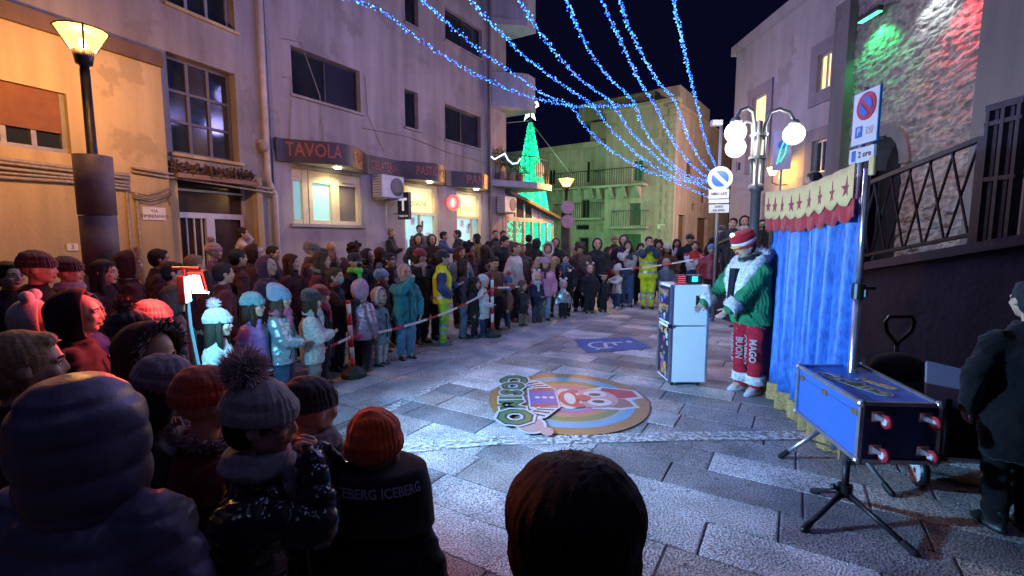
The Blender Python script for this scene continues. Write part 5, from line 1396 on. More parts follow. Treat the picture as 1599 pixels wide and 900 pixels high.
# ------------------------------------------------------------------ ramp with retaining wall and lattice railing
RX = 4.45
def zramp(Y): return max(0, min(1.63 + .186 * (4.17 - Y), .186 * (12.9 - Y))) if Y > 3.6 else .186 * 9.3
mb = MB(); ys = [12.9, 10, 8, 6, 4.6, 3.6, -2]
prof = [(y, zramp(y)) for y in ys]
mb.prism([(y, z) for y, z in prof] + [(-2, -.02), (12.9, -.02)], lambda a, b, d: (d, a, b), RX, 7.1)
ret = plaster("dark_retaining_render", (.045, .045, .06), .35, 14)
ramp = struct(mb.build("ramp", ret))
mb = MB()
for (y0, z0), (y1, z1) in zip(prof, prof[1:]):
    mb.hexa([(RX - .06, y0, z0 + .004), (RX - .06, y1, z1 + .004), (RX + .3, y1, z1 + .004), (RX + .3, y0, z0 + .004), (RX - .06, y0, z0 + .1), (RX - .06, y1, z1 + .1), (RX + .3, y1, z1 + .1), (RX + .3, y0, z0 + .1)])
o = mb.build("ramp_coping", plaster("coping_stone", (.10, .09, .09), .3)); struct(o)
rail = empty("ramp_railing", (RX + .1, 6, zramp(6))); tag(rail, "dark iron lattice railing along the ramp in front of the church", "railing")
iron = mat("black_iron", (.035, .035, .045), .45, .5, var=.2, vscale=20, bump=.1, bscale=60)
def rp(Y, h): return (RX + .12, Y, zramp(Y) + .1 + h)
Y0, Y1 = 4.75, 10.6
n = int((Y0 - Y1) / -.24)
for nm, h, hh2 in (("top_rail", 1.02, .05), ("bottom_rail", .1, .035)):
    mb = MB(); a, b = rp(Y1, h), rp(Y0, h); mb.hexa([(a[0] - .03, a[1], a[2]), (b[0] - .03, b[1], b[2]), (b[0] + .03, b[1], b[2]), (a[0] + .03, a[1], a[2]), (a[0] - .03, a[1], a[2] + hh2), (b[0] - .03, b[1], b[2] + hh2), (b[0] + .03, b[1], b[2] + hh2), (a[0] + .03, a[1], a[2] + hh2)]); pinv(mb.build(nm, iron), rail)
i = 0; y = Y0 + .02
while y < Y1 - .2:
    for dx, (ya, yb) in ((0, (y, y + .26)), (.022, (y + .26, y))):
        mb = MB(); mb.cyl((rp(ya, 0)[0] - .011 + dx, *rp(ya, .12)[1:]), (rp(yb, 0)[0] - .011 + dx, *rp(yb, 1.02)[1:]), .014, n=6); pinv(mb.build("bar", iron), rail)
    y += .26
for y in (4.72, 6.4, 8.4, 10.6):
    mb = MB(); a = rp(y, 0); mb.box((a[0], a[1], a[2] + .5), (.06, .06, 1.12)); pinv(mb.build("post", iron), rail)
# slatted iron gate posts at the head of the ramp
def gatepost(y, w_, label, k):
    a = rp(y, 0); g = empty("gate_panel", a); tag(g, label, "gate", "iron gate panels at the head of the ramp")
    for zq, hq in ((1.27, .06), (.6, .04), (1.12, .04)): mb = MB(); mb.box((a[0], a[1], a[2] + zq), (.08, w_, hq)); pinv(mb.build("crosspiece", iron), g)
    for i in range(5):
        yy = a[1] - w_ / 2 + .03 + (w_ - .06) * i / 4; mb = MB(); mb.box((a[0] + .003, yy, a[2] + .62), (.05 if i % 2 else .09, .035, 1.24)); pinv(mb.build("upright", iron), g)
gatepost(4.52, .34, "narrow dark iron gate panel where the ramp railing ends", 0); gatepost(4.12, .3, "dark iron gate panel nearest the right edge of the picture", 1)
mb = MB(); a = rp(3.6, 0)
r2 = empty("upper_railing", rp(3.6, 0)); tag(r2, "dark plain railing continuing past the gate panels at the right edge", "railing")
for h in (.12, .62, 1.1): mb = MB(); mb.cyl(rp(3.95, h), rp(2.0, h), .025, n=8); pinv(mb.build("rail", iron), r2)
for y in (3.9, 3.0): mb = MB(); mb.cyl(rp(y, 0), rp(y, 1.12), .03, n=8); pinv(mb.build("post", iron), r2)

# ------------------------------------------------------------------ street lamps
def inv_cone_lamp(px, py, Y, hs, label, skirt=None, power=300, em=12, group=None):
    p = atY(px, py, Y); r_ = empty("street_lamp", (p.x, p.y, 0)); tag(r_, label, "street lamp", group)
    zt = p.z; s = hs
    mb = MB(); mb.smooth = True; mb.loft([(0, p.x, p.y, .12 * s, .12 * s), (.4, p.x, p.y, .075 * s, .075 * s), (zt - .55 * s, p.x, p.y, .06 * s, .06 * s)], 14); pinv(mb.build("pole", iron), r_)
    mb = MB(); mb.smooth = True; mb.loft([(zt - .56 * s, p.x, p.y, .05 * s, .05 * s), (zt - .5 * s, p.x, p.y, .06 * s, .06 * s), (zt - .48 * s, p.x, p.y, .1 * s, .1 * s), (zt - .3 * s, p.x, p.y, .13 * s, .13 * s)], 14); pinv(mb.build("collar", iron), r_)
    mb = MB(); mb.loft([(zt - .295 * s, p.x, p.y, .135 * s, .135 * s), (zt - .02 * s, p.x, p.y, .30 * s, .30 * s)], 14); pinv(mb.build("lamp_shade", glowglass("sodium_glow", (1.0, .46, .07), em)), r_); mb = MB(); mb.smooth = True; mb.ell((p.x, p.y, zt - .2 * s), (.05 * s, .05 * s, .08 * s), 10, 8); pinv(mb.build("bulb", emit("sodium_bulb", (1, .75, .3), 25, False)), r_)
    for i in range(4):
        a = R(45 + 90 * i); mb = MB(); mb.cyl((p.x + .14 * s * math.cos(a), p.y + .14 * s * math.sin(a), zt - .3 * s), (p.x + .31 * s * math.cos(a), p.y + .31 * s * math.sin(a), zt), .014 * s, n=6); pinv(mb.build("shade_rib", iron), r_)
    mb = MB(); mb.smooth = True; mb.loft([(zt - .016 * s, p.x, p.y, .31 * s, .31 * s), (zt - .005 * s, p.x, p.y, .31 * s, .31 * s), (zt + .03 * s, p.x, p.y, .12 * s, .12 * s)], 16); pinv(mb.build("cap", iron), r_)
    if skirt:
        zz = atY(px, skirt[0], Y).z
        wraps = mat("grey_wrapping", (.16, .13, .13), .6, var=.3, vscale=5, bump=.3, bscale=12)
        for i in range(4):
            mb = MB(); mb.smooth = True; a, b = zz * i / 4 + .005, zz * (i + 1) / 4 - .005; q = skirt[1] + (.006 if i % 2 else 0); mb.loft([(a, p.x, p.y, q, q), (b, p.x, p.y, q, q), (b + .002, p.x, p.y, q * .7, q * .7)], 24); pinv(mb.build("wrapping", wraps), r_)
    lamp("street_lamp_light", 'POINT', (p.x, p.y, zt - .2 * s), (1.0, .43, .10), power, .10)
    return r_
inv_cone_lamp(127, 46, 5.3, .74, "orange sodium street lamp with a thick wrapped base by the cream house", (243, .165), 680, 9)
inv_cone_lamp(885, 279, 19.5, 1.05, "smaller orange street lamp far off in front of the green lit palazzo", None, 2200, 9)
fp = atY(885, 279, 19.5)
# its wrapped base and two round signs
mb = MB(); mb.smooth = True; mb.loft([(0, fp.x, fp.y, .22, .22), (2.75, fp.x, fp.y, .2, .2)], 18); lampbase = mb.build("post_wrapping", mat("dark_wrapping", (.06, .045, .04), .6, var=.3)); tag(lampbase, "dark wrapped lower sleeve round the far orange street lamp pole", "sleeve")
for k, (py, lab) in enumerate(((324, "upper pale round traffic sign seen from behind on the far lamp pole"), (346, "lower pale round traffic sign seen from behind on the far lamp pole"))):
    q = atY(887, py, 19.1); r_ = empty("traffic_sign", q); tag(r_, lab, "traffic sign")
    mb = MB(); mb.cyl((q.x, q.y - .012, q.z), (q.x, q.y + .012, q.z), .27, n=28); pinv(mb.build("sign_plate", mat("pinkish_sign_back", (.55, .36, .38), .5, var=.1)), r_)
    mb = MB(); mb.torus((q.x, q.y - .012, q.z), .255, .014, 28, 6, axis='y'); mb.box((q.x, q.y - .02, q.z), (.03, .012, .16)); pinv(mb.build("sign_rim", mat("grey_rim", (.4, .28, .3), .5)), r_)
# three-globe lamp post
GY = 8.35
gb = atY(1177, 372, GY); gx = gb.x
gl_ = empty("globe_lamp_post", (gx, GY, 0)); tag(gl_, "grey lamp post with three lit white globes on curved arms beside the ramp", "street lamp")
pm_ = mat("grey_painted_steel", (.22, .23, .24), .4, .4, var=.15, vscale=15, bump=.05, bscale=40)
zt = atY(1190, 190, GY).z
mb = MB(); mb.smooth = True; mb.loft([(0, gx, GY, .13, .13), (.5, gx, GY, .11, .11), (.55, gx, GY, .085, .085), (2.5, gx, GY, .08, .08), (2.52, gx, GY, .12, .12), (2.62, gx, GY, .12, .12), (2.64, gx, GY, .06, .06), (zt, gx, GY, .055, .055)], 14); pinv(mb.build("pole", pm_), gl_)
mb = MB()
for a in (0, 120, 240): mb.cyl((gx + .11 * math.cos(R(a)), GY + .11 * math.sin(R(a)), 2.55), (gx + .11 * math.cos(R(a)), GY + .11 * math.sin(R(a)), zt), .022, n=8)
for z in (3.05, zt - .25): mb.cyl((gx, GY, z), (gx, GY, z + .05), .14, n=14)
pinv(mb.build("tie_rods", pm_), gl_)
globe_m = glowglass("globe_glow", (.95, 1.0, .88), 6, .5)
for px, py, yy, arm in ((1149, 207, GY - .15, 0), (1149, 231, GY + .35, 0), (1240, 210, GY, 0)):
    q = atY(px, py, yy); pts = []
    d = Vector((q.x - gx, yy - GY, 0)); L_ = d.length; d.normalize()
    zb_ = zt - .3; zq = q.z + .2
    topz = max(zq + .22, zt + .05)
    pts = [Vector((gx, GY, zb_)) + d * .08, Vector((gx, GY, topz - .25)) + d * .1, Vector((gx, GY, topz - .05)) + d * (L_ * .3), Vector((gx, GY, topz)) + d * (L_ * .55), Vector((gx, GY, topz - .06)) + d * (L_ * .85), Vector((gx, GY, topz - .2)) + d * L_, Vector((q.x, q.y, zq))]
    mb = MB(); mb.tube(pts, .03, 10); pinv(mb.build("arm", pm_, None, True), gl_)
    mb = MB(); mb.smooth = True; mb.loft([(q.z + .17, q.x, q.y, .1, .1), (q.z + .24, q.x, q.y, .06, .06)], 14); pinv(mb.build("collar", pm_), gl_)
    mb = MB(); mb.smooth = True; mb.ell(q, .172, 24, 16); o = pinv(mb.build("globe", globe_m), gl_); lamp("globe_light", 'POINT', q, (1.0, .93, .86), 60, .1)
# wall lantern on the pale house
h_ = FRR.hit(1211, 268, .35); wl = empty("wall_lantern", FRR.pt(h_[0], .35, h_[1])); tag(wl, "small warm wall lantern glowing on the pale house above the curtain", "wall lamp")
q = Vector(FRR.pt(h_[0], .42, h_[1]))
mb = MB(); mb.loft([(q.z - .1, q.x, q.y, .07, .07), (q.z + .1, q.x, q.y, .15, .15)], 8); pinv(mb.build("lamp_shade", glowglass("warm_lantern", (1, .7, .3), 9, .6)), wl)
mb = MB(); mb.loft([(q.z + .103, q.x, q.y, .17, .17), (q.z + .16, q.x, q.y, .05, .05)], 8); mb.tube([FRR.pt(h_[0], .0, h_[1] - .35), FRR.pt(h_[0], .25, h_[1] - .36), FRR.pt(h_[0], .42, h_[1] - .3), FRR.pt(h_[0], .42, h_[1] - .1)], .015, 6); pinv(mb.build("bracket", iron), wl)
lamp("wall_lantern_light", 'POINT', q, (1, .50, .08), 110, .06)

# ------------------------------------------------------------------ road signs on poles
def pole(name, x, y, z, r, m, root): mb = MB(); mb.cyl((x, y, 0), (x, y, z), r, n=12); return pinv(mb.build("pole", m, None, True), root)
blue = mat("sign_blue", (.03, .16, .50), .35, var=.05); white_s = mat("sign_white", (.70, .71, .72), .35, var=.05); red_s = mat("sign_red", (.50, .03, .05), .35, var=.05); gry = mat("sign_back", (.3, .31, .33), .4, .5)
def disc_sign(root, c, r, rim_m, M, plate_m=blue):
    def f(a, b, d): return tuple(M @ Vector((a, b, d)))
    mb = MB(); mb.cyl((0, 0, -.01), (0, 0, 0), r, n=32, M=M); pinv(mb.build("sign_rim", rim_m), root)
    for s in (1, -1):   # two half moons either side of the white bar
        pts = [(r * .68 * math.cos(t), r * .68 * math.sin(t)) for t in [R(135 - s * (90 - 90) + s * q) for q in ()]]
        n = 14; w_ = .17 * r; R_ = r * .68; a0 = math.asin(w_ / R_)
        pts = [(R_ * math.cos(t), R_ * math.sin(t)) for t in [a0 + (math.pi - 2 * a0) * i / n for i in range(n + 1)]]
        c_, s_ = math.cos(R(-45)), math.sin(R(-45))
        pts = [(c_ * x - s_ * y * s, s_ * x + c_ * y * s) for x, y in pts]
        if s < 0: pts.reverse()
        mb = MB(); mb.prism(pts, f, .001, .006); pinv(mb.build("blue_field", plate_m), root)
def facing(c, px_dir):   # sign plane whose front looks back along px_dir (world xy)
    d = Vector((px_dir[0], px_dir[1], 0)).normalized(); xa = Vector((-d.y, d.x, 0))
    return Matrix.Translation(c) @ Matrix(((xa.x, 0, d.x, 0), (xa.y, 0, d.y, 0), (0, 1, 0, 0), (0, 0, 0, 1)))
SY = 9.6
c = atY(1125, 279, SY); ns = empty("no_parking_sign", (c.x, c.y, 0)); tag(ns, "round blue no parking sign with white panels below on a thin pole", "road sign")
tzz = atY(1123, 190, SY).z
pole("pole", c.x, c.y + .06, tzz, .03, gry, ns)
M = facing(c, (-.25, -1)); disc_sign(ns, c, .235, white_s, M)
for k, (py, ht, lines) in enumerate(((303, .2, ["AMBO I LATI"]), (314.5, .09, []), (326, .18, ["DIVIETO", "0-24  SOSTA"]))):
    q = atY(1123, py, SY); Mq = facing(q, (-.25, -1)); mb = MB(); mb.box((0, 0, -.004), (.38, ht - .015, .008), Mq); pinv(mb.build("panel", white_s), ns)
    for i, s in enumerate(lines):
        o = text_obj("lettering", s, .07 if len(lines) == 1 else .055, ink, ns, Mq @ Matrix.Translation((0, ht * (.5 - (i + .5) / len(lines)) * .8, .002)), .001, .002, .75); o.matrix_parent_inverse = ns.matrix_basis.inverted()
q = Vector((c.x, c.y, tzz)); mb = MB(); mb.box((q.x - .12, q.y, q.z - .03), (.2, .12, .1)); pinv(mb.build("camera_box", mat("pale_box", (.5, .5, .5), .4)), ns)
# parking board behind the curtain
SY = 4.9
c = atY(1351, 183, SY); c2 = atY(1346, 243, SY); pk = empty("parking_board", (c.x, c.y, 0)); tag(pk, "white parking board with a no parking disc and P symbol above the curtain", "road sign")
Mq = facing((c.x, c.y, c.z), (-1, .04))
ht = atY(1350, 143, SY).z - atY(1346, 226, SY).z; wd = .36
mb = MB(); mb.box((0, 0, -.012), (wd, ht, .024), Mq); pinv(mb.build("board", white_s), pk)
mb = MB(); mb.box((0, 0, -.016), (wd + .012, ht + .012, .02), Mq); pinv(mb.build("board_edge", blue), pk)
Md = Mq @ Matrix.Translation((.02, ht * .2, .011)); disc_sign(pk, c, .135, red_s, Md)
mb = MB(); mb.box((-.07, -ht * .26, .003), (.1, .11, .004), Mq); pinv(mb.build("blue_square", blue), pk)
for s, x, y, sz, m_ in (("P", -.07, -ht * .26, .1, white_s), ("TAXI", .08, -ht * .24, .055, mat("pink_print", (.55, .3, .33), .5)), ("0-24", .08, -ht * .31, .055, mat("pink_print", (.55, .3, .33), .5))):
    o = text_obj("lettering", s, sz, m_, pk, Mq @ Matrix.Translation((x, y, .006 if s == "P" else .002)), .001, .001); o.matrix_parent_inverse = pk.matrix_basis.inverted()
h2 = atY(1346, 231, SY).z - atY(1344, 254, SY).z; M2 = facing((c.x - .01, c.y, atY(1345, 242, SY).z), (-1, .04))
mb = MB(); mb.box((0, 0, -.012), (wd, h2, .024), M2); pinv(mb.build("lower_board", white_s), pk)
mb = MB(); mb.box((-.11, 0, .002), (.06, h2 * .75, .004), M2); pinv(mb.build("blue_square", blue), pk)
o = text_obj("lettering", "2 ore", .085, ink, pk, M2 @ Matrix.Translation((.05, 0, .001)), .001, .002); o.matrix_parent_inverse = pk.matrix_basis.inverted()
pole("pole", c.x + .03, c.y + .05, c.z + .3, .025, gry, pk)
# board by the globe lamp with green tinsel
c = atY(1222, 235, 12.6); gs = empty("notice_board_sign", (c.x, c.y, 0)); tag(gs, "narrow grey board sign on a pole crossed by green light tinsel", "road sign")
Mq = facing(c, (-.8, -.6)); mb = MB(); mb.box((0, 0, 0), (.46, 1.0, .02), Mq); pinv(mb.build("board", mat("board_grey", (.45, .45, .5), .4)), gs)
mb = MB(); mb.cyl((0, .14, .011), (0, .14, .016), .11, n=24, M=Mq); pinv(mb.build("disc", blue), gs); pole("pole", c.x + .02, c.y + .04, c.z + .3, .03, gry, gs)
mb = MB(); mb.tube([Mq @ Vector((.1, .38, .03)), Mq @ Vector((-.02, 0, .05)), Mq @ Vector((-.1, -.34, .03))], .014, 6); mb.tube([Mq @ Vector((.13, .3, .03)), Mq @ Vector((.1, -.1, .05)), Mq @ Vector((-.03, -.3, .03))], .012, 6); tn = mb.build("tinsel", emit("green_tinsel", (.05, .8, .45), 1.6, False)); tag(tn, "thin strand of green light tinsel tied across the grey board sign", "tinsel")

# ------------------------------------------------------------------ blue light strings over the street
blue_led = emit("blue_leds", (.012, .12, 1.0), 4.2, False); blue_led2 = emit("pale_blue_leds", (.06, .35, 1.0), 4.0, False)
wire_m = mat("string_wire", (.02, .025, .05), .6)
STR = [
 [(380, -60), (545, -2), (600, 20), (650, 58), (700, 92), (750, 120), (800, 142), (850, 157), (890, 165), (930, 166), (990, 164)],
 [(600, -60), (660, 0), (720, 55), (780, 100), (850, 148), (890, 164), (912, 195), (950, 232), (1000, 262), (1050, 282), (1110, 310)],
 [(700, -50), (735, 0), (790, 60), (850, 112), (905, 150), (925, 164), (955, 203), (1000, 245), (1050, 276), (1085, 285), (1112, 284)],
 [(790, -50), (812, 0), (850, 60), (900, 118), (955, 161), (985, 205), (1030, 250), (1070, 277), (1112, 300)],
 [(878, -50), (888, 0), (920, 70), (970, 128), (990, 164), (1005, 200), (1040, 247), (1075, 274), (1112, 283)],
 [(955, -50), (968, 0), (1000, 80), (1020, 150), (1022, 163), (1048, 215), (1080, 258), (1112, 282)],
 [(955, -50), (968, 0), (990, 60), (1030, 130), (1055, 160), (1075, 215), (1095, 250), (1114, 275)],
 [(1045, -50), (1052, 0), (1070, 85), (1088, 160), (1102, 220), (1120, 266)],
]
STR[5] = [(955 - 30, -50), (940, 0), (968, 60), (1000, 130), (1022, 162), (1048, 215), (1080, 258), (1112, 282)]
STR[4] = [(868, -50), (886, 0), (910, 60), (945, 115), (990, 160), (1005, 200), (1040, 247), (1075, 274), (1112, 283)]
for k, s in enumerate(STR):
    L_ = [0]
    for p, q in zip(s, s[1:]): L_.append(L_[-1] + math.hypot(p[0] - q[0], p[1] - q[1]))
    ymax = 16.4 if k != 0 else 13.6; y0 = 7.0
    P3 = [atY(px, py, y0 + (ymax - y0) * (l / L_[-1])) for (px, py), l in zip(s, L_)]
    P3 = [P3[0] + (P3[0] - P3[1]) * 1.5] + P3
    # smooth the polyline
    pts = []
    for i in range(len(P3) - 1):
        p0 = P3[max(i - 1, 0)]; p1 = P3[i]; p2 = P3[i + 1]; p3 = P3[min(i + 2, len(P3) - 1)]
        for j in range(6):
            t = j / 6; pts.append(.5 * ((2 * p1) + (p2 - p0) * t + (2 * p0 - 5 * p1 + 4 * p2 - p3) * t * t + (3 * p1 - p0 - 3 * p2 + p3) * t ** 3))
    pts.append(P3[-1])
    nm = ["lowest blue light string running level across to the middle", "second blue light string from the left over the shop corner", "third blue light string from the left above the light tree", "fourth blue light string from the left rising over the veranda", "fifth blue light string from the left bending over the palazzo", "blue light string over the attic of the palazzo, third from the right", "second blue light string from the right over the palazzo side wall", "rightmost steep blue light string ending above the round sign"][k]
    st = empty("light_string", pts[len(pts) // 2]); tag(st, nm, "light string", "blue light strings over the street")
    mb = MB(); mb.tube(pts, .008, 5); pinv(mb.build("wire", wire_m), st)
    mb = MB(); acc = 0; step = .025
    for p, q in zip(pts, pts[1:]):
        d = q - p; L1 = d.length
        while acc < L1:
            c = p + d * (acc / L1) + Vector(rr.normal(size=3)) * .02; mb.cur = 1 if rr.uniform() < .42 else 0
            u = Vector(rr.normal(size=3)).normalized(); v = u.orthogonal().normalized(); w_ = u.cross(v); sz = rr.uniform(.010, .018) 
            qv = [c + u * sz, c + v * sz, c - u * sz, c - v * sz, c + w_ * sz, c - w_ * sz]
            mb.add([tuple(x) for x in qv], [(0, 1, 4), (1, 2, 4), (2, 3, 4), (3, 0, 4), (1, 0, 5), (2, 1, 5), (3, 2, 5), (0, 3, 5)])
            acc += step * rr.uniform(.5, 1.5)
        acc -= L1
    o = pinv(mb.build("bulbs", [blue_led, blue_led2]), st); o['kind'] = 'stuff'
    for f in (.18, .45, .72):
        lamp("string_and_fill_glow", 'POINT', pts[int(len(pts) * f)], (.40, .36, 1.0), 30, .25)
# ------------------------------------------------------------------ round clown mat on the ground
MC = (.585, 4.86); MR = .83
vinyl = lambda k, c: mat("vinyl_" + k, tuple(q * .62 for q in c), .5, var=.08, vscale=10, bump=.06, bscale=8, spec=.5)
cm = empty("round_mat", (MC[0], MC[1], 0), 0); tag(cm, "round printed mat with a clown emblem and green lettering on the paving", "mat")
def mp(a, b, d): return (MC[0] + MR * b * 1.0, MC[1] - MR * a * 1.12, d)     # picture right = towards the camera, picture up = to the right
ZL = [.010]
def layer(poly, m, name, lift=1):
    ZL[0] += .0006 * lift; mb = MB(); n = len(poly); mb.add([mp(a, b, ZL[0]) for a, b in poly], [tuple(range(n))]); return pinv(mb.build(name, m), cm)
def circ(r, cx=0, cy=0, ry=None, n=48): return [(cx + r * math.cos(2 * math.pi * i / n), cy + (ry or r) * math.sin(2 * math.pi * i / n)) for i in range(n)]
mb = MB(); mb.prism(circ(1.0), mp, .004, .010); pinv(mb.build("mat_base", vinyl("tan", (.42, .22, .06))), cm)
layer(circ(.84), vinyl("sky", (.10, .42, .62)), "print"); layer(circ(.70, 0, 0, .76), vinyl("pale", (.30, .45, .50)), "print")
def band(r0, r1, a0, a1, m):
    n = 16; p = [(r1 * math.cos(R(a0 + (a1 - a0) * i / n)), r1 * math.sin(R(a0 + (a1 - a0) * i / n))) for i in range(n + 1)] + [(r0 * math.cos(R(a1 - (a1 - a0) * i / n)), r0 * math.sin(R(a1 - (a1 - a0) * i / n))) for i in range(n + 1)]
    layer(p, m, "print", .5)
for a0, a1 in ((-75, 68), (112, 255)):
    band(.56, .68, a0, a1, vinyl("green", (.16, .26, .07))); band(.46, .56, a0, a1, vinyl("orange", (.50, .24, .10))); band(.37, .46, a0, a1, vinyl("magenta", (.50, .12, .34)))
W_ = vinyl("white", (.72, .72, .72)); K_ = vinyl("black", (.015, .015, .03)); RD = vinyl("red", (.55, .04, .05)); BL = vinyl("blue", (.03, .10, .45)); SK = vinyl("pink", (.62, .36, .34)); BR = vinyl("brown", (.30, .17, .10))
def blob(pts, m, name="print", grow=0): layer(pts, m, name)
# hat, face and body, built from simple shapes
layer([(-.42, .52), (-.36, .70), (-.28, .95), (-.02, .98), (.06, .80), (.30, .84), (.36, .60), (.33, .26), (-.30, .26)], W_, "hat_outline")
layer([(-.38, .52), (-.33, .70), (-.26, .90), (-.05, .92), (.0, .72), (.0, .50), (-.2, .44)], RD, "hat"); layer([(.0, .48), (.02, .72), (.10, .76), (.26, .78), (.31, .60), (.28, .44)], BR, "hat_brim")
layer(circ(.31, 0, .34, .30), SK, "face"); layer(circ(.34, 0, -.0, .18), W_, "mouth_surround"); layer(circ(.26, 0, .02, .13), RD, "mouth"); layer(circ(.19, 0, .03, .07), W_, "teeth")
for s in (-1, 1):
    layer(circ(.12, s * .14, .38, .15), W_, "eye_patch"); layer(circ(.05, s * .12, .37, .08), K_, "pupil"); layer(circ(.07, s * .24, .1, .08), RD, "cheek")
layer(circ(.10, 0, .20, .10), RD, "nose")
layer([(-.30, -.12), (.30, -.12), (.36, -.50), (-.36, -.50)], W_, "body_outline"); layer([(-.26, -.14), (.26, -.14), (.30, -.48), (-.30, -.48)], BL, "vest"); layer([(-.34, -.42), (-.2, -.48), (-.22, -.15), (-.28, -.13)], RD, "lapel"); layer([(.34, -.42), (.2, -.48), (.22, -.15), (.28, -.13)], RD, "lapel")
for b in (-.2, -.29, -.38): layer(circ(.035, 0, b), W_, "button")
for s in (-1, 1):
    layer([(s * .28, -.10), (s * .62, -.32), (s * .72, -.52), (s * .48, -.56), (s * .3, -.38)], W_, "sleeve")
    for q in range(4):
        t = q / 4; a = Vector((s * (.30 + .34 * t), -.14 - .24 * t)); b = Vector((s * (.30 + .22 * t), -.36 - .18 * t)); d = Vector((s * .035, -.02))
        layer([tuple(a), tuple(a + d), tuple(b + d), tuple(b)], K_, "stripe", .3)
layer(circ(.22, .80, -.50, .17), W_, "glove_outline"); layer(circ(.19, .80, -.50, .14), SK, "glove"); layer(circ(.10, .96, -.34, .07), SK, "thumb")
# lettering ring below the clown
ltr = vinyl("leaf", (.12, .24, .06))
def letter(ch, a, b, sz, rot):
    for mm, bold, sx in ((W_, .05, 1.0), (K_, .026, 1.0), (ltr, .008, 1.0)):
        ZL[0] += .0004
        me = text_mesh(ch, sz, 0, bold * sz / .4)
        for v in me.vertices:
            x, y = v.co.x, v.co.y; c_, s_ = math.cos(rot), math.sin(rot); v.co = mp(a + c_ * x - s_ * y, b + s_ * x + c_ * y, ZL[0])
        me.materials.clear(); me.materials.append(mm); o = bpy.data.objects.new("letter", me); COL.objects.link(o); pinv(o, cm)
for i, ch in enumerate("COSIMO"):
    t = (-.68, -.40, -.15, .04, .27, .62)[i]; letter(ch, t, -.66 - .08 * (1 - abs(t)), (.50, .40, .36, .36, .38, .52)[i], t * .35)

# ------------------------------------------------------------------ white magic cabinet on castors
fx0, fx1, fyf, fyb, fz = 1.795, 2.215, 5.30, 5.72, 1.175
fr = empty("magic_cabinet", ((fx0 + fx1) / 2, 5.5, 0)); tag(fr, "tall white cabinet on castors with dark pictured side beside the performer", "cabinet")
wpaint = mat("white_laminate", (.80, .84, .86), .28, var=.05, vscale=3, bump=.03, bscale=6, spec=.5); edge = metal("alu_edge", (.6, .62, .65), .3)
for z0, z1 in ((.05, .70), (.712, fz)):
    mb = MB(); mb.bbox(((fx0 + fx1) / 2, 5.51, (z0 + z1) / 2), (fx1 - fx0, .42, z1 - z0), .012); pinv(mb.build("cabinet_body", wpaint), fr)
    for x in (fx0, fx1):
        for y in (fyf - .002, fyb + .002): mb = MB(); mb.box((x, y, (z0 + z1) / 2), (.022, .022, z1 - z0 + .006)); pinv(mb.build("edge_trim", edge), fr)
    mb = MB(); mb.box((fx0 - .003, 5.51, (z0 + z1) / 2), (.006, .36, z1 - z0 - .06)); pinv(mb.build("picture_panel", mat("dark_poster", (.02, .02, .05), .4, var=.5)), fr)
rq = random.Random(9)
cols = [(.45, .30, .08), (.10, .30, .20), (.45, .1, .2), (.5, .5, .45), (.2, .15, .45), (.55, .25, .1)]
for i in range(34):
    z = rq.uniform(.1, .66) if i < 24 else rq.uniform(.77, 1.12); y = rq.uniform(5.36, 5.66); mb = MB(); mb.cyl((fx0 - .0062, y, z), (fx0 - .008 - i * .00012, y, z), rq.uniform(.02, .05), n=rq.choice((4, 6, 9))); c = rq.choice(cols); pinv(mb.build("picture", mat("print_" + ck(c), c, .5, var=.5, vscale=40)), fr)
for s, z in (("MAGIC", 1.07), ("SHOW", .90)):
    o = text_obj("lettering", s, .1, mat("print_gold", (.6, .35, .12), .5), fr, Matrix.Translation((fx0 - .013, 5.51, z)) @ Matrix(((0, 0, -1, 0), (-1, 0, 0, 0), (0, 1, 0, 0), (0, 0, 0, 1))), .001); o.matrix_parent_inverse = fr.matrix_basis.inverted()
mb = MB(); mb.bbox((2.115, fyf - .004, 1.0), (.085, .02, .115), .008); pinv(mb.build("latch_plate", mat("black_latch", (.015, .015, .015), .4)), fr)
mb = MB(); mb.tube([(2.14, fyf - .02, 1.045), (2.148, fyf - .04, 1.03), (2.148, fyf - .04, .97), (2.14, fyf - .02, .955)], .008, 6); pinv(mb.build("handle", edge), fr)
mb = MB(); mb.box((fx0 - .006, fyf - .006, .706), (.04, .04, .04)); pinv(mb.build("hinge", mat("black_latch", (.015, .015, .015), .4)), fr)
for x in (fx0 + .06, fx1 - .06):
    for y in (5.36, 5.66): mb = MB(); mb.cyl((x - .012, y, .026), (x + .012, y, .026), .026, n=14); pinv(mb.build("castor", mat("black_rubber", (.02, .02, .02), .7)), fr)
mb = MB(); mb.bbox((1.93, 5.42, fz + .055), (.10, .10, .1), .006); b1_ = mb.build("small_box", mat("dark_red_box", (.10, .015, .02), .4)); tag(b1_, "small dark red slatted box on top of the white cabinet", "box")
mb = MB()
for i in range(4): mb.box((1.93, 5.366, fz + .02 + i * .023), (.085, .006, .007))
o = mb.build("red_slat_light", emit("red_bars", (1, .10, .12), .8), None); pinv(o, b1_); o.matrix_parent_inverse = Matrix()
mb = MB(); mb.bbox((2.09, 5.44, fz + .055), (.17, .11, .1), .006); b2_ = mb.build("light_box", mat("black_box", (.015, .015, .018), .4)); tag(b2_, "small black box with a glowing cyan window on the white cabinet", "light box")
mb = MB(); mb.box((2.085, 5.382, fz + .06), (.065, .006, .06)); o = mb.build("lit_window", emit("cyan_window", (.05, .75, .85), 1.1)); pinv(o, b2_); o.matrix_parent_inverse = Matrix()

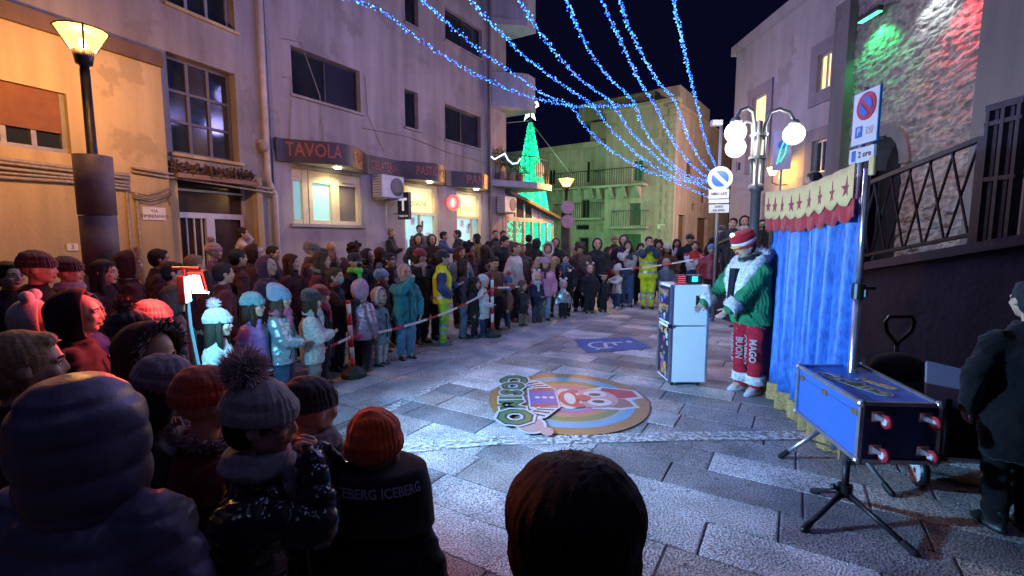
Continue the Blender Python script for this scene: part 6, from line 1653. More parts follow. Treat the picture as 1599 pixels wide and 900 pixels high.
# ------------------------------------------------------------------ puppet booth curtain
def velvet():
    m = bpy.data.materials.new("blue_velvet"); m.use_nodes = True; n = m.node_tree.nodes; L = m.node_tree.links; p = n["Principled BSDF"]; p.inputs['Roughness'].default_value = .42; p.inputs['Sheen Weight'].default_value = .7; p.inputs['Sheen Tint'].default_value = (.3, .5, 1, 1)
    geo = n.new("ShaderNodeNewGeometry"); mp_ = n.new("ShaderNodeMapping"); mp_.inputs['Scale'].default_value = (1, 1, .4); L.new(geo.outputs['Position'], mp_.inputs['Vector'])
    nz = n.new("ShaderNodeTexNoise"); nz.inputs['Scale'].default_value = 34; nz.inputs['Detail'].default_value = 6; nz.inputs['Roughness'].default_value = .65; L.new(mp_.outputs[0], nz.inputs['Vector'])
    cr = n.new("ShaderNodeValToRGB"); cr.color_ramp.elements[0].position = .36; cr.color_ramp.elements[1].position = .68; cr.color_ramp.elements[0].color = (.010, .07, .32, 1); cr.color_ramp.elements[1].color = (.05, .22, .66, 1)
    L.new(nz.outputs['Fac'], cr.inputs['Fac']); L.new(cr.outputs['Color'], p.inputs['Base Color'])
    b = n.new("ShaderNodeBump"); b.inputs['Strength'].default_value = .5; b.inputs['Distance'].default_value = .01; L.new(nz.outputs['Fac'], b.inputs['Height']); L.new(b.outputs['Normal'], p.inputs['Normal'])
    return m
vel = velvet()
CA = Vector((2.86, 5.10, 0)); CB = Vector((2.60, 3.44, 0)); cd = (CB - CA).normalized(); cn = Vector((cd.y, -cd.x, 0)); LC = (CB - CA).length   # cn: towards the stage (-x side)
if cn.x > 0: cn = -cn
bth = empty("puppet_booth", (CA + CB) / 2); tag(bth, "blue velvet booth curtain under a cream star valance on metal poles", "booth")
ZT_ = 2.19
def cpath(s, k=1.0, z=0):
    f = .06 * math.sin(s * 26 + 1.2 * math.sin(s * 5)) + .022 * math.sin(s * 58 + 1) + .02 * math.sin(s * 9 + 2 + z * .6)
    return CA + cd * s + cn * (f * k + .05)
def sheet(name, m, s0, s1, n, zf, thick=.008, folds=1.0, off=0.0, parent=bth, nz=10):
    mb = MB(); mb.smooth = True
    for side in (0, 1):
        for k in range(nz + 1):
            for i in range(n + 1):
                s = s0 + (s1 - s0) * i / n; za, zb = zf(s); z = za + (zb - za) * k / nz
                p = cpath(s, folds * (.45 + .55 * (1 - z / 2.2)), z) + cn * (off + (thick if side else 0)); mb.v.append((p.x, p.y, z))
    st = (n + 1) * (nz + 1)
    def add(*f): mb.f.append(f); mb.mi.append(0); mb.sm.append(True)
    for k in range(nz):
        for i in range(n):
            a = k * (n + 1) + i; add(a, a + 1, a + n + 2, a + n + 1); add(st + a, st + a + n + 1, st + a + n + 2, st + a + 1)
    for i in range(n):
        add(i, st + i, st + i + 1, i + 1); a = nz * (n + 1) + i; add(a, a + 1, st + a + 1, st + a)
    for k in range(nz):
        a = k * (n + 1); add(a, a + n + 1, st + a + n + 1, st + a); a += n; add(a, st + a, st + a + n + 1, a + n + 1)
    return pinv(mb.build(name, m), parent)
sheet("curtain", vel, 0, .98, 110, lambda s: (.16, ZT_ - .2)); sheet("curtain", vel, .90, LC, 80, lambda s: (.16, ZT_ - .2), off=.03)
gold = mat("gold_fringe", (.42, .27, .10), .6, var=.4, vscale=60, bump=.6, bscale=150)
mb = MB(); n = 330
for i in range(n):
    s = LC * i / n; off = .012 if s < .94 else .042
    p = cpath(s, 1.0, 0) + cn * off; q = cpath(s + LC / n * .8, 1.0, 0) + cn * off; z0 = .005 + .02 * rr.uniform()
    mb.hexa([(p.x, p.y, z0), (q.x, q.y, z0), (q.x + cn.x * .014, q.y + cn.y * .014, z0), (p.x + cn.x * .014, p.y + cn.y * .014, z0), (p.x, p.y, .185), (q.x, q.y, .185), (q.x + cn.x * .012, q.y + cn.y * .012, .185), (p.x + cn.x * .012, p.y + cn.y * .012, .185)])
o = pinv(mb.build("fringe", gold), bth); o['kind'] = 'stuff'
NS = 9; sw_ = LC / NS * 1.02
def topz(s): return ZT_ + .04 * (s / LC) - .05 * math.sin(math.pi * s / LC)
def scal(s, d): return abs(math.sin(math.pi * s / (LC / NS))) ** .6 * d
sheet("valance_red", mat("red_cloth", (.36, .015, .025), .8, var=.15, sheen=.3), -.03, LC + .02, 200, lambda s: (topz(s) - .36 - scal(s, .05), topz(s) - .1), folds=.25, off=.085, nz=4)
sheet("valance_cream", mat("cream_cloth", (.66, .47, .20), .8, var=.08, sheen=.1), -.03, LC + .02, 200, lambda s: (topz(s) - .225 - scal(s, .06), topz(s)), folds=.25, off=.10, nz=4)
stm = mat("dark_red_star", (.30, .03, .06), .7, var=.1)
for k in range(NS):
    s = LC * (k + .5) / NS; pts = []
    for i in range(10):
        a = math.pi / 2 + math.pi * i / 5; r_ = (.082 if i == 0 else .058) if i % 2 == 0 else .024; pts.append((r_ * math.cos(a), r_ * math.sin(a) * 1.15))
    mb = MB()
    def sf(a, b, d): p = cpath(s + a, .25 * (.45 + .55 * (1 - 2.0 / 2.2)), 2) + cn * (.10 + .008 + d); return (p.x, p.y, topz(s) - .155 + b)
    mb.prism(pts, sf, .001, .004); pinv(mb.build("star", stm), bth)
polem = metal("alu_pole", (.55, .58, .62), .3)
for P_, z in ((CB + cd * .02 + cn * .075, ZT_ + .0), (CA - cd * .02 - cn * .06, ZT_ - .02)):
    mb = MB(); mb.smooth = True; mb.cyl((P_.x, P_.y, 0), (P_.x, P_.y, 1.3), .028, n=14); mb.cyl((P_.x, P_.y, 1.3), (P_.x, P_.y, z), .022, n=14); pinv(mb.build("pole", polem), bth)
    mb = MB(); mb.cyl((P_.x, P_.y, 1.26), (P_.x, P_.y, 1.37), .042, n=14); mb.box((P_.x + .06, P_.y - .02, 1.34), (.09, .02, .02)); mb.cyl((P_.x + .02, P_.y - .05, 1.28), (P_.x + .02, P_.y - .05, 1.33), .012, n=8); pinv(mb.build("clamp", mat("black_latch", (.015, .015, .015), .4)), bth)
q = CB + cn * .06 + cd * .04; mb = MB(); mb.bbox((q.x - .03, q.y - .05, topz(LC) - .03), (.03, .05, .13), .01); pinv(mb.build("valance_end", mat("cream_cloth", (.66, .47, .20), .8)), bth)
mb = MB(); mb.smooth = True
a_, b_ = CA + cd * .35 - cn * .12, CA + cd * .85 - cn * .12
mb.tube([(a_.x, a_.y, ZT_ - .04), (b_.x, b_.y, ZT_ + .03)], .03, 8); o = pinv(mb.build("blue_roll", vel), bth)

# ------------------------------------------------------------------ blue flight case on stands
kb = tuple(Vector((*gnd(*q_, .716), 0)) for q_ in ((1346, 630), (1468, 633), (1345, 571), (1249, 572))); kz0, kz1 = .36, .716
ca = empty("flight_case", (2.32, 3.15, kz0)); tag(ca, "blue flight case with red wheels on its end lying on tripod stands", "flight case")
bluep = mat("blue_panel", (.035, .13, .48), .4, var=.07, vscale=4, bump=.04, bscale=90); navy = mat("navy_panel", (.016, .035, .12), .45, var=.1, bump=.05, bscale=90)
cen = sum(kb, Vector()) / 4
def kin(f): return [cen + (p - cen) * f for p in kb]
q = kin(.985); mb = MB(); mb.hexa([(p.x, p.y, kz0 + .004) for p in q] + [(p.x, p.y, kz1 - .004) for p in q]); pinv(mb.build("case_body", bluep), ca)
def barb(mb, a, b, w_): 
    d = (b - a).normalized(); mb.cyl(a, b, w_, n=4)
for i in range(4):
    a, b = kb[i], kb[(i + 1) % 4]
    for z in (kz0, kz1): mb = MB(); mb.cyl((a.x, a.y, z), (b.x, b.y, z), .017, n=4); pinv(mb.build("edge_trim", edge), ca)
    mb = MB(); mb.cyl((a.x, a.y, kz0), (a.x, a.y, kz1), .017, n=4); pinv(mb.build("edge_trim", edge), ca)
    for z in (kz0, kz1): mb = MB(); mb.ell((a.x, a.y, z), .026, 10, 6); pinv(mb.build("corner_ball", metal("steel_corner", (.4, .4, .42), .35)), ca)
# end panel facing the camera with four castors
ea, eb = kb[0], kb[1]; ed = (eb - ea).normalized(); en = Vector((ed.y, -ed.x, 0))
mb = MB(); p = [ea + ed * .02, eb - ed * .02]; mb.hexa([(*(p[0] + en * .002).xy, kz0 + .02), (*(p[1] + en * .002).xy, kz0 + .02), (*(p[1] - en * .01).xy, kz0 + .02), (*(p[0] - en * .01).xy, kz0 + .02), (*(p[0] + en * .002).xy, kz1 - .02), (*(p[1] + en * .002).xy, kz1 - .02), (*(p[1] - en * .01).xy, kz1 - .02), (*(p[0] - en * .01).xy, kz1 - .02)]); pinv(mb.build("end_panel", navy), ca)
redw = mat("red_wheel", (.50, .03, .05), .4, var=.1); steel = metal("zinc", (.5, .5, .52), .35)
for fx in (.09, .36):
    for z in (kz0 + .075, kz1 - .075):
        b = ea + ed * fx; c = Vector((b.x, b.y, z))
        mb = MB(); mb.box(c + en * .006, (.075, .012, .06)); w1 = pinv(mb.build("castor", steel), ca)
        t = c + en * .048 + ed * .028 + Vector((0, 0, -.02))
        mb = MB(); mb.hexa([tuple(c + en * .012 + ed * s * .022 + Vector((0, 0, -.015 + k))) for k, s in ((0, -1), (0, 1))] + [tuple(t + ed * s * .018 + Vector((0, 0, 0))) for s in (1, -1)] + [tuple(c + en * .012 + ed * s * .022 + Vector((0, 0, .02))) for s in (-1, 1)] + [tuple(t + ed * s * .018 + Vector((0, 0, .02))) for s in (1, -1)]); mb.build("fork", steel, w1).matrix_parent_inverse = ca.matrix_basis.inverted() if False else Matrix()
        mb = MB(); mb.smooth = True; ax = ed; mb.cyl(t - ax * .013, t + ax * .013, .04, n=20); mb.build("wheel", redw, w1)
        mb = MB(); mb.cyl(t - ax * .016, t + ax * .016, .022, n=16); mb.build("hub", mat("white_hub", (.6, .6, .6), .4), w1)
# left side latches and seam
la, lb = kb[0], kb[3]; ld = (lb - la).normalized(); ln_ = Vector((-ld.y, ld.x, 0)); LL = (lb - la).length
if ln_.x > 0: ln_ = -ln_
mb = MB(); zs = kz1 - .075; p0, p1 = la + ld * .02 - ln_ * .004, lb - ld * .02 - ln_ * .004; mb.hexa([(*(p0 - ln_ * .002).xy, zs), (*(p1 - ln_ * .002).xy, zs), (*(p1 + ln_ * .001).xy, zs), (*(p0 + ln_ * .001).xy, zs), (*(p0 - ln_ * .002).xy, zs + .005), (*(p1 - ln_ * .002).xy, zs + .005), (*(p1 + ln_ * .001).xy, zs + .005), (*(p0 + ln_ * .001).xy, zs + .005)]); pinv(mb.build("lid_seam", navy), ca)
for f in (.08, .52, .92):
    c = la + ld * LL * f; mb = MB(); mb.bbox((c.x, c.y, zs), (.014, .05, .035), .004); pinv(mb.build("latch", mat("brass_latch", (.40, .26, .12), .35, .8)), ca)
# lettering on the lid
ctr = (kb[0] + kb[1] + kb[2] + kb[3]) / 4; 
Ml = Matrix.Translation((ctr.x - .01, ctr.y, kz1 + .001)) @ Matrix.Rotation(R(-77), 4, 'Z')
for mm, bold, dz in ((W_, .016, 0), (ltr, .003, .001)):
    o = text_obj("lettering", "Cosimo", .17, mm, ca, Ml @ Matrix.Translation((0, -.06, dz)), .0006, bold); o.matrix_parent_inverse = ca.matrix_basis.inverted()
for mm, bold, dz in ((W_, .009, 0), (mat("orange_print", (.55, .28, .06), .5), .002, .001)):
    o = text_obj("lettering", "MAGO", .085, mm, ca, Ml @ Matrix.Translation((.05, .085, dz)), .0006, bold); o.matrix_parent_inverse = ca.matrix_basis.inverted()
blk = mat("black_tube", (.015, .015, .018), .4, .3, var=.2)
def tripod(c, ztop, feet, hz, label, m, rad=.019, rk=.3):
    r_ = empty("tripod_stand", (c[0], c[1], 0)); tag(r_, label, "stand", "stands under the flight case")
    mb = MB(); mb.smooth = True; mb.cyl((c[0], c[1], .12), (c[0], c[1], ztop), rad, n=12); pinv(mb.build("column", m), r_)
    mb = MB(); mb.cyl((c[0], c[1], hz - .03), (c[0], c[1], hz + .04), rad * 2.1, n=12); mb.cyl((c[0], c[1], hz - .02), (c[0] - .06, c[1], hz + .02), .012, n=8); mb.ell((c[0] - .07, c[1], hz + .025), .02, 8, 6); pinv(mb.build("collar", blk), r_)
    for f in feet:
        a = Vector((c[0], c[1], hz)); b = Vector((f[0], f[1], .012)); mb = MB(); mb.smooth = True; mb.cyl(a, b, rad * .8, n=10); pinv(mb.build("leg", m), r_)
        mb = MB(); d = (b - a).normalized(); mb.cap(b - d * .06, rad * 1.05, b, rad * 1.1, 10); pinv(mb.build("rubber_foot", blk), r_)
        mid = a + (b - a) * .5; mb = MB(); mb.cyl((c[0], c[1], .13), mid, .007, n=6); pinv(mb.build("brace", m), r_)
    return r_
tripod((2.04, 2.76), kz0 - .002, [(1.70, 2.60), (2.17, 2.385), (2.02, 3.02)], .16, "black tripod stand under the near end of the blue flight case", blk)
tripod((2.42, 3.42), kz0 - .002, [(2.09, 3.53), (2.52, 2.985), (2.68, 3.62)], .34, "silver legged stand under the far end of the blue flight case", polem, .02)

# ------------------------------------------------------------------ hand cart with bags behind the case
ct = empty("hand_cart", (3.15, 3.5, 0)); tag(ct, "black folding hand cart with red and white wheels behind the flight case", "cart")
mb = MB()
for a, b in (((2.86, 3.12, .2), (3.30, 3.02, .2)), ((2.86, 3.12, .2), (3.1, 3.95, .2)), ((3.30, 3.02, .2), (3.5, 3.85, .2)), ((3.1, 3.95, .2), (3.5, 3.85, .2)), ((2.95, 3.1, .2), (2.95, 3.1, .62)), ((3.28, 3.02, .2), (3.28, 3.02, .62))): mb.cyl(a, b, .016, n=8)
pinv(mb.build("frame", blk), ct)
mb = MB(); mb.hexa([(2.88, 3.14, .205), (3.29, 3.04, .205), (3.48, 3.84, .205), (3.1, 3.93, .205), (2.88, 3.14, .235), (3.29, 3.04, .235), (3.48, 3.84, .235), (3.1, 3.93, .235)]); pinv(mb.build("deck", blk), ct)
mb = MB(); mb.cyl((2.9, 3.02, .235), (3.4, 2.93, .235), .012, n=8); pinv(mb.build("pale_bar", polem), ct)
ax = Vector((.94, -.34, 0)).normalized()
for c in ((2.81, 3.12, .105), (3.36, 3.0, .105), (3.06, 3.98, .105), (3.52, 3.9, .105)):
    c = Vector(c); mb = MB(); mb.smooth = True; mb.cyl(c - ax * .022, c + ax * .022, .105, n=28); w1 = pinv(mb.build("wheel", blk), ct)
    for k in range(8):
        a0_, a1_ = 2 * math.pi * k / 8, 2 * math.pi * (k + 1) / 8; u = Vector((0, 0, 1)); v = ax.cross(u)
        pts = [c - ax * .026 + (u * math.cos(t) + v * math.sin(t)) * r_ for t, r_ in ((a0_, .02), (a0_, .082), ((a0_ + a1_) / 2, .085), (a1_, .082), (a1_, .02))]
        mb = MB(); mb.add([tuple(p) for p in pts] + [tuple(p + ax * .006) for p in pts], [(4, 3, 2, 1, 0), (5, 6, 7, 8, 9)] + [(i, (i + 1) % 5, 5 + (i + 1) % 5, 5 + i) for i in range(5)]); mb.build("hub_sector", mat("red_hub", (.60, .16, .10), .5) if k in (3, 4, 5) else mat("white_hub", (.6, .6, .6), .4), w1)
mb = MB(); mb.smooth = True; hx, hy = 3.33, 4.02
mb.tube([(hx, hy, .2), (hx + .01, hy + .02, .78)], .016, 8); mb.tube([(hx + .01, hy + .02, .78), (hx - .1, hy, .90), (hx - .12, hy, .98), (hx - .09, hy, 1.03), (hx + .1, hy, 1.03), (hx + .13, hy, .98), (hx + .11, hy, .90), (hx + .01, hy + .02, .78)], .016, 8); pinv(mb.build("handle", blk), ct)
mb = MB(); mb.bbox((3.17, 3.5, .41), (.36, .62, .34), .06, ); bag = mb.build("equipment_bag", fabric((.02, .02, .025)), None, True); tag(bag, "black equipment bag lying on the hand cart behind the case", "bag")
mb = MB(); mb.ell((3.12, 3.75, .66), (.2, .17, .12), 14, 10); bag2 = mb.build("cloth_bundle", fabric((.025, .022, .028)), None, True); tag(bag2, "dark rounded bundle on top of the equipment bag by the wall", "bundle")
Mb = Matrix.Translation((3.03, 3.17, .68)) @ Matrix.Rotation(R(-16), 4, 'Z') @ Matrix.Rotation(R(-38), 4, 'X') @ Matrix.Rotation(R(14), 4, 'Y')
mb = MB(); mb.box((0, 0, 0), (.30, .03, .30), Mb); brd = mb.build("tilted_board", mat("grey_blue_board", (.16, .17, .26), .5, var=.1)); tag(brd, "tilted grey blue board propped on the cart right of the flight case", "board")
mb = MB(); mb.cyl(Mb @ Vector((-.13, .02, -.2)), Mb @ Vector((-.13, .02, .0)), .015, n=8); mb.cyl(Mb @ Vector((.1, .02, -.22)), Mb @ Vector((.1, .02, .0)), .015, n=8); mb.build("board_leg", polem, brd)

# ------------------------------------------------------------------ stage light stand on the left
LS_ = atY(290, 440, 3.15); lsx, lsy = LS_.x, 3.15
st_ = empty("light_stand", (lsx, lsy, 0)); tag(st_, "stage light stand in the crowd with one red and one cyan panel", "light stand")
mb = MB(); mb.smooth = True; mb.cyl((lsx + .02, lsy, 0), (lsx - .0, lsy, 1.5), .015, n=10); pinv(mb.build("pole", blk), st_)
for a in (20, 140, 260): mb = MB(); mb.cyl((lsx + .02, lsy, .45), (lsx + .02 + .35 * math.cos(R(a)), lsy + .35 * math.sin(R(a)), .012), .012, n=8); pinv(mb.build("leg", blk), st_)
mb = MB(); mb.cyl((lsx - .08, lsy, 1.5), (lsx + .1, lsy, 1.5), .012, n=8); pinv(mb.build("crossbar", blk), st_)
rl = atY(308, 442, lsy - .02)
aim_r = Vector((-.15, -1, -.25)).normalized()
def panel_light(c, d, wd, ht, em, nm):
    xa = Vector((-d.y, d.x, 0)).normalized(); za = xa.cross(d) if False else d.cross(xa); M = Matrix.Translation(c) @ Matrix((xa, -d.cross(xa) if False else za, d)).transposed().to_4x4()
    mb = MB(); mb.bbox((0, 0, -.02), (wd + .02, ht + .02, .04), .006, M); o = pinv(mb.build("lamp_housing", blk), st_)
    mb = MB(); mb.box((0, 0, .004), (wd, ht, .006), M); mb.build(nm, em, o)
    return M
panel_light(Vector((rl.x, rl.y, rl.z)), aim_r, .078, .11, emit("red_flood", (1.0, .16, .14), 5, False), "red_panel")
panel_light(Vector((rl.x, rl.y, rl.z)) - aim_r * .012, aim_r, .105, .14, emit("red_halo_panel", (1.0, .045, .03), 3.0, False), "red_halo_panel")  # glowing surround added to imitate the red halo round the panel
cl = atY(293, 452, lsy); aim_c = Vector((.93, .38, .0)).normalized()
panel_light(Vector((cl.x, cl.y, cl.z)), aim_c, .12, .17, emit("cyan_flood", (.12, .75, 1.0), 9, False), "cyan_panel")
mb = MB(); mb.tube([(cl.x, cl.y, cl.z - .08), (cl.x + .02, cl.y - .02, cl.z - .25), (cl.x + .06, cl.y - .03, cl.z - .5), (cl.x + .09, cl.y, cl.z - .75), (cl.x + .08, cl.y, .2)], .009, 6); pinv(mb.build("cable", emit("cyan_glow_cable", (.05, .45, .7), .7, False)), st_)  # cable made to glow; the cyan light on it sits in its colour
lamp("red_flood_light", 'AREA', Vector((rl.x, rl.y, rl.z)) + aim_r * .03, (1, .07, .05), 12, .1, Vector((rl.x, rl.y, rl.z)) + aim_r, shape=.14)
lamp("red_spill_light", 'POINT', Vector((rl.x, rl.y, rl.z)) + aim_r * .12 + Vector((0, 0, .22)), (1, .06, .04), 34, .1)
lamp("cyan_spill_light", 'AREA', Vector((cl.x, cl.y, cl.z)) + aim_c * .04, (.10, .66, 1.0), 50, .12, Vector((cl.x, cl.y, cl.z)) + Vector((.30, .95, -.18)), shape=.17)
lamp("cyan_flood_light", 'AREA', Vector((cl.x, cl.y, cl.z)) + aim_c * .03, (.25, .57, 1.0), 290, .12, Vector((cl.x, cl.y, cl.z)) + aim_c, shape=.17, spread=112)

# ------------------------------------------------------------------ red and white posts with barrier tape
rubber = mat("black_rubber", (.02, .02, .02), .7); tape_w = mat("tape_white", (.7, .7, .7), .5, var=.1); tape_r = mat("tape_red", (.55, .03, .04), .5, var=.1)
def post(x, y, ht, label, tilt=0):
    r_ = empty("barrier_post", (x, y, 0)); tag(r_, label, "barrier post", "red and white posts holding the tape")
    mb = MB(); mb.loft([(0, x, y, .155, .155), (.05, x, y, .155, .155), (.10, x, y, .10, .10), (.13, x, y, .05, .05)], 10); pinv(mb.build("rubber_base", rubber), r_)
    n = 6; tx = tilt
    for i in range(n):
        z0, z1 = .10 + (ht - .1) * i / n, .10 + (ht - .1) * (i + 1) / n; mb = MB(); mb.smooth = True; mb.cyl((x + tx * z0, y, z0), (x + tx * z1, y, z1), .027 if i % 2 else .0275, n=14); pinv(mb.build("pole_band", tape_w if i % 2 else tape_r), r_)
    mb = MB(); mb.ell((x + tx * ht, y, ht), .03, 12, 8); pinv(mb.build("cap", tape_r, None, True), r_)
PS = [(-1.95, 5.70, .92), (-.34, 8.10, 1.0), (1.68, 11.9, .95)]
post(*PS[0], "red and white barrier post nearest the camera beside the children", -.04); post(*PS[1], "middle red and white barrier post beside the brown coated child"); post(*PS[2], "farthest red and white barrier post under the tape near the dark coats")
tp_ = empty("barrier_tape", (-1.95, 5.7, .7)); tag(tp_, "red and white barrier tape strung between the posts before the crowd", "tape")
def tape(a, b, sag):
    a, b = Vector(a), Vector(b); n = max(4, int((b - a).length / .22)); prev = None
    pts = [a + (b - a) * (i / n) + Vector((0, 0, -sag * 4 * (i / n) * (1 - i / n))) for i in range(n + 1)]
    h_ = .016; mb = MB(); rg = [[(p.x, p.y - .002, p.z - h_), (p.x + .006 * math.sin(i), p.y + .002, p.z - h_), (p.x + .006 * math.sin(i), p.y + .002, p.z + h_), (p.x, p.y - .002, p.z + h_)] for i, p in enumerate(pts)]
    mb.rings(rg, True); mb.mi = [(j // 4) % 3 == 0 and 1 or 0 for j in range(len(mb.mi))]
    pinv(mb.build("tape_span", [tape_w, tape_r]), tp_)
tape((-2.5, 3.9, .45), (-1.97, 5.67, .50), .03); tape((-1.97, 5.67, .50), (-.36, 8.07, .82), .12); tape((-.36, 8.07, .86), (1.66, 11.87, .98), .15); tape((1.68, 11.87, .92), (4.2, 10.4, 1.28), .1)
# ------------------------------------------------------------------ people
K = (.02, .02, .024); NAVY = (.02, .03, .07); BRN = (.07, .045, .03); DBRN = (.03, .02, .015); GRY = (.16, .16, .17); WHT = (.60, .58, .56); CRM = (.50, .42, .32); BLUEJ = (.10, .17, .32); DRED = (.16, .02, .03); PNK = (.50, .20, .30); LIL = (.32, .20, .40); TEAL = (.04, .20, .24)
NEON = (.30, .85, .08); HIVI = (.55, .72, .03); SILV = (.42, .46, .52)
# performer
x, y = 2.62, 5.12
pr, HM, ph_, arms = person(x, y, 0, 1.74, 200, "performer in a green coat with white fur trim, red trousers and striped red hat", group="", cat="performer",
    jacket=('coat', (.02, .19, .08)), legs=(.38, .012, .03), shoes=(.50, .53, .57), pose=((.06, .22, -.215), (-.09, .235, -.255)), hair='short', hairc=(.012, .01, .012), scarf=(.012, .012, .016), glasses=(.55, .40, .05), head=(-4, 24), hem=.44, vox=.010, child=False, lean=R(9), fat=1.14, collar=False, handp=('flat', 'relaxed'))
pr_add = []
wf = fur((.62, .64, .66))
def fur_tube(pts, r, n_sp, ln, seed, name, parent, m=wf):
    r5 = np.random.default_rng(seed); mb = MB(); mb.smooth = True; mb.tube(pts, r, 10)
    for _ in range(n_sp):
        i = r5.integers(0, len(pts) - 1); f = r5.uniform(); a = Vector(pts[i]); b = Vector(pts[i + 1]); c = a + (b - a) * f; ax = (b - a).normalized(); u = ax.orthogonal().normalized(); v = ax.cross(u); t = r5.uniform(0, 6.28)
        rr_ = r[i] if hasattr(r, '__len__') else r; d = u * math.cos(t) + v * math.sin(t); p = c + d * rr_ * .85; tip = c + d * (rr_ + ln * r5.uniform(.4, 1)) + Vector(r5.normal(size=3)) * ln * .4; q = .008
        mb.add([tuple(p + ax * q), tuple(p - ax * q), tuple(p + d.cross(ax) * q), tuple(tip)], [(0, 1, 3), (1, 2, 3), (2, 0, 3)])
    return mb.build(name, m, parent)
hC = HM.to_translation()
# lapels, cuffs, trouser cuffs, hat
fur_tube([(.12, -.03, 1.48), (.15, .07, 1.46), (.13, .165, 1.36), (.09, .225, 1.22), (.035, .24, 1.05), (.02, .235, .95)], [.05, .06, .065, .055, .045, .03], 1500, .014, 3, "fur_lapel", pr)
fur_tube([(-.12, -.03, 1.48), (-.15, .07, 1.46), (-.13, .165, 1.36), (-.09, .225, 1.22), (-.035, .24, 1.05), (-.02, .235, .95)], [.05, .06, .065, .055, .045, .03], 1500, .014, 4, "fur_lapel", pr)
fur_tube([(-.13, -.03, 1.49), (-.06, -.06, 1.53), (.06, -.06, 1.53), (.13, -.03, 1.49)], .06, 300, .03, 5, "fur_collar", pr)
for S, E, W, ps, s in arms:
    d = (W - E).normalized(); fur_tube([W - d * .13, W - d * .02], .078, 350, .02, 6, "fur_cuff", pr)
for s in (1, -1):
    a = .052 * ph_ * 1.03 * s; fur_tube([(a, 0, .12), (a, 0, .21)], .098, 300, .02, 7, "fur_cuff", pr)
mb = MB(); sp_ = [(1.47, .14, .15), (1.36, .14, .22), (1.22, .11, .265), (1.05, .065, .275), (.95, .02, .265)]
mb.smooth = True; mb.rings([[(-w_, y_ - .03, z_), (-w_ * .5, y_ + .022, z_), (0, y_ + .03, z_), (w_ * .5, y_ + .022, z_), (w_, y_ - .03, z_), (0, y_ - .06, z_)] for z_, w_, y_ in sp_]); mb.build("fur_shirt_front", wf, pr)
mb = MB(); mb.hexa([(-.03, .335, .98), (.03, .335, .98), (.03, .295, .98), (-.03, .295, .98), (-.04, .30, 1.38), (.04, .30, 1.38), (.04, .235, 1.38), (-.04, .235, 1.38)]); mb.build("tie", fabric((.012, .012, .02)), pr)
Hd = .145 + .05 * ph_
hatM = HM
hmb = MB(); hmb.smooth = True
for z0, z1, r0, r1, c in ((.06, .18, .5, .51, 0), (.18, .34, .51, .515, 1), (.34, .62, .515, .5, 0)):
    hmb.cur = c; hmb.loft([(z0, 0, -.05, r0, r0 * 1.1), (z1, 0, -.05, r1, r1 * 1.1)], 24)
hmb.cur = 0; hmb.loft([(.62, 0, -.05, .5, .55), (.70, 0, -.06, .4, .44), (.73, 0, -.06, .15, .16)], 24)
o = hmb.build("hat", [fabric((.42, .015, .03)), fabric((.65, .65, .65))], pr); o.data.transform(HM)
mb = MB(); mb.ell((0, .45, .18), (.3, .16, .08), 14, 8); o = mb.build("hat_brim", fabric((.55, .40, .08)), pr, True); o.data.transform(HM)
mb = MB(); mb.ell((.1, .35, .72), .10, 10, 8); o = mb.build("hat_light", emit("hat_bulb", (.5, 1, .75), 5, False), pr, True); o.data.transform(HM)
mb = MB(); mb.ell((0, .5, -.1), .07, 10, 8); o = mb.build("clown_nose", mat("red_nose", (.5, .03, .03), .4), pr, True); o.data.transform(HM)
wl_m = mat("white_trouser_print", (.62, .60, .62), .5, var=.3)
for s, lines in ((1, ("BUON", "NATALE")), (-1, ("MAGO", "COSIMO"))):
    for i, t in enumerate(lines):
        me = text_mesh(t, .095, .002, .003); me.materials.clear(); me.materials.append(wl_m); lxx = .052 * ph_ * 1.02 * s
        for v in me.vertices:
            a = (-v.co.y + (i - .5) * .1) / .105; zc = .50 - v.co.x * .9; rad = .112 - (0.52 - zc) * .03; v.co = (lxx + math.sin(a) * rad, .02 + math.cos(a) * rad, zc)
        o = bpy.data.objects.new("trouser_print", me); COL.objects.link(o); o.parent = pr
# ----- crowd: front row of children on the left, from the light stand to the back
def C(*a, **k): return P(*a, **k)
C(336, 470, 3.75, "child in a white jacket and pale pompom beanie right beside the light stand", face=15, jacket=('fur', (.52, .48, .47)), hat='beanie', hatc=(.50, .40, .42), pom=('pompom', (.45, .3, .35)), hair='long', legs=(.05, .05, .07), pose=('pocket', 'pocket'))
C(392, 458, 4.4, "girl with glasses, teal beanie and purple puffer jacket", face=5, jacket=('puffer', (.28, .16, .42)), hat='beanie', hatc=(.12, .32, .36), hair='long', glasses=(.03, .03, .04), pose=('pocket', 'pocket'), legs=K, hem=.40)
C(434, 448, 4.62, "girl in a silver metallic puffer with pale blue beanie and pink scarf", face=8, jacket=('metal', (.34, .48, .52)), hat='slouch', hatc=(.20, .30, .44), hair='long', hairc=(.06, .035, .02), scarf=(.40, .08, .18), pose=('clasp', 'clasp'), legs=(.04, .06, .12), hem=.38)
C(484, 452, 4.95, "girl in a cream fur jacket and dark beanie with long dark hair", face=20, jacket=('fur', (.42, .42, .42)), hat='beanie', hatc=(.03, .02, .03), hair='long', scarf=(.35, .35, .36), glasses=(.03, .03, .04), pose=('belly', 'belly'), legs=(.2, .15, .15), hem=.33)
C(498, 444, 5.35, "child in a long dark coat with a half red half navy beanie", face=10, jacket=('coat', (.02, .02, .03)), hat='beanie', hatc=(.28, .05, .04), scarf=(.35, .03, .05), pose=('down', 'down'), legs=K, hem=.28)
C(521, 417, 6.0, "woman with dark hair and a blue face mask pulled under her chin", face=-5, jacket=('coat', (.03, .025, .03)), hair='short', hairc=(.06, .035, .02), mask=(.12, .40, .55), pose=('fwd', 'down'), hem=.36, vox=.013)
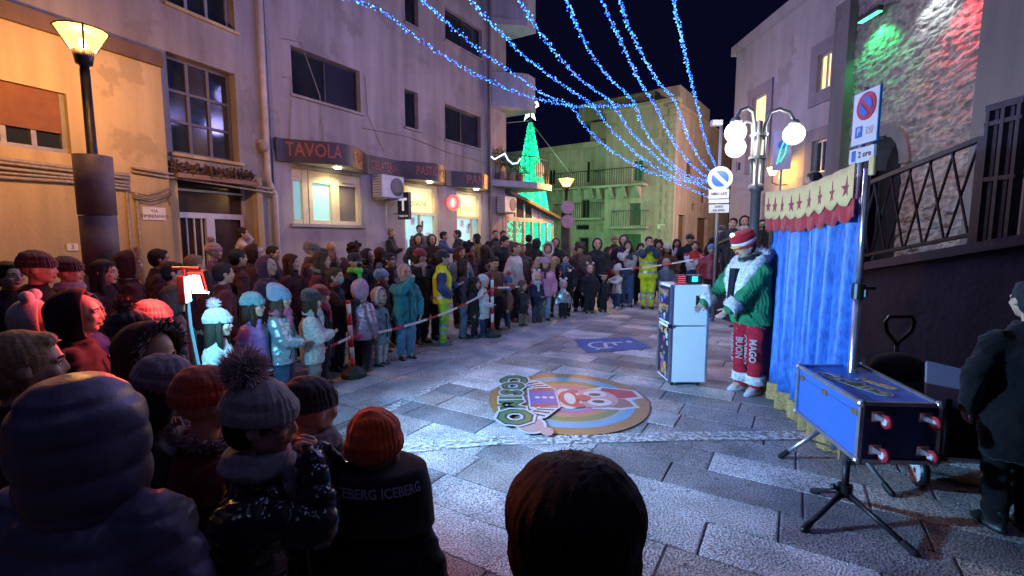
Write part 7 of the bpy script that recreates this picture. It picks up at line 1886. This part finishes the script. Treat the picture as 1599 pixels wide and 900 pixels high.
C(562, 436, 5.95, "child seen from behind in a lilac hooded puffer with silver quilted side", face=65, jacket=('metal', (.36, .26, .36)), hood=(.42, .26, .38), pose=('down', 'down'), legs=K, hem=.36)
C(592, 448, 6.25, "girl in a pale blue coat, skirt and white tights with dark boots", face=-20, jacket=('coat', (.22, .36, .42)), hood=(.42, .38, .42), pose=('down', 'down'), legs=(.45, .48, .50), boot=True, shoes=(.03, .03, .04), hem=.36, skirt=(.20, .30, .36))
C(631, 413, 6.6, "boy in a teal coat holding a phone to his eye, grey fluffy hat", face=-50, jacket=('wool', (.03, .22, .25)), hat='balaclava', hatc=(.36, .34, .38), trim=(.20, .15, .15), pose=('phone', 'down'), legs=(.10, .24, .40), hem=.40, gloves=None)
C(594, 413, 6.9, "child in a blue and white striped pompom beanie smiling behind the lilac hood", face=-10, jacket=('plain', (.03, .03, .05)), hat='beanie', hatc=(.22, .32, .48), pom=('pompom', (.15, .18, .30)), scarf=(.1, .03, .04))
C(655, 389, 7.6, "woman in a dark red beanie with a white scarf and long black coat", face=-35, jacket=('coat', K), hat='beanie', hatc=(.24, .015, .03), scarf=(.45, .45, .48), trim=(.40, .30, .26), hair='bob', hem=.3)
hv = dict(zones=[(lambda x, y, z: z < .56, 1), (lambda x, y, z: .50 < z < .535, 2), (lambda x, y, z: z > .56 and abs(abs(x) - .06) < .03, 1)], sleeve=3, extra_mats=[fabric(HIVI), mat("silver_reflective", (.35, .45, .5), .3, .4), fabric((.03, .06, .16))])
hvl = [fabric((.30, .68, .06)), mat("silver_reflective", (.35, .45, .5), .3, .4)]
C(690, 391, 7.5, "steward in a yellow high visibility vest over navy sleeves, turned to the show", face=8, jacket=('hivis', HIVI), legs=hvl, hair='short', hairc=K, pose=('pocket', 'belly'), hem=.44, shoes=(.10, .14, .18), fat=1.12, hat='beanie', hatc=(.02, .02, .03), child=False, vox=.013, **hv)
C(722, 404, 8.0, "person in a dark jacket and pale jeans right of the first steward", face=10, jacket=('plain', (.05, .04, .05)), hair='long', hairc=DBRN, legs=(.14, .18, .26), hem=.44)
C(740, 432, 8.0, "small dark haired girl in black between the steward and the white coat", face=-10, jacket=('coat', K), hair='long', hairc=DBRN, legs=K, hem=.34)
C(754, 428, 8.1, "toddler in a white fur coat and white beanie with dark blue trousers", face=-15, jacket=('fur', (.55, .56, .56)), hat='beanie', hatc=(.55, .58, .58), legs=(.02, .04, .12), hem=.30, pose=('clasp', 'down'))
C(771, 400, 8.7, "woman looking down in a brown jacket beside the middle barrier post", face=-60, jacket=('plain', (.14, .08, .05)), hair='short', hairc=DBRN, head=(0, 22), legs=K, trim=(.14, .09, .06))
C(793, 426, 8.8, "child in a long brown coat with a red and blue pompom beanie and tan boots", face=-160, jacket=('coat', (.14, .08, .06)), hat='beanie', hatc=(.05, .09, .25), pom=('pompom', (.30, .04, .05)), scarf=(.10, .18, .30), legs=(.03, .05, .12), boot=True, shoes=(.30, .20, .10), pose=('clasp', 'down'), hem=.34)
C(816, 437, 9.1, "child in a dark coat and skirt holding the barrier tape", face=-40, jacket=('coat', (.02, .035, .035)), hair='bob', hairc=(.12, .08, .05), legs=(.2, .14, .1), pose=('clasp', 'clasp'), hem=.36, skirt=K, boot=True)
C(838, 418, 9.5, "child in a navy coat with a white animal hat and matching scarf", face=-55, jacket=('coat', NAVY), hat='balaclava', hatc=(.55, .56, .58), pom=('ear_pom', (.55, .56, .58)), scarf=(.5, .5, .54), legs=(.05, .06, .09), pose=('clasp', 'down'), hem=.38)
C(851, 403, 9.75, "girl in a pink jacket and lilac beanie with a dark scarf", face=-75, jacket=('puffer', (.48, .22, .38)), hat='beanie', hatc=(.34, .26, .38), scarf=(.03, .02, .03), legs=(.20, .28, .36), hem=.38, hair='bob')
C(855, 379, 10.3, "woman in a beige coat with a big white fur lined hood", face=-80, jacket=('coat', (.42, .30, .20)), hood=(.45, .36, .28), trim=(.62, .58, .55), hair='long', hairc=(.18, .08, .05), hem=.38, pose=('down', 'hip'))
C(883, 395, 10.4, "girl with glasses in a black jacket and blue scarf, dark hair", face=-85, jacket=('shiny', (.015, .02, .03)), hair='bob', hairc=K, glasses=(.2, .2, .2), scarf=(.06, .12, .20), legs=K)
C(880, 431, 10.0, "small child in a silver plaid jacket and white animal balaclava", face=-85, jacket=('metal', (.34, .40, .46)), hat='balaclava', hatc=(.58, .58, .60), pom=('ear_pom', (.58, .58, .6)), legs=K, hem=.40, shoes=K)
C(907, 378, 11.0, "man with curly brown hair looking down in a plaid shirt jacket", face=-100, jacket=('plain', (.10, .06, .05)), hair='curly', hairc=(.07, .045, .03), head=(0, 25), legs=K)
C(933, 372, 11.1, "tall person in a black hooded coat behind the far barrier post", face=-92, jacket=('coat', K), hood=K, pose=('pocket', 'pocket'), legs=K, hem=.36, fat=1.15)
C(922, 407, 10.7, "child in black with a white striped headband hat", face=-90, jacket=('plain', (.02, .02, .025)), hat='balaclava', hatc=(.03, .03, .04), pom=('ear_pom', (.4, .42, .45)), legs=K)
C(943, 424, 10.9, "small child in dark clothes with a pale headband beside the far post", face=-85, jacket=('plain', (.025, .025, .03)), hair='bob', hairc=DBRN, legs=K, hat='headband', hatc=(.4, .38, .36))
C(965, 413, 11.4, "toddler in a white coat and tall white beanie reaching left", face=-150, jacket=('plain', (.56, .54, .53)), hat='slouch', hatc=(.58, .54, .54), legs=(.03, .06, .14), pose=('fwd', 'fwd'), shoes=(.5, .52, .55), hem=.34)
C(955, 388, 13.0, "dark red hooded figure in the back row by the far barrier post", face=-90, jacket=('plain', DRED), hood=DRED, legs=K)
C(960, 368, 13.6, "person in a hat with warm lights on it in the back row", face=-90, jacket=('plain', (.05, .03, .02)), hair='short', hat='beanie', hatc=(.30, .18, .06), legs=K)
C(974, 367, 12.4, "man in a dark hood behind the woman with a denim vest", face=-95, jacket=('plain', (.025, .03, .04)), hood=(.03, .035, .045), legs=K)
C(981, 375, 11.7, "woman in a white jumper and dark denim vest with blue jeans", face=-95, jacket=('plain', (.05, .06, .10)), hair='long', hairc=DBRN, legs=(.05, .10, .20), pose=('mouth', 'cross'), sleeve=1, extra_mats=[fabric((.50, .46, .44))], hem=.5, child=False)
C(1001, 379, 12.2, "dark haired person half hidden behind the clapping steward", face=-95, jacket=('plain', (.03, .035, .05)), hair='bob', hairc=K, legs=K)
hv2 = dict(zones=[(lambda x, y, z: True, 0), (lambda x, y, z: .505 < z < .535 or .63 < z < .66, 1)], sleeve=2, extra_mats=[mat("silver_reflective", (.35, .45, .5), .3, .4), fabric((.03, .05, .08))])
C(1014, 369, 11.4, "steward in full yellow high visibility suit with both hands at his mouth", face=-96, jacket=('hivis', HIVI), legs=[fabric(HIVI), mat("silver_reflective", (.35, .45, .5), .3, .4)], hair='short', hairc=K, pose=('mouth', 'mouth'), shoes=K, hem=.42, fat=1.1, **hv2)
C(1029, 373, 12.6, "woman with dark hair just behind the clapping steward", face=-100, jacket=('plain', (.05, .04, .03)), hair='curly', hairc=DBRN, legs=K)
C(1042, 381, 11.9, "woman in a white beanie and brown coat beside the clapping steward", face=-100, jacket=('coat', (.12, .06, .035)), hat='beanie', hatc=(.56, .55, .54), hair='long', hairc=DBRN, legs=K)
C(1041, 404, 11.55, "small child in a pale blue hat held in front of the brown coat", face=-95, jacket=('plain', (.10, .14, .20)), hat='balaclava', hatc=(.24, .34, .42), legs=K)
C(1057, 373, 13.0, "woman in a white scarf and dark hair in the back row near the round sign", face=-100, jacket=('plain', (.5, .47, .43)), hair='long', hairc=K, legs=K)
C(1078, 365, 12.4, "man in a black beanie and dark jacket near the road sign pole", face=-105, jacket=('plain', K), hat='beanie', hatc=K, legs=K)
C(1086, 376, 11.7, "woman in a red, white and navy jacket behind the white cabinet", face=-105, jacket=('plain', (.42, .04, .03)), hair='short', hairc=DBRN, legs=NAVY, pose=('cross', 'cross'), zones=[(lambda x, y, z: z < .62, 1), (lambda x, y, z: .62 < z < .68, 2)], sleeve=2, extra_mats=[fabric(NAVY), fabric((.55, .55, .55))], hem=.4)
C(1112, 381, 11.4, "child in a blue beanie and red jacket under the round road sign", face=-110, jacket=('puffer', (.26, .03, .04)), hat='beanie', hatc=(.12, .24, .42), legs=K)
C(1128, 352, 13.5, "dark figure at the foot of the ramp behind the performer", face=-110, jacket=('plain', K), hat='beanie', hatc=(.05, .06, .09), legs=K, z0=0.02)
for px, yt, Y, lab, kw in ((1146, 340, 11.0, "man with short hair on the ramp left of the globe lamp post", dict(hair='short', jacket=('plain', (.04, .04, .05)))), (1164, 337, 10.9, "woman in a dark hood with a white scarf on the ramp by the lamp post", dict(hood=K, scarf=(.5, .5, .5), jacket=('plain', K))),
        (1192, 342, 10.5, "dark person on the ramp just left of the blue curtain", dict(hair='short', hairc=K, jacket=('plain', K)))):
    p = atY(px, yt, Y); C(px, yt, Y, lab, face=-120, z0=zramp(Y), legs=K, child=False, **kw)
C(1274, 268, 7.5, "dark haired person on the ramp looking over the top of the curtain", face=170, z0=zramp(7.5), jacket=('plain', K), hair='bob', hairc=K, legs=K, child=False)
# ----- middle and back rows of the left crowd
B = [
 (610, 356, 13.0, "grey haired man in a black coat standing at the wall beside the shop door", dict(hair='short', hairc=(.2, .17, .14), jacket=('coat', K), z0=.27, face=0, pose=('belly', 'belly'))),
 (640, 352, 14.1, "dark figure in the lit double doorway of the shop", dict(hair='short', jacket=('plain', (.04, .05, .05)), z0=.27)),
 (655, 351, 14.0, "person in grey green in front of the lit shop door", dict(hair='short', jacket=('plain', (.10, .11, .10)), z0=.27)),
 (652, 366, 12.6, "hooded woman in dark clothes below the lit double door", dict(hood=(.05, .04, .04), jacket=('plain', (.04, .03, .035)))),
 (674, 366, 11.8, "dark hooded back between the shop doors and the steward", dict(hood=K, jacket=('plain', K))),
 (692, 361, 12.8, "man with dark hair and beard in a blue white sports jacket at the shop", dict(hair='short', hairc=K, jacket=('plain', (.06, .10, .18)), z0=.1, face=-5, pose=('fwd', 'down'))),
 (716, 359, 13.0, "man in a dark jacket facing left in front of the second shop door", dict(hair='short', hairc=(.05, .04, .03), jacket=('plain', (.03, .04, .06)), z0=.1, face=200)),
 (746, 365, 13.2, "woman in an olive jacket near the shop's right hand door", dict(hair='bob', hairc=K, jacket=('plain', (.16, .12, .04)), face=190)),
 (774, 359, 14.5, "man in a dark jacket at the building corner under the air conditioner", dict(hair='short', hairc=(.05, .04, .03), jacket=('plain', K))),
 (786, 360, 14.2, "person with a pale bag strap beside the veranda corner", dict(hair='short', jacket=('plain', (.10, .08, .08)))),
 (787, 368, 10.2, "man with dark hair looking down in a black jacket behind the brown coated child", dict(hair='short', hairc=(.02, .02, .02), jacket=('plain', K), head=(0, 15), face=-40)),
 (804, 378, 9.6, "woman in a white puffer with a brown fur hood, brown hair tied back", dict(hair='bun', hairc=(.10, .06, .04), jacket=('puffer', (.52, .53, .52)), trim=(.18, .12, .09), face=-25)),
 (815, 380, 10.4, "pale haired woman beside the white puffer jacket", dict(hair='short', hairc=(.2, .15, .1), jacket=('plain', (.08, .08, .07)))),
 (732, 376, 9.4, "woman with big curly black hair and a rust red scarf", dict(hair='curly', hairc=K, jacket=('plain', (.10, .035, .035)), scarf=(.25, .05, .03), face=-30)),
 (718, 384, 9.0, "person in a pale blue jacket with brown hair behind the steward", dict(hair='long', hairc=(.09, .05, .035), jacket=('plain', (.16, .24, .30)))),
 (757, 382, 9.8, "woman with long brown hair seen from behind in the middle of the crowd", dict(hair='long', hairc=(.08, .045, .03), jacket=('plain', (.05, .03, .03)), face=40)),
 (838, 372, 12.5, "dark hooded back under the veranda's green windows", dict(hood=(.02, .03, .025), jacket=('plain', (.02, .03, .025)), face=60)),
 (826, 366, 13.2, "tall dark figure in front of the veranda's green lights", dict(hair='short', hairc=K, jacket=('plain', (.02, .03, .025)), face=60)),
 (868, 372, 13.2, "dark figure by the wrapped foot of the far lamp pole", dict(hood=K, jacket=('plain', K))),
 (898, 384, 12.8, "person with a pale grey hat behind the girl with glasses", dict(hat='beanie', hatc=(.3, .3, .32), jacket=('plain', (.05, .05, .06)))),
 (682, 384, 7.9, "woman with dark hair and a brown fur collar beside the red beanie", dict(hair='long', hairc=DBRN, jacket=('plain', (.03, .025, .03)), trim=(.20, .12, .08), face=-30)),
 (606, 394, 7.4, "pale woman with a black headband behind the striped beanie child", dict(hair='bun', hairc=K, hat='headband', hatc=K, jacket=('coat', K), face=-15)),
 (593, 386, 8.0, "woman with long dark brown hair turned away near the wall", dict(hair='long', hairc=(.05, .02, .015), jacket=('plain', K), face=110)),
 (573, 388, 7.7, "woman in a dark hood smiling behind the neon scarf", dict(hood=(.02, .02, .03), jacket=('plain', (.02, .02, .03)), face=-5)),
 (553, 377, 8.4, "man with thick dark hair in the back row near the wall", dict(hair='curly', hairc=DBRN, jacket=('plain', (.04, .035, .05)), face=10)),
 (552, 396, 6.6, "person in a black cap and mask with glasses and a neon green scarf", dict(hat='cap_hat', hatc=(.03, .03, .05), mask=K, glasses=(.05, .05, .05), scarf=(.12, .75, .08), jacket=('plain', (.02, .02, .03)), face=-20)),
 (518, 378, 9.0, "bald man facing away at the shop wall", dict(jacket=('plain', (.06, .045, .045)), face=120)),
 (519, 393, 7.3, "person in a mauve brown hood in the middle rows", dict(hood=(.14, .08, .08), jacket=('plain', (.12, .05, .06)), face=20)),
 (503, 387, 8.2, "person in a dark beanie behind the mauve hood", dict(hat='beanie', hatc=K, jacket=('plain', K))),
 (500, 392, 6.1, "woman with long brown hair and a fur collared red jacket", dict(hair='long', hairc=(.06, .03, .02), jacket=('plain', (.14, .03, .035)), trim=(.30, .24, .22), face=5)),
 (484, 376, 6.9, "man in a grey beanie and glasses with a dark red jacket", dict(hat='beanie', hatc=(.16, .14, .14), glasses=(.03, .03, .03), jacket=('plain', (.09, .02, .025)), face=15, scarf=(.05, .03, .03))),
 (452, 396, 6.5, "woman with long dark auburn hair facing the show in the red light", dict(hair='long', hairc=(.05, .02, .015), jacket=('plain', (.07, .02, .025)), face=5)),
 (424, 384, 7.8, "dark haired man behind the purple hood against the downpipe", dict(hair='short', hairc=DBRN, jacket=('plain', (.05, .03, .05)), face=10)),
 (415, 399, 5.7, "woman in a big plum coloured hood facing right", dict(hood=(.08, .03, .07), jacket=('coat', (.07, .03, .06)), face=0, trim=None)),
 (394, 381, 6.6, "person in a dark hood against the house door", dict(hood=(.04, .02, .02), jacket=('plain', (.05, .02, .02)), face=30)),
 (368, 388, 6.0, "dark head seen from behind in front of the house door", dict(hair='short', hairc=K, jacket=('plain', (.06, .02, .025)), face=50)),
 (376, 354, 8.3, "child in a white jacket lifted above the crowd at the house door", dict(hair='short', hairc=DBRN, jacket=('plain', (.55, .48, .48)), z0=.75, pose=('fwd', 'hat'), face=30)),
 (331, 372, 6.6, "child in a pink pompom beanie and purple jacket lifted above the crowd", dict(hat='beanie', hatc=(.36, .22, .26), pom=('pompom', (.4, .25, .28)), jacket=('plain', (.12, .05, .12)), face=20, z0=.45)),
 (300, 397, 5.3, "person with light brown hair seen from behind the red lamp", dict(hair='short', hairc=(.22, .12, .07), jacket=('plain', (.10, .02, .02)), face=60)),
 (345, 410, 5.2, "dark jacketed person right behind the red light panel", dict(hair='short', hairc=K, jacket=('plain', (.10, .02, .03)), face=40)),
 (266, 408, 4.9, "dark haired adult left of the red light in the crowd", dict(hair='short', hairc=K, jacket=('plain', (.08, .015, .02)), face=30)),
 (244, 388, 5.6, "man with short dark hair against the cream wall", dict(hair='short', hairc=DBRN, jacket=('plain', (.06, .02, .02)), face=35)),
 (196, 393, 4.7, "person with a pale fur hood trim right of the wrapped lamp base", dict(hair='short', hairc=DBRN, jacket=('plain', (.06, .02, .02)), hood=(.05, .02, .02), trim=(.35, .22, .14), face=50)),
 (158, 405, 4.4, "woman with dark hair in front of the wrapped lamp base", dict(hair='long', hairc=K, jacket=('plain', (.03, .015, .02)), face=10)),
 (100, 400, 4.1, "person in a dark beanie with a pale lilac scarf near the lamp base", dict(hat='beanie', hatc=(.03, .015, .015), scarf=(.32, .24, .34), jacket=('plain', (.03, .015, .02)), face=20)),
 (50, 391, 3.5, "man in a large black beanie in profile against the cream wall", dict(hat='beanie', hatc=(.02, .012, .012), jacket=('plain', (.025, .012, .014)), face=28)),
 (8, 407, 3.8, "dark haired adult at the far left edge of the crowd", dict(hair='short', hairc=DBRN, jacket=('plain', (.03, .015, .02)), face=-10)),
 (128, 458, 3.2, "person in a blue violet hood in the left crowd", dict(hood=(.10, .08, .22), jacket=('plain', (.10, .08, .22)), face=20)),
 (110, 452, 2.55, "person in a dark hooded coat seen from behind on the left", dict(hood=(.02, .012, .015), jacket=('coat', (.02, .012, .015)), face=30)),
 (233, 468, 3.05, "child in a white knit hat and bright pink puffer jacket", dict(hat='beanie', hatc=(.50, .36, .40), jacket=('puffer', (.42, .06, .17)), face=40)),
 (268, 446, 3.9, "person with dark hair directly below the red light stand", dict(hair='bob', hairc=K, jacket=('plain', (.08, .02, .03)), face=40)),
 (40, 446, 2.6, "child in a white bear eared balaclava in profile", dict(hat='balaclava', hatc=(.52, .48, .52), pom=('ear_pom', (.58, .52, .55)), scarf=(.28, .24, .36), jacket=('plain', (.06, .04, .08)), face=32)),
 (198, 468, 2.5, "child in a black beanie with white stripes and a brown pompom", dict(hat='beanie', hatc=(.02, .015, .02), pom=('pompom', (.18, .05, .03)), jacket=('plain', (.03, .015, .02)), face=30)),
 (222, 505, 1.95, "boy in a dark fur hood with pale ear muffs looking down", dict(hood=(.03, .02, .02), trim=(.025, .018, .018), jacket=('plain', (.02, .015, .02)), face=-5, head=(0, 12))),
 (18, 515, 1.5, "blond boy with a swept fringe in profile at the left edge", dict(hair='short', hairc=(.30, .19, .10), jacket=('plain', (.04, .02, .03)), face=42)),
]
for px, yt, Y, lab, kw in B:
    kw = dict(kw); kw.setdefault('legs', K); C(px, yt, Y, lab, **kw)
# ----- foreground, seen from behind against the lit paving
C(112, 572, 1.10, "large figure in a purple grey quilted puffer hood in the left foreground", face=84, jacket=('puffer', (.11, .095, .15)), hood='big', vox=.010, child=False, legs=K, wide=.045, fat=1.15, puff=.012)
C(246, 562, 1.75, "child in a grey striped knit beanie leaning right in profile", face=30, jacket=('plain', (.03, .02, .03)), hat='beanie', hatc=(.17, .16, .20), hair='bob', hairc=K, legs=K, vox=.010, head=(0, 12))
C(312, 572, 1.62, "child in a red orange knit hat and dark red coat with fur collar", face=50, jacket=('coat', (.10, .015, .015)), hat='beanie', hatc=(.36, .05, .02), trim=(.14, .09, .08), legs=K, vox=.010)
beg = C(392, 562, 1.36, "girl in a grey pompom beanie and shiny black puffer, hand at her mouth", face=10, jacket=('shiny', (.012, .012, .02)), hat='beanie', hatc=(.36, .33, .33), pom=('pompom_big', (.60, .44, .44)), hair='short', hairc=(.02, .012, .012), scarf=(.30, .28, .32), legs=K, vox=.008, pose=('mouth', 'mouth'), head=(0, 6), wide=.015, child=False)
C(478, 588, 1.78, "child in a black beanie with a grey collar and pale grey coat", face=45, jacket=('puffer', (.20, .19, .18)), hat='beanie', hatc=(.012, .012, .014), scarf=(.16, .15, .17), legs=K, vox=.010)
ice, iHM, ih, iarms = C(582, 655, 1.55, "child in a bright orange knit beanie and black vest jacket with white collar lettering", face=80, jacket=('plain', (.010, .010, .014)), hat='beanie', hatc=(.85, .10, .012), tall=1.3, legs=K, vox=.009, collar=False, wide=.03, child=True)
C(898, 704, .75, "person with round dark bobbed hair seen from behind at the bottom centre", face=72, jacket=('plain', (.02, .012, .02)), hair='round', hairc=(.006, .004, .005), legs=K, vox=.009, child=False)
C(1622, 436, 2.62, "dark figure at the right edge beside the hand cart, hair tied up", face=78, jacket=('coat', (.003, .003, .005)), hair='bun', hairc=K, legs=(.003, .003, .004), shoes=(.006, .006, .006), vox=.012, child=False, hem=.30, fat=1.1, pose=('down', 'down'))
# flyaway strands on the near dark head
hd_ = [o_ for o_ in bpy.data.objects if str(o_.get('label', '')).startswith('person with round dark')][0]
hh_ = hd_['_h']; Hq = .145 + .05 * hh_; r9 = np.random.default_rng(21); mb = MB()
for _ in range(90):
    a = r9.uniform(0, 6.28); el = r9.uniform(.1, 1.5); d = Vector((math.cos(a) * math.cos(el), math.sin(a) * math.cos(el), math.sin(el)))
    c = Vector((0, .02 * hh_ - .08 * Hq, hh_ - Hq * .5 + .06 * Hq)) + d * Hq * .53; t = Vector((-d.z * math.cos(a), -d.z * math.sin(a), -.3)) + Vector(r9.normal(size=3)) * .5
    p1 = c + t * .016 + d * .005 * r9.uniform(.2, 1.3); p2 = p1 + t * .018 - Vector((0, 0, .02))
    mb.tube([tuple(c), tuple(p1), tuple(p2)], [.0007, .0005, .0002], 3)
o = mb.build("stray_hair", hairm((.03, .015, .015)), hd_); o['kind'] = 'stuff'
# jacket collar band with lettering
cz = ih - .155
mb = MB(); mb.smooth = True
cb = [(cz - .16, 0, -.01, .215, .12), (cz - .05, 0, -.012, .206, .135), (cz + .03, 0, -.012, .188, .125), (cz + .036, 0, -.012, .15, .10)]
mb.loft(cb, 36); mb.build("collar_band", fabric((.012, .012, .018)), ice)
me = text_mesh("ICEBERG ICEBERG ICEBERG", .044, .0015, .001); me.materials.clear(); me.materials.append(mat("collar_print", (.34, .34, .42), .5))
for v in me.vertices:
    a = -math.pi / 2 + v.co.x * .78 / .17; k_ = 1.012 + v.co.z * .5; zz = cz - .004 + v.co.y
    f = (zz - (cz - .05)) / .08; rx, ry = .207 + (.189 - .207) * f, .136 + (.126 - .136) * f
    v.co = (rx * k_ * math.cos(a), -.012 + ry * k_ * math.sin(a), zz)
o = bpy.data.objects.new("lettering", me); COL.objects.link(o); o.parent = ice
flush()

# ------------------------------------------------------------------ night sky sun: far below the horizon, a trace of moonlight
lamp("moon_sun", 'SUN', (0, 0, 20), (.55, .62, 1.0), .02, R(8), (3, 6, 0))
# added unseen fill glows over the square, tinted like the strings; no strings there
for q_ in ((-1.5, 3.5, 6.6), (2.0, 2.0, 6.8), (-.5, -2.5, 6.8)): lamp("string_and_fill_glow", 'POINT', q_, (.40, .42, 1.0), 45, .3)
